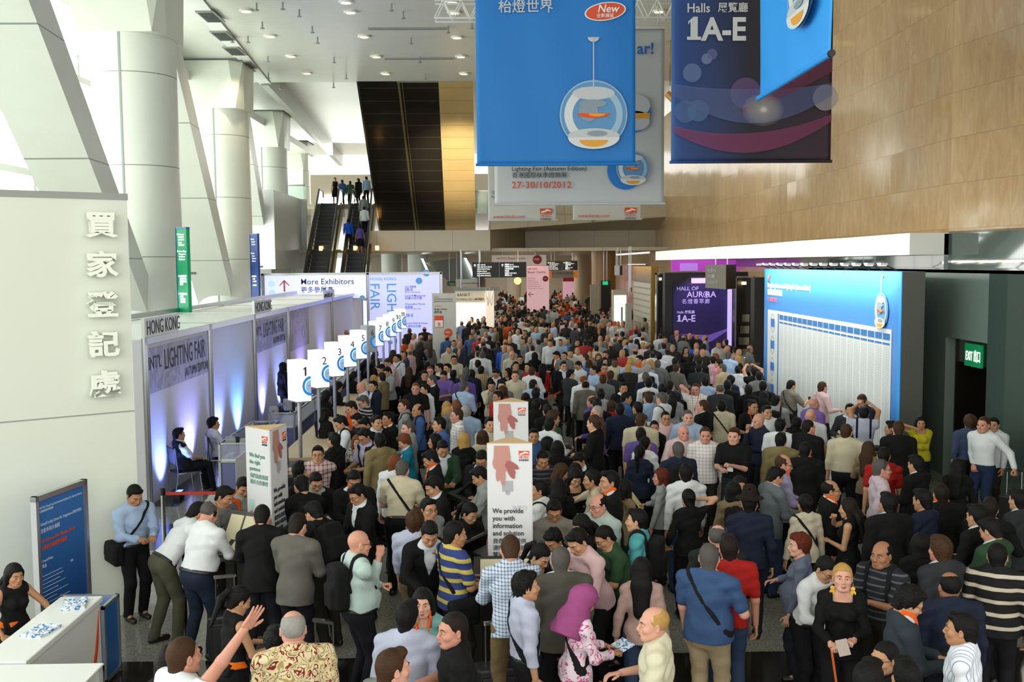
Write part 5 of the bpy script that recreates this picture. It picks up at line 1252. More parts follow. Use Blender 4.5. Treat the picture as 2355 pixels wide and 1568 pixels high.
# dark purple banner: printed colour runs from blue to plum
def grad_mat(name, stops, a, b, extra=None):
    m = bpy.data.materials.new(name); m.use_nodes = True; n = m.node_tree.nodes; l = m.node_tree.links; bs = n['Principled BSDF']; bs.inputs['Roughness'].default_value = .6
    tc = n.new('ShaderNodeTexCoord'); sp = n.new('ShaderNodeSeparateXYZ'); l.new(tc.outputs['Object'], sp.inputs[0]); mr = n.new('ShaderNodeMapRange'); mr.inputs[1].default_value = a; mr.inputs[2].default_value = b
    l.new(sp.outputs[0 if extra != 'z' else 2], mr.inputs[0]); r = n.new('ShaderNodeValToRGB'); e = r.color_ramp.elements
    while len(e) < len(stops): e.new(.5)
    for q, (p, c) in zip(e, stops): q.position = p; q.color = lin(c)
    l.new(mr.outputs[0], r.inputs[0]); l.new(r.outputs[0], bs.inputs['Base Color']); return m
t, w, h = banner('hanging_banner', 23, 1543, 1910, 375, 11.2, grad_mat('print_night', [(0, '2a5a9c'), (.06, '173f7c'), (.35, '10224c'), (.5, '0c0c20'), (.72, '1c0c24'), (1, '2c1628')], 0, 3.67), 'dark blue and plum banner reading 1A-E with light circles', .03, 3)
k = 23/FPX; zz = lambda py: (375-py)*k; xx = lambda px: (px-1543)*k
T(t, 'Halls', xx(1576), zz(40), 27*k*1.05, M_GREYT, .014, y=-.07, xs=.95); T(t, '展覽廳', xx(1646), zz(38), 23*k, M_GREYT, .01, y=-.07); T(t, '1A-E', xx(1573), zz(101), 70*k, M_GREYT, .03, y=-.07, xs=.95)
def tr(nm, c, a): return mat(nm, c, .6, alpha=a)
for i, (cx, cy, r, c, a) in enumerate(((1589, 174, 21, '6c88b8', .55), (1622, 143, 12, '8c9cc0', .5), (1634, 133, 12, '6c78b0', .5), (1574, 260, 25, '5c7cb0', .45), (1603, 259, 24, '5c88b8', .4), (1711, 220, 35, '5c4478', .75), (1828, 172, 26, '5c3458', .6), (1893, 231, 29, '9c98a0', .7))): disc('light_circle', t, (xx(cx), zz(cy)), r*k, r*k, tr('circle_print_%d' % i, c, a), y=-.066-.003*i)
def swoosh(p, pts, wd, m, y):
    vs = []; n = len(pts)
    for i, (a, b) in enumerate(pts): q = wd[i]; vs += [(xx(a), y, zz(b-q)), (xx(a), y, zz(b+q))]
    MB().add(vs, [(2*i, 2*i+1, 2*i+3, 2*i+2) for i in range(n-1)]).build('light_swoosh', m, p)
def arc(x0, x1, f, n=24): return [(x0+(x1-x0)*i/n, f(i/n)) for i in range(n+1)]
swoosh(t, arc(1546, 1908, lambda u: 212+150*u-150*u*u+0*u), [14+24*math.sin(math.pi*i/24) for i in range(25)], tr('swoosh_blue', '6878b0', .35), -.1)
swoosh(t, arc(1546, 1908, lambda u: 300+150*u-175*u*u), [8+14*math.sin(math.pi*i/24) for i in range(25)], tr('swoosh_plum', '8c3c68', .5), -.105)
swoosh(t, arc(1700, 1908, lambda u: 262-90*u-20*u*u), [4+16*u/24 for u in range(25)], tr('swoosh_rose', '7c3458', .45), -.11)
for r, a in ((36, .07), (31, .08), (27, .09), (23, .1), (19, .12), (15, .15), (11, .2), (8, .3), (5, .6)): disc('light_spark', t, (xx(1750), zz(258)), r*k*1.3, r*k, tr('spark_%d' % r, 'e0dce0', a), y=-.115-.002*(34-r))
# second blue banner, hung along the hall
a = atx(1745, 228, 5.5); b = atx(1908, 120, 5.5); t = empty('hanging_banner', (5.5, a.y, a.z), -math.pi/2, 'blue banner hung edge-on in front of the dark 1A-E banner', 'banner'); w = a.y-b.y; h = 11.2-a.z
cloth('fabric', M_BLUL, t, w, h, .06, 1.5); MB().tube((-.05, 0, .02), (w+.05, 0, .02), .05).build('bottom_rod', M_BLUL, t); MB().tube((w+.05, 0, .02), (w+.12, 0, .02), .06).build('rod_cap', M_BLACK, t); MB().box((0, -.03, h-.06), (w, .03, h)).build('top_rail', M_ALU, t)
MB().tube((.2, 0, h), (.2, 0, 13.1-a.z), .012, n=6).tube((w-.2, 0, h), (w-.2, 0, 13.1-a.z), .012, n=6).build('cable', M_ALU, t)
lamp_print(t, (w*.73, 1.55), .83, y=-.12, dy=.006)
# lighting truss
tr_ = MB(); z0, z1, y = 11.25, 11.75, 28.6
for z in (z0, z1):
    for dy in (0, .45): tr_.tube((-1.5, y+dy, z), (7, y+dy, z), .03, n=6)
for i in range(17):
    x = -1.5+i*.5
    for dy in (0, .45): tr_.tube((x, y+dy, z0), (x+.25, y+dy, z1), .018, n=5).tube((x+.25, y+dy, z1), (x+.5, y+dy, z0), .018, n=5)
tag(tr_.build('truss', M_WHITE), 'white triangulated truss above the large white banner', 'truss')
tag(MB().tube((0, 0, 0), (.5, -.3, -.6), .14, n=12).tube((.1, 0, .3), (.1, 0, 1.2), .02, n=6).tube((.1, 0, .3), (.1, 0, 13.1-aty(1535, 215, 40).z), .02, n=6).build('spotlight', mat('brass_fixture', 'a87838', .4, metal=.6), loc=aty(1535, 215, 40)), 'brass spotlight fixture between the white and the dark banner', 'spotlight')

# white entrance wall with raised characters
wa = Vector((-4.5, 12.6, 0)); wd = Vector((1.26, .85, 0)).normalized(); wl = empty('entrance_wall', wa, math.atan2(wd.y, wd.x), 'tall white wall with raised Chinese characters', 'wall')
MB().box((-3.4, 0, 0), (0, .25, 5.28)).build('wall_panel', M_WALLW, wl); MB().box((-3.42, -.01, 5.22), (.01, .26, 5.3)).build('top_cap', M_GREY, wl); MB().box((-3.4, -.004, 2.58), (0, 0, 2.595)).build('joint', M_GREY, wl)
for i, (ch, py) in enumerate(zip('買家登記處', (517, 608, 700, 790, 880))):
    px = 228+i*2.3; rr = ray(px, py); nrm = Vector((-wd.y, wd.x, 0)); tt = (wa-Vector((0, 0, CAMH))).dot(nrm)/Vector(rr).dot(nrm); P = Vector((0, 0, CAMH))+Vector(rr)*tt; loc = (P-wa).dot(wd)
    textmesh(ch, .325, mat('letter_white', 'eef4ea', .5), 'raised_character', wl, frame((loc-.18, -.09, P.z-.12), (1, 0, 0)), .03, ext=.045, xs=1.1)
# poster stand
t = empty('poster_stand', (-5.01, 10.85, 0), math.atan2(.95, .19), 'blue lucky draw poster in aluminium frame before the white wall', 'poster')
MB().box((.04, -.0, .45), (.92, .03, 1.84)).build('poster', grad_mat('poster_blue', [(0, '0e4486'), (1, '2a6ab0')], .45, 1.84, 'z'), t); f = MB().box((0, -.03, 0), (.05, .04, 1.9)).box((.9, -.03, 0), (.95, .04, 1.9)).box((0, -.03, 1.84), (.95, .04, 1.9)); f.build('stand_frame', M_ALU, t)
M_PT = mat('pale_print', 'b8c8e0', .6)
for s, z, sz, m in (('HKTDC Hong Kong International Lighting Fair (Spring Edition)', 1.74, .034, M_PT), ('香港國際春季燈飾展', 1.7, .03, M_PT), ('Grand Lucky Draw for Registered BUYERS', 1.55, .048, M_PT), ('買家幸運大抽獎', 1.47, .055, M_PT), ('Visit Now to Win Fabulous Prize!', 1.36, .05, M_ORG), ('立即登記贏取豐富獎品', 1.28, .052, M_ORG), ('Grand Prize', 1.14, .045, M_PT), ('獎品', 1.08, .045, M_PT), ('OR', 1.0, .04, M_PT)): textmesh(s, sz, m, 'lettering', t, frame((.09 if s != 'OR' else .6, -.006, z), (1, 0, 0)), .002, xs=.9)
for i in range(9): MB().box((.09, -.006, .98-i*.045), (.09+.5*(.7+.3*math.sin(i*3)), -.003, .987-i*.045)).build('fine_print', M_PT, t)
# hostess counter
t = empty('reception_counter', (-3.93, 8.0, 0), 0, 'white hostess counter with orange swoosh', 'counter')
MB().box((-.42, .25, 1.04), (0, 1.92, 1.1)).build('worktop', M_WPAN, t, bevel=.01); MB().box((-.06, .25, 0), (-.02, 1.88, 1.04)).box((-.42, 1.84, 0), (-.06, 1.88, 1.04)).build('front_panel', M_WPAN, t); MB().box((-.75, .25, .74), (-.06, 1.84, .78)).build('shelf', M_GREY, t)
sw = [( .0, 1.84, .98), (.0, 1.72, .62), (.0, 1.52, .2), (.0, 1.3, 0), (.0, 1.42, 0), (.0, 1.64, .25), (.0, 1.8, .66)]
MB().prism([(-.018, q[1], q[2]) for q in sw], (.006, 0, 0)).build('swoosh', M_ORG, t)
t = empty('display_box', (-4.08, 10.3, 0), 0, 'low blue panelled box beside the hostess counter', 'box'); MB().box((-.6, .03, .05), (-.01, .41, .82)).build('blue_panel', mat('panel_blue', '1c5c9c', .4), t)
f = MB()
for x in (-.62, -.03):
    for y in (0, .4): f.box((x, y, 0), (x+.035, y+.035, .85))
for z in (.03, .82): f.box((-.62, 0, z), (0, .03, z+.035)).box((-.03, 0, z), (.005, .43, z+.035)).box((-.62, .4, z), (0, .43, z+.035))
f.build('box_frame', M_ALU, t)
t = empty('foreground_counter', (-3.26, 8.2, 0), 0, 'white framed counter top in the bottom picture corner', 'counter'); MB().box((-1.6, -.9, 0), (-.03, -.03, 1.08)).build('cabinet', M_WPAN, t); MB().box((-1.6, -.93, 1.08), (0, 0, 1.1)).build('worktop', M_WPAN, t, bevel=.008); MB().box((-.04, -.04, 0), (0, 0, 1.08)).box((-1.6, -.03, 1.03), (0, 0, 1.08)).build('frame_post', M_ALU, t)
M_LEAF = blots('brochure_print', [(0, 'e8ecf0'), (.48, '2c7cc0'), (.56, 'f0f0ec'), (.66, 'd87030')], 12)
def leaf(name, loc, rot, size, lab, m=None, n=1, grp=None):
    mb = MB()
    for i in range(n): mb.box((-size[0]/2+.004*math.sin(i*5), -size[1]/2+.005*math.sin(i*7), i*.004), (size[0]/2+.004*math.sin(i*5), size[1]/2+.005*math.sin(i*7), i*.004+.003))
    o = mb.build(name, m or M_LEAF, loc=loc, rot=rot); return tag(o, lab, 'paper', grp)
leaf('leaflet_stack', (-4.1, 9.65, 1.1), (0, 0, .3), (.21, .3), 'stack of blue leaflets near the far end of the white counter', n=7); leaf('leaflet_stack', (-4.12, 8.95, 1.1), (0, 0, -.2), (.21, .3), 'leaflets under the hand of the counter hostess', n=5)

# triangular information towers with desks
M_BOARD = mat('tower_white', 'd4d6da', .5); M_WOODT = mat('pale_wood_top', 'd8b888', .5); M_RACK = mat('rack_charcoal', '26231f', .4); M_SHEET = mat('cream_sheet', 'cfc8a8', .6); M_GRN2 = mat('ink_green', '6c9c8c', .6); M_HAND = mat('hand_print', 'b8847c', .6); M_HAND2 = mat('hand_print_dark', 'a05c58', .6); M_PUZ = mat('puzzle_print', 'a4a8ae', .6)
def puzzle(p, x, z, s, m, y):
    MB().box((x, y, z), (x+s, y+.002, z+s)).build('puzzle_print', m, p); disc('puzzle_print', p, (x+s*.5, z-s*.12), s*.2, s*.2, m, y=y)
def handprint(p, x, z, s, y):
    MB().prism([(x-.28*s, y, z+1.35*s), (x+.25*s, y, z+1.35*s), (x+.32*s, y, z+.9*s), (x-.3*s, y, z+.9*s)], (0, .002, 0)).build('hand_print', M_HAND, p); disc('hand_print', p, (x, z+.72*s), .34*s, .34*s, M_HAND, y=y-.001)
    for q, (dx, dz, ln, r_, m) in enumerate(((-.12, .38, .34, -.1, M_HAND), (.02, .3, .42, .05, M_HAND), (.3, .5, .26, .75, M_HAND2), (.38, .64, .26, 1.0, M_HAND2), (.33, .36, .24, .45, M_HAND2))): disc('hand_print', p, (x+dx*s, z+dz*s), .1*s, ln*s, m, y=y-.002-.0005*q, rot=r_)
def tower(xc, yf, rz, faces, lab, zb=1.15, h=1.27, s=.5):
    t = empty('info_tower', (xc, yf, 0), rz, lab, 'display'); H = s*math.sqrt(3)/2; A, B, C_ = (-s/2, 0), (s/2, 0), (0, H)
    MB().prism([(A[0], A[1], zb), (B[0], B[1], zb), (C_[0], C_[1], zb)], (0, 0, h)).build('tower_body', M_BOARD, t); MB().prism([(A[0]-.004, A[1]-.004, zb+h), (B[0]+.004, B[1]-.004, zb+h), (C_[0], C_[1]+.004, zb+h)], (0, 0, .008)).build('tower_top', M_WOODT, t)
    for kind, ang in faces:
        f = link('tower_graphic', None, t); c0 = {0: A, 1: B, 2: C_}[ang]; f.location = (c0[0], c0[1], zb); f.rotation_euler.z = ang*2*math.pi/3; e = [0]
        f0 = MB().box((0.01, -.004, .01), (s-.01, -.001, h-.01)).build('printed_panel', M_BOARD, t); f0.matrix_local = f.matrix_local
        f0.location = f.location; f0.rotation_euler = f.rotation_euler
        bpy.data.objects.remove(f)
        logo(f0, s*.7, h*.9, s*.23, y=-.01)
        if kind == 'info':
            handprint(f0, s*.33, h*.66, h*.24, -.01); puzzle(f0, s*.33, h*.58, s*.24, M_PUZ, -.008)
            T(f0, 'INFO', s*.55, h*.42, .07, M_GREYT, 0, y=-.008)
            for i, x in enumerate(('We provide', 'you with', 'information', 'and solution')): T(f0, x, s*.11, h*(.39-.066*i), .076, M_INK, .012, y=-.01, xs=.92)
            for i, x in enumerate(('我們為您提供', '適時市場資訊及', '營商情報')): T(f0, x, s*.11, h*(.125-.06*i)+.0, .062, M_INK, 0, y=-.01)
        else:
            for i, x in enumerate(('We find you', 'the right', 'partners')): T(f0, x, s*.17, h*(.72-.066*i), .07, M_GRN2, .012, y=-.01, xs=.9)
            for i, x in enumerate(('我們為您覓得', '最佳合作夥伴')): T(f0, x, s*.17, h*(.52-.06*i), .062, M_GRN2, 0, y=-.01)
            puzzle(f0, s*.12, h*.22, s*.2, mat('puzzle_mint', 'a8d0c4', .6), -.008); puzzle(f0, s*.55, h*.2, s*.2, mat('puzzle_mint'), -.008); disc('hand_print', f0, (s*.2, h*.08), .07, .14, M_HAND, y=-.01); disc('hand_print', f0, (s*.92, h*.1), .05, .12, M_HAND, y=-.01)
    return t
def desk(xc, yc, rz, lab, r=.95):
    t = empty('info_desk', (xc, yc, 0), rz, lab, 'desk'); pts = [(r*math.cos(math.radians(a)), r*math.sin(math.radians(a))) for a in (-115, -65, 5, 55, 125, 175)]
    MB().prism([(x, y, 1.0) for x, y in pts], (0, 0, .06)).build('desktop', M_DARK, t); MB().prism([(x*.8, y*.8, 0) for x, y in pts], (0, 0, 1.0)).build('desk_body', M_RACK, t)
    MB().prism([(x*.45, y*.45, 1.06) for x, y in pts], (0, 0, .1)).build('plinth', M_RACK, t)
    for a in (-90, 30, 150):
        q = math.radians(a); m = Matrix.Translation((.62*math.cos(q), .62*math.sin(q), 1.1)) @ Matrix.Rotation(q+math.pi/2, 4, 'Z') @ Matrix.Rotation(.75, 4, 'X')
        rk = MB().box((-.4, -.2, 0), (.4, .2, .03)).build('sloping_rack', M_RACK, t); rk.matrix_local = m
        for i in (-1, 1):
            MB().box((i*.19-.14, -.16, .032), (i*.19+.14, .16, .045)).build('form_sheet', M_SHEET, rk)
    return t
p = aty(626, 1225, 11.95); tower(p.x+.25*math.cos(math.radians(78)), 11.95+.25*math.sin(math.radians(78)), math.radians(78), (('info', 0), ('find', 2)), 'smaller info tower reading We find you the right partners'); tl = (p.x, 11.95)
p = aty(1174, 1281, 10.9); tower(p.x, 10.9, math.radians(-3), (('info', 0), ('find', 2), ('find', 1)), 'front info tower reading We provide you with information'); tR = (p.x, 10.9)
p = aty(1176, 1100, 14.2); tower(p.x, 14.2, math.radians(-3), (('info', 0),), 'rear info tower just behind the front one'); tB = (p.x, 14.2)
desk(tl[0]+.0, tl[1]+.3, math.radians(-42), 'dark pamphlet desk around the smaller info tower', .8); desk(tR[0], tR[1]+.15, 0, 'dark pamphlet desk around the front info tower'); desk(tB[0], tB[1]+.15, 0, 'dark pamphlet desk around the rear info tower')
# writing stand left of the small tower
p = atz(515, 1260, 1.05); t = empty('writing_stand', (p.x, p.y, 0), -.5, 'brochure table with black legs where men are writing', 'table'); MB().box((-.45, -.3, 1.0), (.45, .3, 1.04)).build('tabletop', M_DARK, t)
for x in (-.4, .4):
    for y in (-.25, .25): MB().tube((x, y, 0), (x, y, 1.0), .02, n=8).build('leg', M_BLACK, t)
rk = MB().box((-.26, -.02, -.2), (.26, .02, .2)).build('display_frame', M_RACK, t, loc=(.12, .18, 1.26), rot=(-.5, 0, 0)); MB().box((-.2, -.025, -.15), (.0, -.02, .15)).box((.03, -.025, -.15), (.22, -.02, .15)).build('form_sheet', M_SHEET, rk)
for i, (dx, dy, lb) in enumerate(((-.25, -.1, 'orange printed brochure pile on the writing table'), (.1, -.15, 'white form sheets on the writing table'))): leaf('brochure_stack', (p.x+dx, p.y+dy, 1.041), (0, 0, .4+i), (.21, .3), lb, n=4, m=M_LEAF if i == 0 else M_LW)

# registration booths
XB = -6.3; t = empty('registration_booth', (XB, 18.2, 0), 0, 'long white shell-scheme booth lit with blue uplights', 'booth')
M_BW = mat('booth_panel', 'dcdce4', .55); ys = [0, 4.2, 8.4, 12.8, 21.4, 31]
for a, b in zip(ys[:-1], ys[1:]): MB().box((-.05, a+.04, 0), (0, b-.04, 3.02)).build('wall_panel', M_BW, t)
MB().box((-2.6, 0, 3.02), (-.02, 31, 3.08)).build('roof_panel', M_WPAN, t); MB().box((-2.65, 0, 3.1), (-2.55, 31, 3.22)).build('back_rail', M_ALU, t)
for y in ys:
    for dy in (-.05, .05): MB().tube((.02, y+dy, 0), (.02, y+dy, 3.1), .04, n=8).build('post', M_ALU, t)
MB().box((-.04, 0, 2.98), (.05, 31, 3.1)).build('top_rail', M_ALU, t); MB().box((-2.6, -.06, 0), (0, -.02, 3.05)).build('end_panel', M_BW, t)
for y in (5, 10, 15, 20, 25): MB().box((-2.6, y, 3.08), (-.02, y+.04, 3.1)).build('roof_joint', M_ALU, t)
def side_text(p, s, y0, z, size, m, x=.06, **k): return textmesh(s, size, m, 'lettering', p, frame((x, y0, z), (0, 1, 0)), k.pop('bold', .0), **k)
for y0, lb, w in ((.0, 'first white HONG KONG header above the booth wall', 1.95), (8.45, 'second white HONG KONG header above the booth wall', 2.0)):
    h = empty('booth_header', (XB, 18.2+y0, 3.1), 0, lb, 'sign'); MB().box((-.03, 0, 0), (.03, w, .36)).build('header_board', M_WPAN, h); side_text(h, 'HONG KONG', .1, .05, .38, M_INK, x=.035, xs=w/2.4)
h = empty('booth_header', (XB, 18.2+19.5, 3.1), 0, 'far white header with web address above the booth', 'sign'); MB().box((-.03, 0, 0), (.03, 2.6, .32)).build('header_board', M_WPAN, h); side_text(h, 'www.hktdc.com', .1, .06, .3, M_INK, x=.035)
M_FILM = mat('grey_print_film', 'b0b0b8', .4); M_FILM2 = blots('film_print', [(0, 'b4b4c4'), (.5, 'a4a4b4'), (.6, 'bcbccc')], 1.2)
for y0, w in ((.12, 3.9), (8.5, 4.1)):
    MB().box((.001, y0, 2.05), (.012, y0+w, 2.9)).build('film_strip', M_FILM2, t); q = link('dummy', None)
    bpy.data.objects.remove(q)
    side_text(t, "INT'L", y0+.05, 2.5, .34, M_INK, x=.016, bold=.004, xs=.95); side_text(t, 'LIGHTING FAIR', y0+.95, 2.42, .56, M_INK, x=.016, bold=.004, xs=.72); side_text(t, '(AUTUMN EDITION)', y0+2.2, 2.14, .26, M_INK, x=.016, xs=.72)
MB().box((.001, 13.2, 1.7), (.012, 16.4, 2.95)).build('film_strip', M_FILM2, t)
structure(MB().box((XB, 18.2, 0), (XB+.5, 49, .006)).build('trim_floor_strip', mat('dark_granite_strip', '141210', .2)))
for i, (y, c) in enumerate(((18.9, (.2, .3, 1)), (20.7, (.35, .35, 1)), (22.9, (.25, .35, 1)), (24.7, (.15, .4, 1)), (27.4, (.3, .3, 1)), (29.6, (.25, .35, 1)), (33, (.4, .3, 1)), (37, (.3, .35, 1)))):
    u = empty('uplight', (XB+.32, y, 0), 0, 'small blue uplight on the floor at the booth wall', 'light', 'blue uplights along the booth wall'); MB().box((-.06, -.15, 0), (.06, .15, .12)).build('housing', M_BLACK, u); MB().box((-.05, -.14, .12), (.05, .14, .125)).build('lens', mat('blue_lens', '5070ff', .3, emit=4), u)
    spot('uplight_beam', (XB+.3, y, .16), (XB-.02, y, 1.5), 300, c, 85, .95, .1)
# back staff counters with frames and screens
def fcounter(x, y, L, lab, h=1.1):
    t = empty('service_counter', (x, y, 0), 0, lab, 'counter'); f = MB()
    for yy in (0, L/2, L):
        for xx_ in (0, .55): f.box((xx_-.02, yy-.02, 0), (xx_+.02, yy+.02, h))
    for z in (.02, h-.34, h): f.box((-.02, 0, z-.03), (.02, L, z)).box((.53, 0, z-.03), (.57, L, z)).box((0, -.02, z-.03), (.55, .02, z)).box((0, L-.02, z-.03), (.55, L+.02, z))
    f.build('counter_frame', M_ALU, t); MB().box((.02, .01, .05), (.53, L-.01, h-.36)).build('cabinet', mat('counter_blue_grey', '6c70a0', .4), t); MB().box((0, 0, h-.34), (.55, L, h-.31)).build('worktop', M_WPAN, t)
    MB().box((.54, .02, h-.3), (.55, L-.02, h-.04)).box((.02, 0, h-.3), (.53, .01, h-.04)).build('clear_screen', mat('frosted_screen', 'c0c4e0', .3, alpha=.4), t); return t
fcounter(-5.1, 18.6, 2.6, 'first framed staff counter beside the seated attendant'); fcounter(-5.0, 22.4, 5.2, 'second framed staff counter along the booth'); fcounter(-5.0, 28.6, 7, 'third framed staff counter farther along the booth')
def monitor(x, y, z, rz, lab):
    t = empty('monitor', (x, y, z), rz, lab, 'monitor'); MB().box((-.2, -.03, .08), (.2, .03, .4)).build('screen', mat('monitor_black', '101014', .3), t, bevel=.008); MB().box((-.17, .03, .1), (.17, .22, .36)).build('monitor_back', mat('monitor_grey', '9a9ca0', .5), t, bevel=.02); MB().box((-.1, -.05, 0), (.1, .12, .02)).box((-.03, 0, .02), (.03, .05, .1)).build('stand', mat('monitor_black'), t)
for i, (dx, y, lb) in enumerate(((.25, 18.95, 'nearest grey computer monitor on the first staff counter'), (.3, 20.3, 'second grey computer monitor on the first staff counter'), (.2, 23.0, 'dark monitor at the near end of second staff counter'), (.25, 24.3, 'dark monitor midway along the second staff counter'), (.25, 25.8, 'dark monitor at the far end of second staff counter'))): monitor(-5.1+dx, y, .79, math.pi/2+.3, lb)
tag(MB().box((-.18, -.15, 0), (.18, .15, .14)).box((-.16, -.13, .14), (.15, .14, .2)).build('paper_box', mat('carton_white', 'b8bcb8', .6), loc=(-4.8, 19.6, .79)), 'white paper box between the two nearest monitors', 'box')
tag(MB().box((-.3, -.2, 0), (.3, .2, .3)).box((-.26, -.18, .3), (.27, .19, .36)).build('carton', mat('carton_white'), loc=(-4.75, 17.6, 0)), 'stacked white cartons on the floor before the staff counter', 'box')
# public counters under the numbered signs
t = empty('registration_counter', (-3.75, 17.3, 0), 0, 'long registration counter beneath the numbered signs', 'counter'); MB().box((0, 0, 1.0), (.75, 20, 1.05)).build('worktop', mat('counter_cream', 'c8b090', .5), t); MB().box((.1, 0, 0), (.6, 20, 1.0)).build('counter_body', mat('counter_grey', '8c8c94', .4), t)
for i in range(4):
    q = empty('kiosk', (-3.75+.05+.0*i, 15.2+.55*i, 0), 0, ['nearest', 'second', 'third', 'fourth'][i]+' tall grey kiosk cabinet in the row before sign one', 'kiosk', None); MB().prism([(-.18, -.22, 0), (.2, -.22, 0), (.2, -.22, 1.45), (-.02, -.22, 1.62), (-.18, -.22, 1.5)], (0, .44, 0)).build('kiosk_body', mat('kiosk_grey', '7c7c80', .4), q, bevel=.015); MB().box((.2, -.15, 1.0), (.21, .15, 1.35)).build('kiosk_screen', M_BLACK, q)
# numbered light boxes
M_LB = mat('lightbox_white', 'f4f8ff', .5, emit=1.15); M_LB2 = mat('lightbox_face', 'e8ecf4', .5, emit=.55); M_LBOFF = mat('lightbox_unlit', 'b4b8c0', .5); M_SB = mat('sign_blue', '1a84d8', .5, emit=.25); M_SB2 = mat('sign_pale_blue', '8cb4dc', .5, emit=.3)
for i in range(1, 12):
    d = 17.1+1.95*(i-1); o = empty('number_sign', (-3.33, d, 0), math.radians(35), 'light box sign with number %d on a pole' % i, 'sign', 'numbered signs over the registration counters')
    zb = 2.06; off = i == 6; MB().box((0, 0, zb), (.25, .4, zb+.7)).build('light_box', M_LBOFF if off else M_LB, o); MB().box((.0, -.006, zb), (.25, -.002, zb+.7)).build('number_face', M_LBOFF if off else M_LB2, o)
    MB().box((-.005, -.01, zb-.02), (.255, .405, zb)).build('base_plate', M_ALU, o); MB().tube((.12, .2, 1.055), (.12, .2, zb), .035, n=10).build('pole', M_ALU, o)
    if i in (1, 10, 11): one(o, .09 if i == 1 else .03, zb+.44, .21, M_INK, -.014)
    if i == 11: one(o, .11, zb+.44, .21, M_INK, -.014)
    if i not in (1, 11): textmesh(str(i % 10), .21, M_INK, 'numeral', o, frame((.155 if i < 10 else .185, -.012, zb+.44), (1, 0, 0)), 0, align='CENTER', ext=.001)
    disc('blue_ring', o, (.25, zb+.26), .16, .17, M_SB, y=-.010, inner=.72, a0=math.pi/2, a1=math.pi*1.5); disc('ring_lamp', o, (.25, zb+.25), .1, .115, M_SB2, y=-.012, a0=math.pi/2, a1=math.pi*1.5); MB().box((.2, -.016, zb+.26), (.25, -.013, zb+.27)).build('ring_accent', M_OR2, o)

# More Exhibitors gateway
d = 46; gx = lambda px: (px-1128)/FPX*d; gz = lambda py: CAMH-(py-608)/FPX*d
t = empty('gateway_sign', (0, d, 0), 0, 'backlit lilac gateway sign reading More Exhibitors', 'sign'); M_LIL = mat('lilac_backlit', 'c2c6ff', .5, emit=.75); M_LIL2 = mat('lilac_backlit_deep', 'b0b4ff', .5, emit=.7)
MB().box((gx(612), -.05, gz(684)), (gx(843), 0, gz(631))).build('left_panel', M_LIL, t); MB().box((gx(849), -.05, .1), (gx(1011), 0, gz(631))).build('right_panel', M_LIL2, t)
f = MB()
for x in (605, 844.5, 1012): f.box((gx(x), -.1, 0), (gx(x)+.11, .1, gz(627)))
f.box((gx(605), -.1, gz(631)), (gx(1017), .1, gz(626))).box((gx(605), -.1, gz(688)), (gx(846), .1, gz(684))); f.build('sign_frame', M_ALU, t)
MB().box((gx(836), -.1, 0), (gx(843), .05, gz(690))).build('side_light_panel', mat('pale_blue_backlit', 'c8e8ff', .5, emit=.9), t)
M_NAV = mat('ink_navy', '2c3c74', .5); M_SKY = mat('ink_sky', '5ca0e8', .5, emit=.2)
T(t, 'More Exhibitors', gx(694), gz(652), .37, M_NAV, .005, y=-.07); T(t, '更多參展商', gx(694), gz(670), .3, M_NAV, .006, y=-.07)
MB().box((gx(655), -.07, gz(668)), (gx(659), -.06, gz(645))).prism([(gx(657), -.07, gz(641)), (gx(645), -.07, gz(654)), (gx(647), -.07, gz(655)), (gx(657), -.07, gz(645)), (gx(667), -.07, gz(655)), (gx(669), -.07, gz(654))], (0, .01, 0)).build('arrow', mat('arrow_coral', 'e87860', .5), t)
T(t, 'HONG KONG', gx(852), gz(644), .19, M_SKY, .005, y=-.07)
for s, px in (('FAIR', 876), ('LIGHTING', 914)): textmesh(s, .62, M_SKY, 'lettering', t, frame((gx(px)-.47, -.07, gz(650)), (0, 0, -1), (1, 0, 0)), .006, xs=1.0)
for s, py, sz, m in (('Halls 展覽廳', 661, .1, M_NAV), ('5B-E', 669, .2, M_NAV), ('LED & Green Lighting', 673, .08, M_NAV), ('Level 4 Mezzanine', 682, .13, M_NAV), ('四樓大堂中樓', 688, .13, M_NAV), ('Chancellor Room', 701, .13, M_NAV), ('君爵廳', 708, .12, M_NAV), ('World of Table Lamps', 711, .08, M_NAV), ('3B-E', 728, .2, M_NAV), ('Grand Hall & Foyer', 745, .13, M_NAV), ('大會堂及前廳', 752, .12, M_NAV)): T(t, s, gx(931), gz(py), sz, m, .002, y=-.07)
for cx, cy, r in ((964, 646, 7.5), (981, 628, 8), (629, 671, 8), (628, 650, 8), (834, 684, 6)): disc('printed_dot', t, (gx(cx), gz(cy)), r*d/FPX, r*d/FPX, M_SKY if r != 8 or cx > 900 else mat('ink_pale', 'b4d8fc', .5, emit=.5), y=-.065)
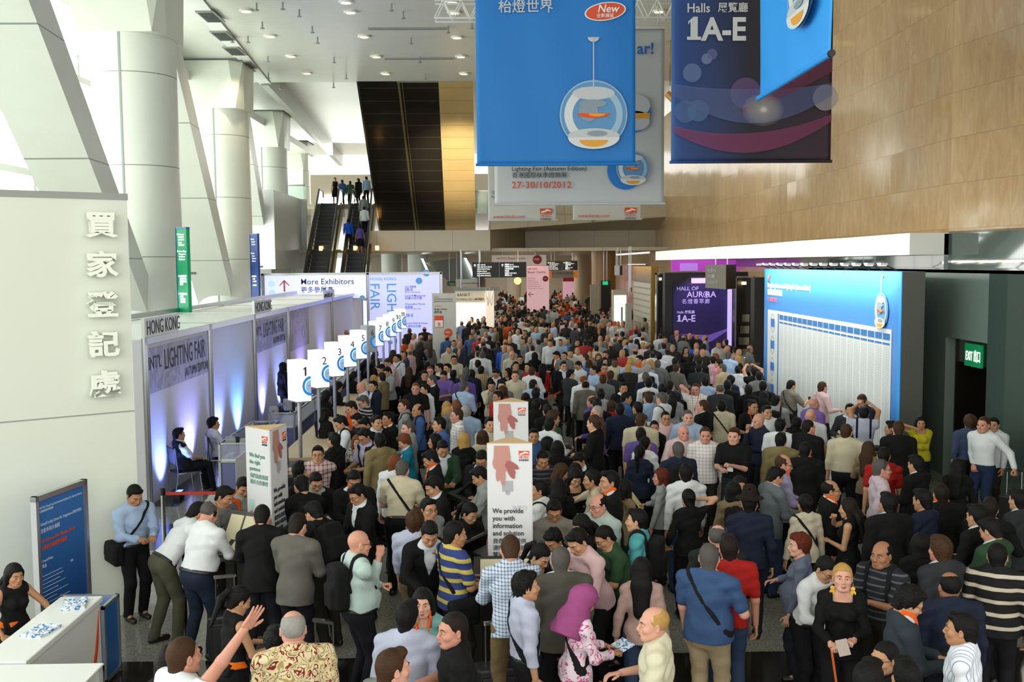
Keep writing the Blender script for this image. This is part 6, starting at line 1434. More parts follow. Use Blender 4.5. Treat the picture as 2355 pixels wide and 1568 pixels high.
# direction signs on the columns
def colsign(px, pyt, pyb, d, w, m, lab, lines, ry=0):
    a = aty(px, pyt, d); b = aty(px, pyb, d); t = empty('direction_sign', (a.x, d, b.z), -.55, lab, 'sign'); h = a.z-b.z; MB().box((0, -.06, 0), (w, .06, h)).build('sign_board', m, t); MB().box((-.02, -.08, -.02), (0, .08, h+.05)).box((0, -.07, h), (w, .07, h+.05)).build('edge_trim', mat('trim_blue', '3c6c9c', .4), t); MB().tube((w*.3, .06, h*.5), (w*.3, .5, h*.5), .04).build('bracket', M_ALU, t)
    for i, (s, f) in enumerate(lines): T(t, s, .22*w if s[0] not in '→←' else .04*w, h*f, w*.17 if s[0] not in '→←' else w*.22, M_LWE, .004, y=-.065)
G_ = [('→', .93), ('Chinese', .93), ('HKCEC', .9), ('HKTDC', .87), ('Expo', .84), ('HKTDC', .81), ('←', .74), ('New Shop', .74), ('Congress', .71), ('Harbour', .68), ('Harbour', .65), ('→', .46), ('全國展覽', .46), ('會議中心', .43), ('香港貿易', .4), ('博覽', .37), ('←', .26), ('新翼會議', .26), ('海景', .23), ('港灣道', .2), ('博覽道', .17)]
colsign(408, 527, 730, 28.6, .42, mat('sign_green', '129060', .5, emit=.15), 'tall green direction sign on the largest column', G_); colsign(577, 540, 686, 42.6, .42, mat('sign_navy', '1c3c80', .5, emit=.12), 'tall blue direction sign on the second column', [('→', .92), ('Halls', .92), ('Grand', .88), ('Rooms', .84), ('←', .7), ('Halls', .7), ('Conv', .66), ('Theatre', .62), ('Rooms', .58), ('→', .34), ('展覽廳', .34), ('會議', .3), ('大會堂', .26), ('演講廳', .2)])
colsign(577, 688, 760, 42.6, .42, mat('sign_green'), 'short green lower sign beneath the blue direction sign', [('→', .8), ('大堂', .8)])

# lighting fair directory board on the right
t = empty('directory_board', (8, 29.1, 0), -math.pi/2, 'tall blue exhibitor directory board with white list panel', 'board'); W_ = 29.1-19.3
MB().box((0, 0, 0), (W_, .4, 4.18)).build('board_body', grad_mat('board_blue', [(0, '2f86d8'), (.35, '3c88dc'), (.6, '5a94dc'), (.8, '3a86d8'), (1, '3aa4f4')], 0, 4.18, 'z'), t)
MB().box((W_, .0, 0), (W_+.02, .4, 4.18)).box((0, .4, 0), (W_+.02, .44, 4.18)).build('side_cladding', mat('board_side_grey', '4a4c46', .4), t); MB().box((W_-.12, -.012, 0), (W_, 0, 4.18)).build('edge_strip', M_BLUL, t)
def by(px): return 29.1-8*FPX/(px-1128)     # distance along the board from its far end
MB().box((by(1770), -.015, 0), (by(2060), -.005, 3.02)).build('list_panel', mat('list_white', 'dfe4e6', .5), t)
lm = patmat('list_print', lambda n, l, v: _ramp(n, l, _wave(n, l, v, 'Z', 9), [(0, 'dfe4e6'), (.55, 'b4bcc0')]))
x0, x1 = by(1797), by(2058); nc = 19; cw = (x1-x0)/nc; bars = MB(); cols = MB(); subs = MB()
for i in range(nc): bars.box((x0+i*cw+.03, -.022, 2.8), (x0+(i+1)*cw-.03, -.016, 2.93)); subs.box((x0+i*cw+.03, -.022, 2.7), (x0+(i+1)*cw-.03, -.016, 2.74)); cols.box((x0+i*cw+.05, -.02, .3), (x0+(i+1)*cw-.16, -.016, 2.66)); cols.box((x0+(i+1)*cw-.12, -.02, .3), (x0+(i+1)*cw-.05, -.016, 2.66))
bars.build('column_headers', mat('header_blue', '2f74b8', .5), t); subs.build('column_subheaders', mat('header_blue'), t); cols.build('exhibitor_lists', lm, t)
MB().box((by(1794), -.022, .2), (by(1796), -.016, 2.95)).build('divider', mat('header_blue'), t)
for i in range(4): MB().box((by(1778), -.024, 2.55-i*.62), (by(1786), -.018, 2.78-i*.62)).build('floor_plan', mat('plan_blue', '3c78d8', .5), t); disc('floor_plan_outline', t, (by(1782), 2.66-i*.62), .2, .26, mat('plan_grey', 'a0a8a4', .5), y=-.022, inner=.93)
logo(t, by(1769), 3.92, .22, y=-.02); T(t, 'Hong Kong International Lighting Fair (Autumn Edition)', by(1769), 3.66, .2, M_LWE, .006, y=-.02, xs=.86); T(t, '香港國際秋季燈飾展', by(1769), 3.46, .18, M_LWE, .003, y=-.02, xs=.9); T(t, '27-30/10/2012', by(1769), 3.26, .17, mat('coral_ink', 'e8706c', .5), .006, y=-.02)
lamp_print(t, (by(2036), 3.38), .36, y=-.02, rod=.35, dy=.003)
for i in range(14):
    y = 19.6+i*.7; o = empty('board_lamp', (7.72, y, 4.3), 0, 'small warm arm lamp above the blue directory board', 'lamp', 'arm lamps over the directory board'); MB().tube((.3, 0, -.1), (0, 0, .03), .012, n=6).build('arm', M_BLACK, o); MB().box((-.07, -.09, 0), (.07, .09, .05)).build('lamp_head', M_CHROME, o); MB().box((-.05, -.07, -.006), (.05, .07, 0)).build('lens', mat('lamp_lens', 'ffe0b0', .4, emit=12), o)
area('board_wash', (7.5, 24.2, 4.35), (8.0, 24.2, 2.6), 9.2, .1, 150, (1, .95, .85))
# gold directory farther down
t = empty('directory_board', (8, 56, 0), -math.pi/2, 'gold and grey directory board farther down the right side', 'board'); MB().box((0, 0, 0), (6.2, .35, 4.2)).build('board_body', grad_mat('board_gold', [(0, 'b8b0a0'), (.72, 'b0a898'), (.8, '8c8888'), (1, 'd8a870')], 0, 4.2, 'z'), t); MB().box((6.2, 0, 0), (6.24, .37, 4.2)).build('side_cladding', mat('gold_side', 'a08028', .35), t)
s = MB()
for i in range(10): s.box((.15, -.015, 3.1-i*.32), (6.0, -.005, 3.34-i*.32))
s.build('list_rows', mat('list_cream', 'd8d4c4', .5), t); T(t, 'HALL DIRECTORY', .4, 3.8, .3, M_LWE, .01, y=-.02) if False else None
for i in range(9): o = empty('board_lamp', (7.72, 50.2+i*.7, 4.3), 0, 'small warm lamp above the gold directory board', 'lamp', 'lamps over the gold directory board'); MB().tube((.3, 0, -.1), (0, 0, .03), .012, n=6).build('arm', M_BLACK, o); MB().box((-.07, -.09, 0), (.07, .09, .05)).build('lamp_head', M_CHROME, o); MB().box((-.05, -.07, -.006), (.05, .07, 0)).build('lens', mat('lamp_lens'), o)
# Hall of Aurora booth
d = 41; ax = lambda px: (px-1128)/FPX*d; az = lambda py: CAMH-(py-603)/FPX*d
t = empty('aurora_booth', (0, d, 0), 0, 'black booth front with purple HALL OF AURORA panel', 'booth'); MB().box((ax(1530), .05, 0), (ax(1755), .6, az(627))).build('booth_shell', M_BLACK, t); MB().box((ax(1549), -.04, 0), (ax(1690), .05, az(651))).build('purple_panel', grad_mat('aurora_purple', [(0, '2c1c5c'), (.4, '1c1448'), (.75, '241c54'), (1, '1c1840')], 0, 3.6, 'z'), t)
MB().box((ax(1590), -.08, az(652)), (ax(1690), -.02, az(640))).build('light_louvre', mat('louvre_lilac', 'c0a8e8', .5, emit=.6), t); MB().box((ax(1674), -.3, 0), (ax(1692), .0, az(662))).build('lilac_pillar', mat('pillar_lilac', 'c8b8f0', .5, emit=.45), t)
M_LAV = mat('ink_lavender', 'c0b4e4', .5, emit=.25)
T(t, 'HALL OF', ax(1556), az(668), .22, M_LAV, 0, y=-.05, xs=1.05); T(t, 'AUR RA', ax(1580), az(684), .34, M_LAV, .01, y=-.05); disc('logo_ring', t, (ax(1625), az(678)), .13, .13, M_LAV, y=-.05, inner=.8); disc('logo_ring', t, (ax(1625), az(678)), .06, .06, M_LAV, y=-.05, inner=.5)
T(t, '名燈薈萃廊', ax(1568), az(698), .22, M_LAV, 0, y=-.05, sp=1.15); T(t, 'Halls 展覽廳', ax(1557), az(721), .14, M_LAV, .01, y=-.05); T(t, '1A-E', ax(1556), az(740), .38, M_LAV, .02, y=-.05)
MB().prism([(ax(1560), -.05, az(768)), (ax(1630), -.05, az(772)), (ax(1690), -.05, az(752)), (ax(1640), -.05, az(785)), (ax(1600), -.05, az(800)), (ax(1600), -.05, az(775))], (0, .008, 0)).build('printed_band', mat('band_violet', '6c5ca8', .5, emit=.1), t)
MB().box((ax(1560), 1.5, az(625)), (ax(1757), 1.6, az(598))).build('magenta_backdrop', mat('magenta_glow', 'a43cac', .6, emit=.5), t); MB().box((ax(1580), 1.45, az(624)), (ax(1622), 1.5, az(606))).build('violet_patch', mat('violet_glow', 'a070c8', .6, emit=.6), t)
spot('aurora_spot', (8.5, 39.5, 4.2), (8.8, 41, 2.0), 120, (.6, .4, 1), 90); spot('aurora_spot', (9.2, 37.5, 3.9), (8.6, 38.4, 1.2), 160, (.7, .4, 1), 90)
def vitrine(px0, px1, d, pyt, lab, side):
    x0, x1 = (px0-1128)/FPX*d, (px1-1128)/FPX*d; zt = CAMH-(pyt-603)/FPX*d; t = empty('vitrine', (x0, d, 0), 0, lab, 'showcase'); w = x1-x0
    MB().box((0, .4, 0), (w, .5, zt)).build('back_panel', mat('vitrine_back', '1a1612', .3), t); MB().box((0, 0, zt-.06), (w, .5, zt)).box((0, 0, 0), (w, .5, .06)).box((0, 0, 0), (.04, .5, zt)).box((w-.04, 0, 0), (w, .5, zt)).build('case_frame', M_CHROME, t)
    for i in range(4): MB().box((.12+.06*i, .2, .95+.42*i), (w-.12, .28, 1.22+.42*i)).build('glass_exhibit', mat('exhibit_glass', 'a8a498', .15, metal=.7), t)
    MB().box((w*.4, .1, zt-.3), (w*.6, .2, zt-.2)).build('case_lamp', WARM, t)
    T(t, 'Halls 展覽廳', .06, .86, .1, M_LWE, .01, y=-.02); T(t, '1A-E', .06, .55, .28, M_LWE, .02, y=-.02, xs=.7); disc('oval_ring', t, (w*.78, .5), .17, .42, M_GREYT, y=-.02, inner=.55)
vitrine(1693, 1737, 36, 637, 'glass showcase beside the purple hall panel', 1); vitrine(1510, 1531, 42, 628, 'narrow glass showcase before the black booth edge', 0)
tag(MB().box((0, 0, 0), (.42, .5, 3.85)).build('black_pylon', M_BLACK, loc=((1737-1128)/FPX*34.5, 34.5, 0)), 'plain black pylon beside the blue directory board', 'pylon')
# box sign hanging by the booth
d = 34; a = aty(1622, 665, d); t = empty('hanging_box_sign', (a.x, d, a.z), 0, 'grey and black box sign hanging near the aurora booth', 'sign'); MB().prism([(0, 0, .05), (.62, -.35, 0), (.62, -.35, .83), (0, 0, .83)], (.45, .45, 0)).build('sign_box', mat('box_grey', '8c8478', .5), t); MB().prism([(.621, -.351, -.005), (1.07, .1, .02), (1.07, .1, .83), (.621, -.351, .83)], (.004, -.004, 0)).build('dark_side', M_BLACK, t)
fr = frame((.04, -.035, .62), Vector((.62, -.35, 0)))
for i, s in enumerate(('KIEN', '大廳', 'LIGHT')): textmesh(s, .13, M_GREYT, 'lettering', t, frame((.06, -.06, .6-.2*i), Vector((.62, -.35, 0))), .01)
for x in (.35, .75): MB().tube((x, .0, .83), (x, .0, 1.05), .02, n=6).build('hanger', M_ALU, t)
# black hanging direction boards
def dirboard(pl, pr, pt, pb, d, lab, split):
    X = lambda px: (px-1128)/FPX*d; Z = lambda py: CAMH-(py-605)/FPX*d
    t = empty('hanging_direction_board', (X(pl), d, Z(pb)), 0, lab, 'sign'); w = X(pr)-X(pl); h = Z(pt)-Z(pb); MB().box((0, 0, 0), (w, .15, h)).build('sign_board', mat('sign_black', '12161c', .4), t)
    for x in (w*.15, w*.85): MB().tube((x, .07, h), (x, .07, 5.1-Z(pb)), .02, n=6).build('hanger', M_ALU, t)
    MB().box((w/2-.01, -.005, 0), (w/2+.01, 0, h)).build('divider', M_GREY, t)
    for i, (s1, s2) in enumerate((('Halls 1(A-C)', '展覽廳 1(A-C)'), ('Halls 2(B-C) & 3(B-C)', '展覽廳 2(B-C)及3(B-C)'), ('Grand Hall & Foyer', '大會堂及前廳'), ('Seaview Room', '海景廳'), ('Rooms N101-N212', '會議室 N101-N212'), ('Expo Drive Entrance', '博覽道入口'))):
        z = h*(.8-.14*i); T(t, s1, w*.09, z, h*.12, M_LWE, .01, y=-.01, xs=.9); T(t, s2, w*.6, z, h*.12, M_LWE, .01, y=-.01, xs=.8)
    T(t, '↑', w*.02, h*.7, h*.25, M_LWE, .01, y=-.01); T(t, '↑', w*.53, h*.7, h*.25, M_LWE, .01, y=-.01)
dirboard(1086, 1210, 602, 637, 55, 'larger black hanging board with white hall directions', 1); dirboard(1257, 1328, 600, 622, 68, 'smaller black hanging board farther along the hall', 1)
# far stands
def farbox(name, pl, pr, pt, pb, d, m, lab, cat, th=.3, floor=False):
    X = lambda px: (px-1128)/FPX*d; Z = lambda py: CAMH-(py-605)/FPX*d; z0 = 0 if floor else Z(pb); t = empty(name, (X(pl), d, z0), 0, lab, cat); MB().box((0, 0, 0), (X(pr)-X(pl), th, Z(pt)-z0)).build('panel', m, t)
    if not floor and Z(pt) < 5: MB().tube(((X(pr)-X(pl))*.2, th/2, Z(pt)-z0), ((X(pr)-X(pl))*.2, th/2, 5.1-z0), .02, n=6).tube(((X(pr)-X(pl))*.8, th/2, Z(pt)-z0), ((X(pr)-X(pl))*.8, th/2, 5.1-z0), .02, n=6).build('hanger', M_ALU, t)
    return t, X(pr)-X(pl), Z(pt)-z0
t, w, h = farbox('badge_poster', 993, 1048, 672, 0, 38, mat('poster_pale', 'c8c8c0', .6), 'pale badge holder poster panel beside the lilac gateway', 'poster', .1, True)
for s, z, sz, m in (('HKTDC', h-.16, .06, M_ORG), ('Hong Kong International', h-.24, .07, M_INK), ('Lighting Fair (Autumn Edition)', h-.32, .06, M_INK), ('27-30/10/2012', h-.5, .05, M_ORG), ('Badge Holder', h-.63, .09, M_INK), ('證件套', h-.75, .1, M_INK)): T(t, s, .07, z, sz, m, .002, y=-.01)
MB().box((.08, -.01, h-1.3), (.42, -.005, h-.85)).build('badge_icon', M_ORG, t); MB().box((.1, -.015, h-1.28), (.4, -.01, h-1.03)).build('badge_icon', M_LW, t); T(t, 'B', .2, h-1.24, .2, M_ORG, .01, y=-.02); disc('free_badge', t, (.6, h-1.5), .16, .16, M_ORG, y=-.012); T(t, 'FREE', .49, h-1.51, .08, M_LW, .01, y=-.02)
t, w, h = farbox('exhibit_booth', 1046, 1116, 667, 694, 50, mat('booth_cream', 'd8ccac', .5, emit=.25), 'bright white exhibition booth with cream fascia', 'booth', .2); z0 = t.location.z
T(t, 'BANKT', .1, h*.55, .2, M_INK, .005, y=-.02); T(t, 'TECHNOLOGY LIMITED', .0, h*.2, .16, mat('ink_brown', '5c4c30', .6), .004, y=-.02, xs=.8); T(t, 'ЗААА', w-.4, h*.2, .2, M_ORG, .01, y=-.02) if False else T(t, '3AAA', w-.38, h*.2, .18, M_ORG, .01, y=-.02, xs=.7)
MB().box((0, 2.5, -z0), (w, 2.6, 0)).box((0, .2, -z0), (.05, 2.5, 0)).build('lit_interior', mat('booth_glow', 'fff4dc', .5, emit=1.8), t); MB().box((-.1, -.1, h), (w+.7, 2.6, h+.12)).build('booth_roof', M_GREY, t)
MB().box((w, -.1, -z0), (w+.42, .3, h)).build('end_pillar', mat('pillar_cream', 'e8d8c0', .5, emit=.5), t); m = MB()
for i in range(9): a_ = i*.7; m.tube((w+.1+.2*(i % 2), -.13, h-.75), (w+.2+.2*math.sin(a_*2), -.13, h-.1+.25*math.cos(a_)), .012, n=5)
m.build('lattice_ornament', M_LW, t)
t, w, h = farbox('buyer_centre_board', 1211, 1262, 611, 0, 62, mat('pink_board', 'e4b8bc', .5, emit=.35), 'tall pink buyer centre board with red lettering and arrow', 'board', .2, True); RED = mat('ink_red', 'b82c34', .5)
T(t, 'HKTDC', .06, h-.25, .18, RED, .01, y=-.01); T(t, 'Buyer Centre', .06, h-.45, .2, RED, .01, y=-.01); disc('free_badge', t, (w-.22, h-.8), .18, .18, RED, y=-.01); T(t, 'FREE', w-.36, h-.83, .1, M_LW, .01, y=-.02)
for i, s in enumerate(('Email Service', 'Suppliers List', 'Product Magazines', 'Product Showcases', 'Event Pre-registration', 'hktdc.com Buyer Meetings')): T(t, s, .06, h-.78-.13*i, .09, RED, 0, y=-.01)
MB().box((.12, -.015, h-1.78), (.42, -.01, h-1.74)).prism([(.08, -.015, h-1.76), (.22, -.015, h-1.6), (.25, -.015, h-1.62), (.13, -.015, h-1.76), (.25, -.015, h-1.9), (.22, -.015, h-1.92)], (0, .004, 0)).build('arrow', RED, t)
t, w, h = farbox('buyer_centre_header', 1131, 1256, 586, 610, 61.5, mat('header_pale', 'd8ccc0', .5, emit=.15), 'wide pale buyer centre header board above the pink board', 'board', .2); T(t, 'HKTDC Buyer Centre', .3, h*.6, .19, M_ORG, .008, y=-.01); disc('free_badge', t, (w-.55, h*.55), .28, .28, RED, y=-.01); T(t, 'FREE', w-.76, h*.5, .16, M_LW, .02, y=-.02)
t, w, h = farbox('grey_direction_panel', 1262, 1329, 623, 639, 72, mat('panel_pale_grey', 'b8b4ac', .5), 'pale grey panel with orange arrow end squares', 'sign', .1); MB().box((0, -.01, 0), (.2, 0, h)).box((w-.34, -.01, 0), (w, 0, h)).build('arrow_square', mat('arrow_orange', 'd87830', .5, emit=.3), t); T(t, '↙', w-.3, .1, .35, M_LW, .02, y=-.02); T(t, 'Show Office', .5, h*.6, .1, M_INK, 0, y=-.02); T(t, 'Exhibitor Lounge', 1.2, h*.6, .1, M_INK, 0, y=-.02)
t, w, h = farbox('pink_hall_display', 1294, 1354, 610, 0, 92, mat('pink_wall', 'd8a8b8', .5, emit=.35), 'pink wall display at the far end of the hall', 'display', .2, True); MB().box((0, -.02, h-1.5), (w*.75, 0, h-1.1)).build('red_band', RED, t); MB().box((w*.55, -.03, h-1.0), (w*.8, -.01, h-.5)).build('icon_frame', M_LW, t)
t, w, h = farbox('lit_showcase', 1409, 1443, 668, 0, 47, mat('showcase_grey', 'b8b0a0', .5), 'white lit showcase cabinet with grey header', 'showcase', .5, True); MB().box((.06, -.02, .3), (w-.06, 0, h-.25)).build('lit_face', mat('showcase_glow', 'eefaf4', .5, emit=1.0), t); T(t, 'HKTDC', .12, h-.45, .1, M_ORG, .01, y=-.03); MB().box((w*.55, -.03, .9), (w*.68, -.02, h-.8)).build('tower_print', M_GREY, t); disc('arrow_dot', t, (.1, 1.5), .1, .16, M_ORG, y=-.03); disc('arrow_dot', t, (w-.1, 1.5), .1, .16, M_ORG, y=-.03)
for pl, pr, pt, d, m, lab in ((1358, 1378, 655, 58, mat('kiosk_beige', 'a89c88', .5), 'beige ticket kiosk cabinet beside the marble pillar'), (1382, 1403, 646, 60, M_BLACK, 'dark doorway panel under small green exit light'), (1440, 1453, 700, 45, mat('notice_grey', 'a8a8a0', .5), 'slim grey notice board beside the gold directory')): farbox('cabinet', pl, pr, pt, 0, d, m, lab, 'cabinet', .4, True)
t, w, h = farbox('exit_light', 1386, 1398, 648, 656, 59.8, mat('exit_green_far', '1c8c5c', .5, emit=1.2), 'tiny green exit light far down the hall', 'sign', .1)
for pl, pr, pt, pb, d, lb in ((1414, 1431, 612, 634, 55, 'small hanging lantern sign before the gold directory'), (1446, 1453, 662, 672, 44, 'small lit exit box beside the gold directory')):
    t, w, h = farbox('small_sign', pl, pr, pt, pb, d, mat('sign_silver', 'a8a8a4', .5, emit=.2), lb, 'sign', .2); MB().box((w*.65, -.01, 0), (w, 0, h)).build('dark_side', M_BLACK, t); MB().tube((w*.4, .1, h), (w*.4, .1, h+1), .02, n=6).build('hanger', M_ALU, t)
# pillars in the lower far hall, left pods
for px, d, c, lb in ((903, 70, 'c8d0c8', 'round white pillar left of the far pods'), (962, 74, 'c4ccc4', 'round white pillar beside the far pods'), (1340, 84, 'a89880', 'marble pillar in the lower far hall'), (1388, 62, 'a87c50', 'brown marble pillar before the far shopfronts'), (1180, 100, 'c8c0b0', 'distant cream pillar behind the crowd')):
    X = (px-1128)/FPX*d; tag(MB().lathe([(.75, 0), (.75, 5.1)], n=28).build('pillar', mat('pillar_%s' % c, c, .4), loc=(X, d, 0), smooth=True), lb, 'pillar')
t = empty('hanging_pod', ((1030-1128)/FPX*72, 72, 3.3), 0, 'slanted grey exhibition pod under bright tube lights', 'display'); MB().prism([(-1.6, 0, 1.2), (1.2, 0, 1.6), (2.4, 0, .2), (1.4, 0, -1.2)], (0, 1.5, 0)).build('pod_body', mat('pod_grey', '7c8480', .5), t)
for x in (-1.9, 1.2): MB().prism([(x, -.1, 1.5), (x+.15, -.1, 1.5), (x+.75, -.1, .1), (x+.6, -.1, .1)], (0, -.1, 0)).build('tube_light', mat('tube_glow', 'f4fff8', .5, emit=4), t)
t, w, h = farbox('grey_stand', 1048, 1118, 640, 667, 58, mat('stand_grey', 'b8b4a8', .5), 'pale grey stand fascia above the bright booth', 'booth', .3); T(t, 'international lighting', .3, h*.6, .12, M_INK, 0, y=-.01); MB().box((w-.5, -.1, -.2), (w-.1, 0, h+.2)).build('brown_column', mat('brown_stack', '4c3424', .5), t)
t, w, h = farbox('green_stand', 1028, 1056, 645, 655, 66, mat('stand_green', '1c5c4c', .5), 'small dark green fascia sign in the far hall', 'sign', .2); T(t, 'hktdc.com', .15, .08, .14, M_LW, 0, y=-.01)
t = empty('globe_lamp', ((1190-1128)/FPX*80, 80, CAMH+.0-(645-605)/FPX*80+.0), 0, 'large glowing orange globe lamp in the far crowd', 'lamp'); MB().lathe([(0, -.3), (.15, -.27), (.28, -.1), (.3, .05), (.22, .22), (0, .3)], n=24).build('globe', mat('globe_glow', 'ffc070', .5, emit=1.6), t, smooth=True); MB().tube((0, 0, .3), (0, 0, 2), .01, n=5).build('cord', M_BLACK, t)
# queue barriers
def post(x, y, lab, m=M_CHROME, h=1.0): t = empty('barrier_post', (x, y, 0), 0, lab, 'barrier', None); MB().lathe([(0, 0), (.17, 0), (.17, .02), (.03, .04)], n=20).build('post_base', m, t); MB().tube((0, 0, .04), (0, 0, h), .032, n=12).build('post_tube', m, t); MB().tube((0, 0, h-.1), (0, 0, h), .04, n=12).build('belt_head', M_BLACK, t); return t
def belt(a, b, m, lab): a, b = Vector(a), Vector(b); s = Vector((0, 0, .05)); mb = MB(); mb.prism([a, b, b+s, a+s], (b-a).cross(s).normalized()*.004); tag(mb.build('barrier_belt', m), lab, 'belt')
ORB = mat('belt_orange', 'c85a18', .6); RDB = mat('belt_red', 'b02c20', .6)
a = atz(374, 1128, .97); post(a.x, a.y, 'blue lit barrier post beside the booth wall'); b = atz(570, 1126, .97); post(b.x, b.y, 'barrier post hidden near the smaller info tower'); belt((a.x, a.y, .9), (b.x, b.y, .9), RDB, 'red queue belt stretched before the seated attendant')
a = atz(1303, 890, .97); post(a.x, a.y, 'steel barrier post left of ponytailed man'); a2 = atz(1320, 955, .97); post(a2.x, a2.y, 'second steel barrier post nearer the ponytailed man'); b = atz(1258, 925, .97); belt((b.x-.3, b.y, .9), (a.x+.0, a.y, .9), ORB, 'orange queue belt ending at the steel post'); belt((a.x, a.y, .9), (a2.x+.9, a2.y-1.2, .9), ORB, 'orange queue belt slanting towards the ponytailed man')
# chair for the attendant
def chair(x, y, rz, lab):
    t = empty('staff_chair', (x, y, 0), rz, lab, 'chair'); MB().box((-.22, -.22, .43), (.22, .22, .47)).build('seat', M_BLACK, t, bevel=.015); MB().box((-.21, -.26, .62), (.21, -.22, .92)).build('backrest', M_BLACK, t, bevel=.015)
    for s in (-1, 1): MB().path([(s*.24, .24, .01), (s*.24, .2, .44), (s*.24, -.22, .45), (s*.24, -.3, .01)], .013).path([(s*.24, -.22, .45), (s*.22, -.26, .95)], .013).build('leg_frame', M_CHROME, t)

def suitcase(px, py, rz, lab, h=1.0):
    p = atz(px, py, h); t = empty('trolley_case', (p.x, p.y, 0), rz, lab, 'suitcase'); MB().box((-.2, -.12, .06), (.2, .12, .58)).build('case_body', mat('case_black', '121214', .5), t, bevel=.03); MB().box((-.16, -.14, .12), (.16, -.12, .5)).build('front_pocket', mat('case_black'), t, bevel=.01)
    MB().tube((-.1, 0, .58), (-.1, 0, h-.02), .01, n=6).tube((.1, 0, .58), (.1, 0, h-.02), .01, n=6).box((-.12, -.02, h-.03), (.12, .02, h)).build('pull_handle', M_CHROME, t)
    for sx in (-.16, .16): MB().tube((sx-.02, .05, .035), (sx+.02, .05, .035), .035, n=14).build('wheel', M_BLACK, t)
suitcase(517, 1322, .3, 'black trolley case behind the ponytailed hostess'); suitcase(1140, 1428, .2, 'black trolley case beside the gingham shirt man'); suitcase(745, 1425, -.4, 'black trolley case beside the long grey suit')
# ---------------------------------------------------------------- people
pose('stand'); pose('stand_a', hl=(-.25, .12, .83), hr=(.2, .26, 1.12), hy=.25, hand='relax'); pose('stand_b', hl=(-.12, .26, 1.1), hr=(.12, .27, 1.08), hy=-.2, hp=.15, hand='grip', fl=(-.12, .05)); pose('stand_c', side=.03, hl=(-.26, .0, .8), hr=(.27, .08, .8), hy=-.3, fl=(-.14, .06), fr=(.1, -.06))
pose('read', lean=.1, hl=(-.1, .32, 1.13), hr=(.1, .32, 1.13), hp=.42, hand='grip'); pose('bend', lean=.78, hl=(-.1, .42, 1.35), hr=(.12, .42, 1.3), hp=.25, fl=(-.12, -.05), fr=(.12, .12)); pose('write', lean=.28, hl=(-.15, .4, 1.18), hr=(.1, .42, 1.2), hp=.4, hand='grip', fl=(-.14, -.02), fr=(.12, .08))
pose('lean', lean=.4, hl=(-.15, .4, 1.2), hr=(.15, .38, 1.2), hp=.35, hand='grip'); pose('wave', hr=(.42, .22, 1.82), hl=(-.26, .05, .8), hand='flat'); pose('desk', lean=.12, hl=(-.3, .36, 1.13), hr=(.22, .2, .98), hp=.1)
pose('chin', hr=(.05, .2, 1.44), hl=(-.02, .24, 1.14), hp=.12, hand='grip'); pose('reach', hr=(.62, .28, 1.36), hl=(.25, .42, 1.34), hy=-.1, hand='grip'); pose('reach1', lean=.2, hr=(.1, .62, 1.32), hl=(-.1, .4, 1.2)); pose('phone', hr=(.15, .1, 1.56), hl=(-.22, .15, .95), hp=.1, hand='grip')
pose('phone2', hr=(.14, .36, 1.22), hl=(-.2, .2, 1.0), hp=.3, hand='grip'); pose('photo', hl=(-.1, .33, 1.72), hr=(.12, .33, 1.72), hp=-.1, hand='grip'); pose('hands', hl=(-.05, .3, 1.2), hr=(.1, .32, 1.14), hand='grip'); pose('cheek', hr=(.1, .17, 1.5), hl=(.05, .24, 1.12), hp=.12, hand='grip')
pose('lookup', hl=(-.08, .3, 1.12), hr=(.12, .32, 1.08), hp=-.18, hand='grip'); pose('trolley', hl=(-.5, .0, .98), hr=(.1, .1, .95), hand='grip'); pose('walk', hl=(-.26, .2, .88), hr=(.26, -.15, .84), fl=(-.1, -.25), fr=(.1, .3)); pose('hand', hr=(.12, .2, 1.68), hl=(-.25, .05, .8), hp=.2); pose('sit', lean=-.2, hl=(-.12, .3, 1.02), hr=(.12, .32, 1.02), hp=.12, sit=1)
HC = dict(k='0b0a0a', d='1a120e', b='3a2616', y='a9854a', g='4c4946', w='8e8c88', r='6a3c22', a='52200f', B='2a1c12')
HS = dict(s='short', c='crop', b='bald', l='long', j='bob', u='curly', p='pony', n='bun', k='spiky', o='none', H='hijab', h='short')
CC = dict(K='0f0f11', N='1a2134', G='6a6c6c', D='2c2e32', W='ccd0d4', B='98aecc', M='3c5a8c', C='bcb49c', T='7a6a50', P='c8a8ac', V='5a4a8a', R='a82420', E='2c4630', A='4c9aa0', O='c85018', Y='a8a020', L='a8aec4', S='8c9090', Z='6a6050')
SPEC = {'iM': 'a8bcb8', 'pM2': 'a8b8b4', 'jG': '5c5a54', 'jG2': '4a4840', 't2M': '344c72', 'oA': '6c9c9a', 'jA': '14708c', 'jT': '7a6e4c', 'pS': '7c7870', 'oP2': 'a88c84', 'pC2': 'c8c4ac', 'pC': 'c4bca4', 'jS2': '5c6468', 'oC2': 'b8b09c', 'oL2': '5c6478', 'oK2': '0c0c0e', 'jD2': '2c343c', 'iM2': '3a4662', 'wP3': 'b8a8b4', 'wP4': 'c8b0b0', 'wL3': '8c86a4', 'wM4': '1c50b8', 'jD3': '2a2620', 'wB2': '9cb8d8', 'oT2': '7c6a60', 'pV': '6c5498', 'jC': 'a89878', 'wP5': 'd07c94', 'tD': '1e2422', 'tR': '981c1a'}
CNAME = dict(K='black', N='navy', G='grey', D='dark grey', W='white', B='light blue', M='blue', C='cream', T='tan', P='pink', V='purple', R='red', E='green', A='aqua', O='orange', Y='yellow', L='lilac', S='grey', Z='brown')
TN = dict(j='suit jacket', w='shirt', i='shirt', t='t-shirt', p='polo shirt', v='vest', d='dress', o='top')
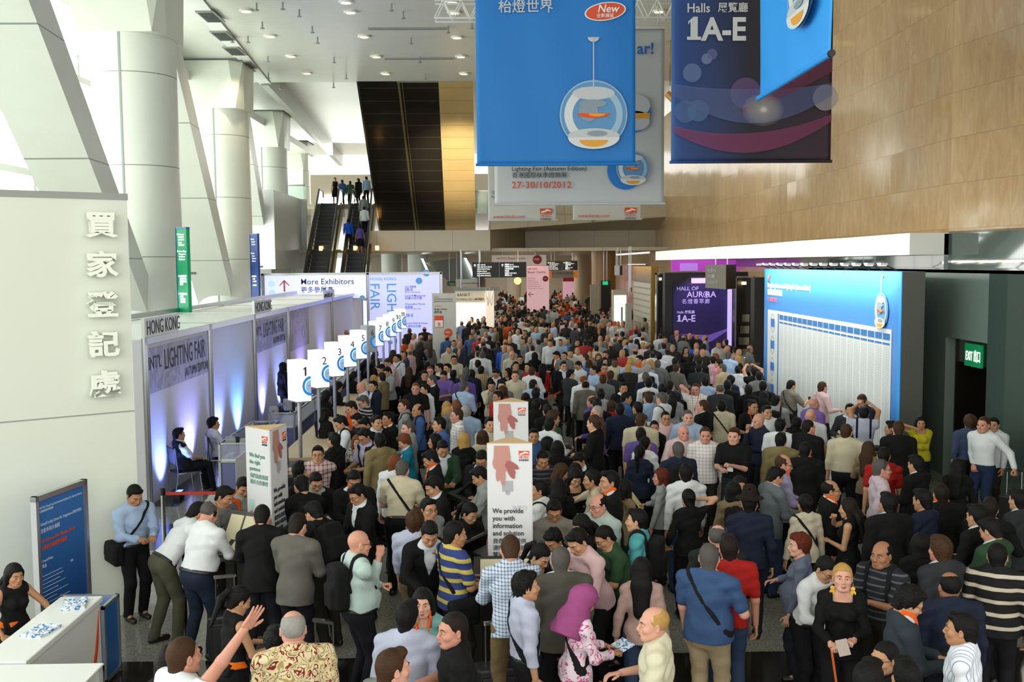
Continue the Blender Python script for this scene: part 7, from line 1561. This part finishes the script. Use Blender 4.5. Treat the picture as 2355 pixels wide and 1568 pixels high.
HN = dict(s='', c='cropped ', b='balding ', l='long ', j='bobbed ', u='curly ', p='ponytailed ', n='tied-back ', k='spiky ', o='bald ', h='hatted ', H='covered ')
HCN = dict(k='black', d='dark', b='brown', y='blond', g='grey', w='white', r='ginger', a='auburn')
LM = [('number sign one', 690, 880), ('number sign three', 775, 830), ('number sign five', 833, 800), ('number sign seven', 880, 770), ('the last number signs', 925, 740), ('the badge holder poster', 1020, 740), ('the bright booth', 1085, 740), ('the pink buyer centre board', 1235, 720), ('the lit white showcase', 1425, 740), ('the gold directory', 1480, 740), ('the purple hall panel', 1610, 760), ('the glass showcase', 1715, 790), ('the blue directory board', 1900, 900), ('the exit doorway', 2230, 1000), ('the rear info tower', 1176, 940), ('the front info tower', 1170, 1180), ('the smaller info tower', 620, 1080), ('the steel barrier posts', 1310, 960), ('the right picture edge', 2330, 1200), ('the middle of the hall', 1400, 850), ('the registration counter', 800, 940)]
def parse(c):
    x, y, hd, hr, tp, ps, ex, lab = c; hr = (hr+'k')[:2]; E = ex.split(); f = 1 if hr[0] in 'ljpn' or tp[0] in 'do' or 'f' in E else 0
    if 'm' in E: f = 0
    west = (hr[1] in 'bygwra' or 'W' in E) and 'D' not in E
    return x, y, hd, hr, tp, ps, E, lab, f, west
def topcol(tp):
    if '@' in tp: return tp.split('@')[1]
    return SPEC.get(tp) or CC[tp[1]]
def EXglasses(root, S, hm, part):
    key = 'glasses'
    if key not in _hc:
        m = MB()
        for s in (-1, 1):
            q = [(s*.034+.024*math.cos(t), .104-.004*abs(math.cos(t)), .0+.017*math.sin(t)) for t in np.linspace(0, 2*math.pi, 15)]; m.path(q, .0018, n=5); m.tube((s*.058, .1, .006), (s*.084, -.005, .01), .002, n=5)
        m.tube((-.01, .108, .004), (.01, .108, .004), .002, n=5); o = m.build('glasses', mat('glasses_frame', '2a2624', .3)); _hc[key] = o.data; bpy.data.objects.remove(o)
    part('glasses', _hc[key], 'ffffff', None, hm)
def headpart(key, fn, nm, mt):
    def g(root, S, hm, part):
        if key not in _hc: o = fn().build(nm, mt()); _hc[key] = o.data; bpy.data.objects.remove(o)
        part(nm, _hc[key], 'ffffff', None, hm)
    return g
def sdf_headpart(key, fn, nm, col, mt=None):
    def g(root, S, hm, part):
        if key not in _hc: V, Q = fn().mesh(); _hc[key] = npmesh(nm, [(V, Q, 0)], [mt or CLOTH])
        part(nm, _hc[key], col, None, hm)
    return g
def f_hat():
    f = Fld((-.2, -.2, .0), (.2, .2, .22), .006, .03); f.cap((0, -.01, .07), (0, -.015, .15), .098, .08, .01, sq=((0, 1, 0), 1.12)); f.ell((0, -.01, .07), (.155, .165, .012), .01); f.ell((0, -.01, .175), (.03, .08, .02), .02, sub=True); return f
def f_hijab():
    f = Fld((-.25, -.27, -.45), (.25, .22, .2), .008, .04); f.ell((0, -.02, .035), (.105, .122, .112), .02).cap((0, -.03, -.03), (0, -.02, -.14), .095, .1, .05).cap((0, -.02, -.16), (0, -.03, -.3), .15, .19, .06, sq=((0, 1, 0), .75))
    f.ell((0, .1, -.012), (.062, .06, .088), .015, sub=True); P = f.grid(); f.a += (.006*np.sin(28*P[..., 2]+18*P[..., 0]+14*P[..., 1])+.003*folds(P, 1.4)).astype(np.float32); f.cut((-.34+.12*np.abs(P[..., 0])*2-P[..., 2])*.8); return f
def f_scarf(): f = Fld((-.15, -.15, -.25), (.15, .15, -.05), .008, .03); f.cap((-.03, -.03, -.14), (.03, -.03, -.15), .075, .08, .02); f.a += (.005*folds(f.grid(), 2.)).astype(np.float32); return f
EXTRA.update(glasses=EXglasses, hat=sdf_headpart('hat', f_hat, 'fedora_hat', '1c1512'), hijab=sdf_headpart('hijab', f_hijab, 'headscarf', '8c4474'), scarf=sdf_headpart('scarf', f_scarf, 'scarf', 'c8c0b0'),
 headset=headpart('headset', lambda: MB().path([(.085, -.03, .0), (.07, -.05, .06), (0, -.06, .115)], .006).box((.08, -.02, -.02), (.095, .01, .03)), 'earpiece', lambda: mat('monitor_black', '101014', .3)),
 earrings=headpart('earrings', lambda: MB().tube((.084, 0, -.04), (.084, 0, -.07), .002, n=5).tube((.084, -.003, -.085), (.084, .003, -.085), .018, n=16).tube((.084, -.003, -.12), (.084, .003, -.12), .024, n=16).tube((-.084, 0, -.04), (-.084, 0, -.07), .002, n=5).tube((-.084, -.003, -.085), (-.084, .003, -.085), .018, n=16).tube((-.084, -.003, -.12), (-.084, .003, -.12), .024, n=16), 'gold_earrings', lambda: mat('gold', 'c8a040', .25, metal=1)),
 glasses_up=headpart('gup', lambda: MB().path([(.088, 0, .02), (.075, .02, .09), (0, .03, .122), (-.075, .02, .09), (-.088, 0, .02)], .006), 'sunglasses', lambda: M_BLACK))
def bag_on(root, S, kind, pn, f, fat, lo, label):
    me = garment(kind, pn, f, fat, lo)
    if me is None: return
    o = link('backpack' if 'back' in kind else 'shoulder_bag', me); o.color = lin('121214'); o.matrix_basis = root.matrix_basis.copy(); tag(o, label, 'bag')
def carried(root, S, key, m, name, lab, cat, size, off=(0, 0, 0), rot=(0, 0, 0)):
    w = S['wrl']*.5+S['wrr']*.5 if key == 'b' else S['wr'+key]; el = S['el'+key] if key != 'b' else None
    d = (w-el)/np.linalg.norm(w-el)*.1 if el is not None else np.array((0, .09, .0)); p = w+d+np.array(off); o = MB().box((-size[0]/2, -size[1]/2, -size[2]/2), tuple(s/2 for s in size)).build(name, m)
    o.matrix_basis = root.matrix_basis @ Matrix.Translation(tuple(map(float, p))) @ Euler(rot).to_matrix().to_4x4(); tag(o, lab, cat)
rnd = random.Random(7); PEOPLE = []
ESCP = [(777, 64.2, 8.2, 180, 'pk', 'dK', 'hostess with orange sash on the upper landing'), (793, 66, 8.2, 30, 'sk', 'wM', 'man in dark teal standing on the upper landing'), (811, 67, 8.2, 10, 'sk', 'wE', 'person in pale green at the top of the escalators'), (830, 65, 8.2, 40, 'sk', 'jK', 'person in black at the top of the escalators'), (848, 63.6, 8.2, 20, 'sk', 'wB', 'man with dark backpack stepping off the right escalator'),
 (840, 60.6, 6.8, 10, 'ck', 'wS', 'man in pale grey shirt high on the right escalator'), (842, 59.4, 6.1, 340, 'ck', 'wW', 'man in white shirt turned sideways on the right escalator'), (805, 58.0, 5.3, 0, 'sk', 'wM4', 'man in bright blue shirt on the right escalator'), (831, 57.4, 4.96, 5, 'sk', 'tV', 'woman in purple top and dark skirt on the right escalator'),
 (778, 49.6, .4, 340, 'sk', 'jG', 'left man in grey suit at the foot of the escalator'), (797, 49.9, .6, 10, 'sk', 'jG', 'right man in grey suit at the foot of the escalator'), (797, 45.2, 0, 0, 'cr', 'wB', 'big man in light blue shirt walking to the escalator')]
crowd = [parse(c) for c in CROWD]
N_IND = 300-len(ESCP)-4
ind = crowd[:N_IND]; far = crowd[N_IND:]
# place: a person stands where the line of sight through the head meets head height
P0 = []
for (x, y, hd, hr, tp, ps, E, lab, f, west) in ind:
    pn = ps if ps != 'stand' else rnd.choice(['stand', 'stand_a', 'stand_b', 'stand_c'])
    if lab and ps == 'stand' and hd < 60: pn = rnd.choice(['stand', 'stand_c'])
    if abs(hd-180) < 25 and ps == 'stand': pn = rnd.choice(['stand', 'stand_a'])
    fat = 1.25 if 'fat' in E else 1.0; S = skel(pn, f, fat); s = (1.0 if not f else .94)*(1.03 if west and not f else 1.0)*(1.05 if 'tall' in E else 1)
    if lab.startswith('hostess with long'): s = .86
    hz = float(S['head'][2]); r = ray(x, y); d = Vector((r[0], r[1], 0)); t = (s*hz-CAMH)/r[2]; P0.append([t*d.length, s, hz, d.normalized(), t])
for it in range(40):
    for i in range(len(P0)):
        for j in range(i+1, min(i+60, len(P0))):
            a, b = P0[i], P0[j]; q = a[3]*a[0]-b[3]*b[0]; L = q.length
            if L < .46:
                k = .006*(1 if a[0] > b[0] else -1)
                for c, sg in ((a, k), (b, -k)):
                    nk = 1+sg; ns = (CAMH-(CAMH-c[1]*c[2])*nk)/c[2]
                    if .86 < ns < 1.1: c[0] *= nk; c[1] = ns
def near(x, y): return min(LM, key=lambda l: (l[1]-x)**2+((l[2]-y)*1.3)**2)[0]
def facing(h):
    h %= 360
    return 'seen from behind' if h < 25 or h > 335 else 'turned away left' if h < 60 else 'facing left' if h < 125 else 'facing front left' if h < 160 else 'facing the camera' if h < 205 else 'facing front right' if h < 245 else 'facing right' if h < 300 else 'turned away right'
used = {}
def autolabel(x, y, hd, hr, tp, E, f):
    c = CNAME[tp[1]] if '@' not in tp else 'patterned'; w = 'woman' if f else 'man'
    h = (HN[hr[0]]+(HCN[hr[1]]+'-haired ' if hr[0] not in 'oH' else '')).strip(); base = '%s %s in %s %s %s' % (h, w, c, TN[tp[0]], facing(hd))
    near_ = 'near '+near(x, y); cands = [base+' '+near_]
    nb = sorted((q for q in ind if (q[0], q[1]) != (x, y)), key=lambda q: (q[0]-x)**2+(q[1]-y)**2)[:4]
    for q in nb:
        dx, dy = q[0]-x, q[1]-y; rel = 'just behind' if dy > abs(dx) else 'just before' if -dy > abs(dx) else ('left of' if dx > 0 else 'right of')
        cands.append('%s %s in %s, %s %s in %s' % (h, w, c, rel, (HN[q[3][0]]+('woman' if q[8] else 'man')).strip(), CNAME[q[4][1]] if '@' not in q[4] else 'pattern'))
    for q in nb: cands.append('%s, %s %s' % (h+' '+w+' in '+c, facing(hd), near_))
    cands = [k for k in cands if len(k.replace('-', ' ').split()) <= 16]
    for k in cands:
        if k not in used: used[k] = 1; return k
    used[cands[-1]] += 1; return cands[1]
KEEP = dict(strap=1, strapr=1, bagstraps=1, belt=1, sash=1, lanyard=1, glasses=1, headset=1, earrings=1, glasses_up=1, scarf=1, tie=1)
for (x, y, hd, hr, tp, ps, E, lab, f, west), (dist, s, hz, dr_, t0) in zip(ind, P0):
    pn_i = ps
    rr = random.Random(x*7919+y); pn = ps if ps != 'stand' else rr.choice(['stand', 'stand_a', 'stand_b', 'stand_c'])
    if ps == 'stand' and hd < 60: pn = rr.choice(['stand', 'stand_c'])
    if abs(hd-180) < 25 and ps == 'stand': pn = rr.choice(['stand', 'stand_a'])
    fat = 1.25 if 'fat' in E else 1.0; S = skel(pn, f, fat); s2 = s*hz/float(S['head'][2]); head = dr_*dist
    rz = math.radians(hd)-math.atan2(head.x, head.y); off = Matrix.Rotation(rz, 3, 'Z') @ Vector((float(S['head'][0]), float(S['head'][1]), 0))*s2
    loc = Vector((head.x-off.x, head.y-off.y, 0)); lo = 0 if y > 1010 else 1
    if not lab: lab = autolabel(x, y, hd, hr, tp, E, f)
    else: used[lab] = 1
    top = {'j': 'jacket', 'w': 'shirt', 'i': 'shirt_in', 't': 'tee', 'p': 'polo_in', 'v': 'vest', 'd': 'dress', 'o': 'blouse'}[tp[0]]; bottom = 'trousers'; legc = rr.choice(['121216', '16161c', '1c2028', '24221e', '101014'])
    inner = 'c4ccd6'
    for e in E:
        if e.startswith('leg:'): legc = {'olive': '48483a', 'navy': '1a2434', 'khaki': '6c5c40', 'jeans': '30405c', 'jeans2': '1c2a44', 'beige': '9c8c70', 'dark': '16181c'}[e[4:]]
        if e.startswith('inner:'): inner = dict(S='8c9c98', K='141416', L='9c98b8', W='d0d4d8', Y2='c8bc84').get(e[6:], 'c4ccd6')
    if tp[0] == 'd': bottom = 'none'
    ex = [e for e in E if e in KEEP]
    if 'lanyard' in ex and abs(((hd+180) % 360)-180) < 25 and lo: pass
    if 'glasses' in lab: ex.append('glasses')
    if 'bun' in E: hr = 'n'+hr[1]
    if hr[0] == 'h': ex.append('hat')
    if hr[0] == 'H': ex.append('hijab')
    if 'nolapel' in E: ex.append('nolapel')
    skin = (rr.choice(['c08c76', 'c69480', 'b98470']) if west else rr.choice(['b08364', 'bb8e6e', 'a87a5a'])) if 'D' not in E and 'W2' not in E else ('5a3a2a' if 'D' in E else '96684c')
    if 'pink' in lab and hr[0] == 'o': skin = 'c8887a'
    R_, S_ = person(loc, rz, pn, f, fat, lo, HS[hr[0]] if hr[0] != 'H' else 'hijab', HC.get(hr[1], '0b0a0a'), skin, top, topcol(tp), inner, legc, bottom, [e for e in ex if e not in ('nolapel',) or True], s2, lab)
    short = ' '.join(lab.replace(',', '').split()[:9])
    for b in ('backpack', 'shoulder_bag'):
        if b in E: bag_on(R_, S_, b, pn, f, fat, lo, ('backpack worn by ' if b == 'backpack' else 'shoulder bag of ')+' '.join(lab.replace(',', '').split()[:13]))
    if 'brochure:hostess' in E: carried(R_, S_, 'b', M_LEAF, 'brochure', 'colourful brochure in the hands of the ponytailed hostess', 'paper', (.34, .24, .006), (0, .03, .03), (.7, 0, 0))
    if 'brochure' in E: carried(R_, S_, 'b', M_LEAF, 'brochure', 'folded papers held by the woman in pink headscarf', 'paper', (.2, .14, .01), (0, .04, .03), (.3, 0, .2))
    if 'paper' in E: carried(R_, S_, 'b' if pn in ('read', 'stand_b') else 'r', mat('paper_cream', 'd8cc94', .6), 'paper_sheet', 'paper sheet held by '+short, 'paper', (.21, .3, .004), (0, .05, .05), (.9, 0, 0))
    if ps in ('phone', 'phone2', 'photo'): carried(R_, S_, 'r' if ps != 'photo' else 'b', mat('phone_body', '16181c', .2), 'mobile_phone', 'phone held by '+short, 'phone', (.12, .012, .065) if ps == 'photo' else (.012, .07, .12), (0, .03, .02))
    if 'card' in E: carried(R_, S_, 'r', M_LW, 'card', 'white card held by '+short, 'paper', (.1, .005, .06), (0, .05, 0))
    if lab.startswith('blonde woman'): carried(R_, S_, 'b', mat('badge_pass', 'a89890', .4), 'badge', 'badge pouch held by the blonde woman with gold earrings', 'badge', (.1, .01, .14), (0, .0, -.02), (.4, .3, 0)); carried(R_, S_, 'b', ORB, 'loose_lanyard', 'orange lanyard hanging from the blonde woman\'s hands', 'lanyard', (.02, .004, .4), (.07, .0, -.22), (0, .15, 0))
    if lab.startswith('curly-haired man with glasses in slate'): carried(R_, S_, 'b', M_BLACK, 'folder', 'black folder under the arm of the slate-suited man', 'folder', (.36, .26, .03), (0, .0, -.05), (.9, 0, .3))
    if 'hundred' in lab: pass
    if 'badge' in E: carried(R_, S_, 'b', M_LW, 'badge', 'white name badge of the man in black polo', 'badge', (.09, .005, .11), (-.03, -.16, -.02)); part_l = None
    if lab.startswith('man in white shirt and jeans'):
        w_ = R_.matrix_basis @ Vector(tuple(map(float, S_['wrl']))); tt = empty('trolley_suitcase', (w_.x, w_.y, 0), rz, 'black trolley suitcase by the man in white shirt and jeans', 'suitcase'); hh = w_.z-.03; MB().box((-.2, -.12, .05), (.2, .12, .6)).build('case_body', mat('case_black', '121214', .5), tt, bevel=.03)
        MB().tube((-.12, 0, .6), (-.12, 0, hh), .01, n=6).tube((.12, 0, .6), (.12, 0, hh), .01, n=6).box((-.14, -.02, hh), (.14, .02, hh+.03)).build('pull_handle', M_CHROME, tt)
        for sx in (-.16, .16): MB().tube((sx-.02, 0, .035), (sx+.02, 0, .035), .035, n=14).build('wheel', M_BLACK, tt)
    PEOPLE.append((lab, loc))
# attendants at the booth
def put(label, loc, hd, pn, fem, hair, hc, top, tc, lo=0, **k):
    rz = math.radians(hd)-math.atan2(loc[0], loc[1]); return person(loc, rz, pn, fem, 1., lo, hair, hc, 'b08364', top, tc, label=label, **k)
put('seated attendant in black vest and white sleeves on the steel chair', (-5.95, 19.25, 0), 290, 'sit', 0, 'short', '0b0a0a', 'vest', '141418', 0, inner='c4ccd6', legc='16181c'); chair(-5.95, 19.25, math.radians(290)+.3, 'steel and black chair under the seated attendant')
put('seated staff member in white shirt behind the first staff counter', (-5.62, 20.5, 0), 275, 'sit', 0, 'curly', '0b0a0a', 'shirt', 'c8ccdc', 0); chair(-5.62, 20.5, math.radians(275)+.27, 'chair behind the first staff counter')
p = atz(651, 843, 1.6); put('person in long black coat standing by the booth wall', (p.x, p.y, 0), 300, 'stand', 1, 'bob', '0b0a0a', 'jacket', '0c0c10', 1)
for (px, d, z, hd, hr, tp, lab) in ESCP:
    f = 1 if 'woman' in lab or 'hostess' in lab else 0; top = {'j': 'jacket', 'w': 'shirt', 't': 'tee', 'd': 'dress'}[tp[0]]
    put(lab, ((px-1128)/FPX*d, d, z), hd, 'stand' if f or hd > 100 else rnd.choice(['stand', 'stand_c']), f, HS[hr[0]], HC[hr[1]], top, topcol(tp), 1, extra=('sash',) if f and tp[0] == 'd' else (), bottom='none' if tp[0] == 'd' else ('skirt' if f else 'trousers'), legc='16181c')
# the rest of the crowd, too far and dense to tell apart: one object
def small(me, col):
    n = len(me.vertices); V = np.empty(n*3, np.float32); me.vertices.foreach_get('co', V); V = V.reshape(-1, 3); m = len(me.loops); L = np.empty(m, np.int32); me.loops.foreach_get('vertex_index', L); return V, L.reshape(-1, 4), col
def crowd_stuff(lst):
    VV = []; QQ = []; CCs = []; b = 0
    for (X, Y, rz, f, hs, hc, top, tc, pn, sc, sk) in lst:
        me, S = build_body(pn, f, 1., 2); R = rotm('z', rz); hm = S['HR']; items = [(small(me, lin(sk)), None)]
        if hs != 'none': items.append((small(hair_mesh(hs, 2), lin(hc)), 1))
        for kd, c in ((top, tc), ('trousers', '16181c')):
            g = garment(kd, pn, f, 1., 2)
            if g is not None: items.append((small(g, lin(c)), None))
        for (V, Q, c), hp_ in items:
            if hp_: V = V@hm.T+S['head']
            V = (V*sc)@R.T+np.array((X, Y, 0)); VV.append(V); QQ.append(Q+b); CCs.append(np.repeat(np.array([c], np.float32), len(V), 0)); b += len(V)
    V = np.concatenate(VV); Q = np.concatenate(QQ); C_ = np.concatenate(CCs)
    m = bpy.data.materials.new('distant_clothing'); m.use_nodes = True; bs = m.node_tree.nodes['Principled BSDF']; bs.inputs['Roughness'].default_value = .8; at = m.node_tree.nodes.new('ShaderNodeAttribute'); at.attribute_name = 'tint'; m.node_tree.links.new(at.outputs['Color'], bs.inputs['Base Color'])
    me = npmesh('distant_crowd', [(V, Q, 0)], [m]); ca = me.color_attributes.new('tint', 'FLOAT_COLOR', 'POINT'); ca.data.foreach_set('color', C_.ravel()); o = link('distant_crowd', me); tag(o, 'dense distant crowd filling the far half of the hall', 'crowd', kind='stuff')
L_ = []
for (x, y, hd, hr, tp, ps, E, lab, f, west) in far:
    s = .95 if f else 1.; p = atz(x, y, 1.61*s); L_.append((p.x, p.y, math.radians(hd)-math.atan2(p.x, p.y), f, HS[hr[0]] if hr[0] in 'scbljou' else 'short', HC.get(hr[1], '0b0a0a'), {'j': 'jacket', 't': 'tee', 'o': 'blouse'}.get(tp[0], 'shirt'), topcol(tp) if '@' not in tp else '8c8c90', rnd.choice(['stand', 'stand_a']), s, 'b08364'))
cols = ['0f0f11']*9+['ccd0d4']*6+['1a2134', '2c2e32', '98aecc', '6a6c6c', 'bcb49c', 'c85018', '3c5a8c', 'a82420', 'c8a8ac', '7a6a50', '8c9090']
for i in range(330):
    y = 668+82*rnd.random()**.8; x = 1095+(350 if y > 700 else 280)*rnd.random()
    if y < 700 and x < 1140: continue
    if y > 735 and x < 1180 and rnd.random() < .5: continue
    f = rnd.random() < .3; s = (.94 if f else 1.)+rnd.uniform(-.04, .04); p = atz(x, y, 1.61*s)
    if any((p.x-q[0])**2+(p.y-q[1])**2 < .16 for q in L_): continue
    L_.append((p.x, p.y, rnd.uniform(-.7, .7) if rnd.random() < .75 else rnd.uniform(0, 6.3), int(f), rnd.choice(['short', 'short', 'crop', 'long' if f else 'short', 'bald']), rnd.choice(['0b0a0a']*5+['3a2616', '1a120e', '4c4946']), rnd.choice(['jacket', 'shirt', 'shirt', 'tee']), rnd.choice(cols), rnd.choice(['stand', 'stand_a', 'stand_c']), s, rnd.choice(['b08364', 'c08c76'])))
crowd_stuff(L_)
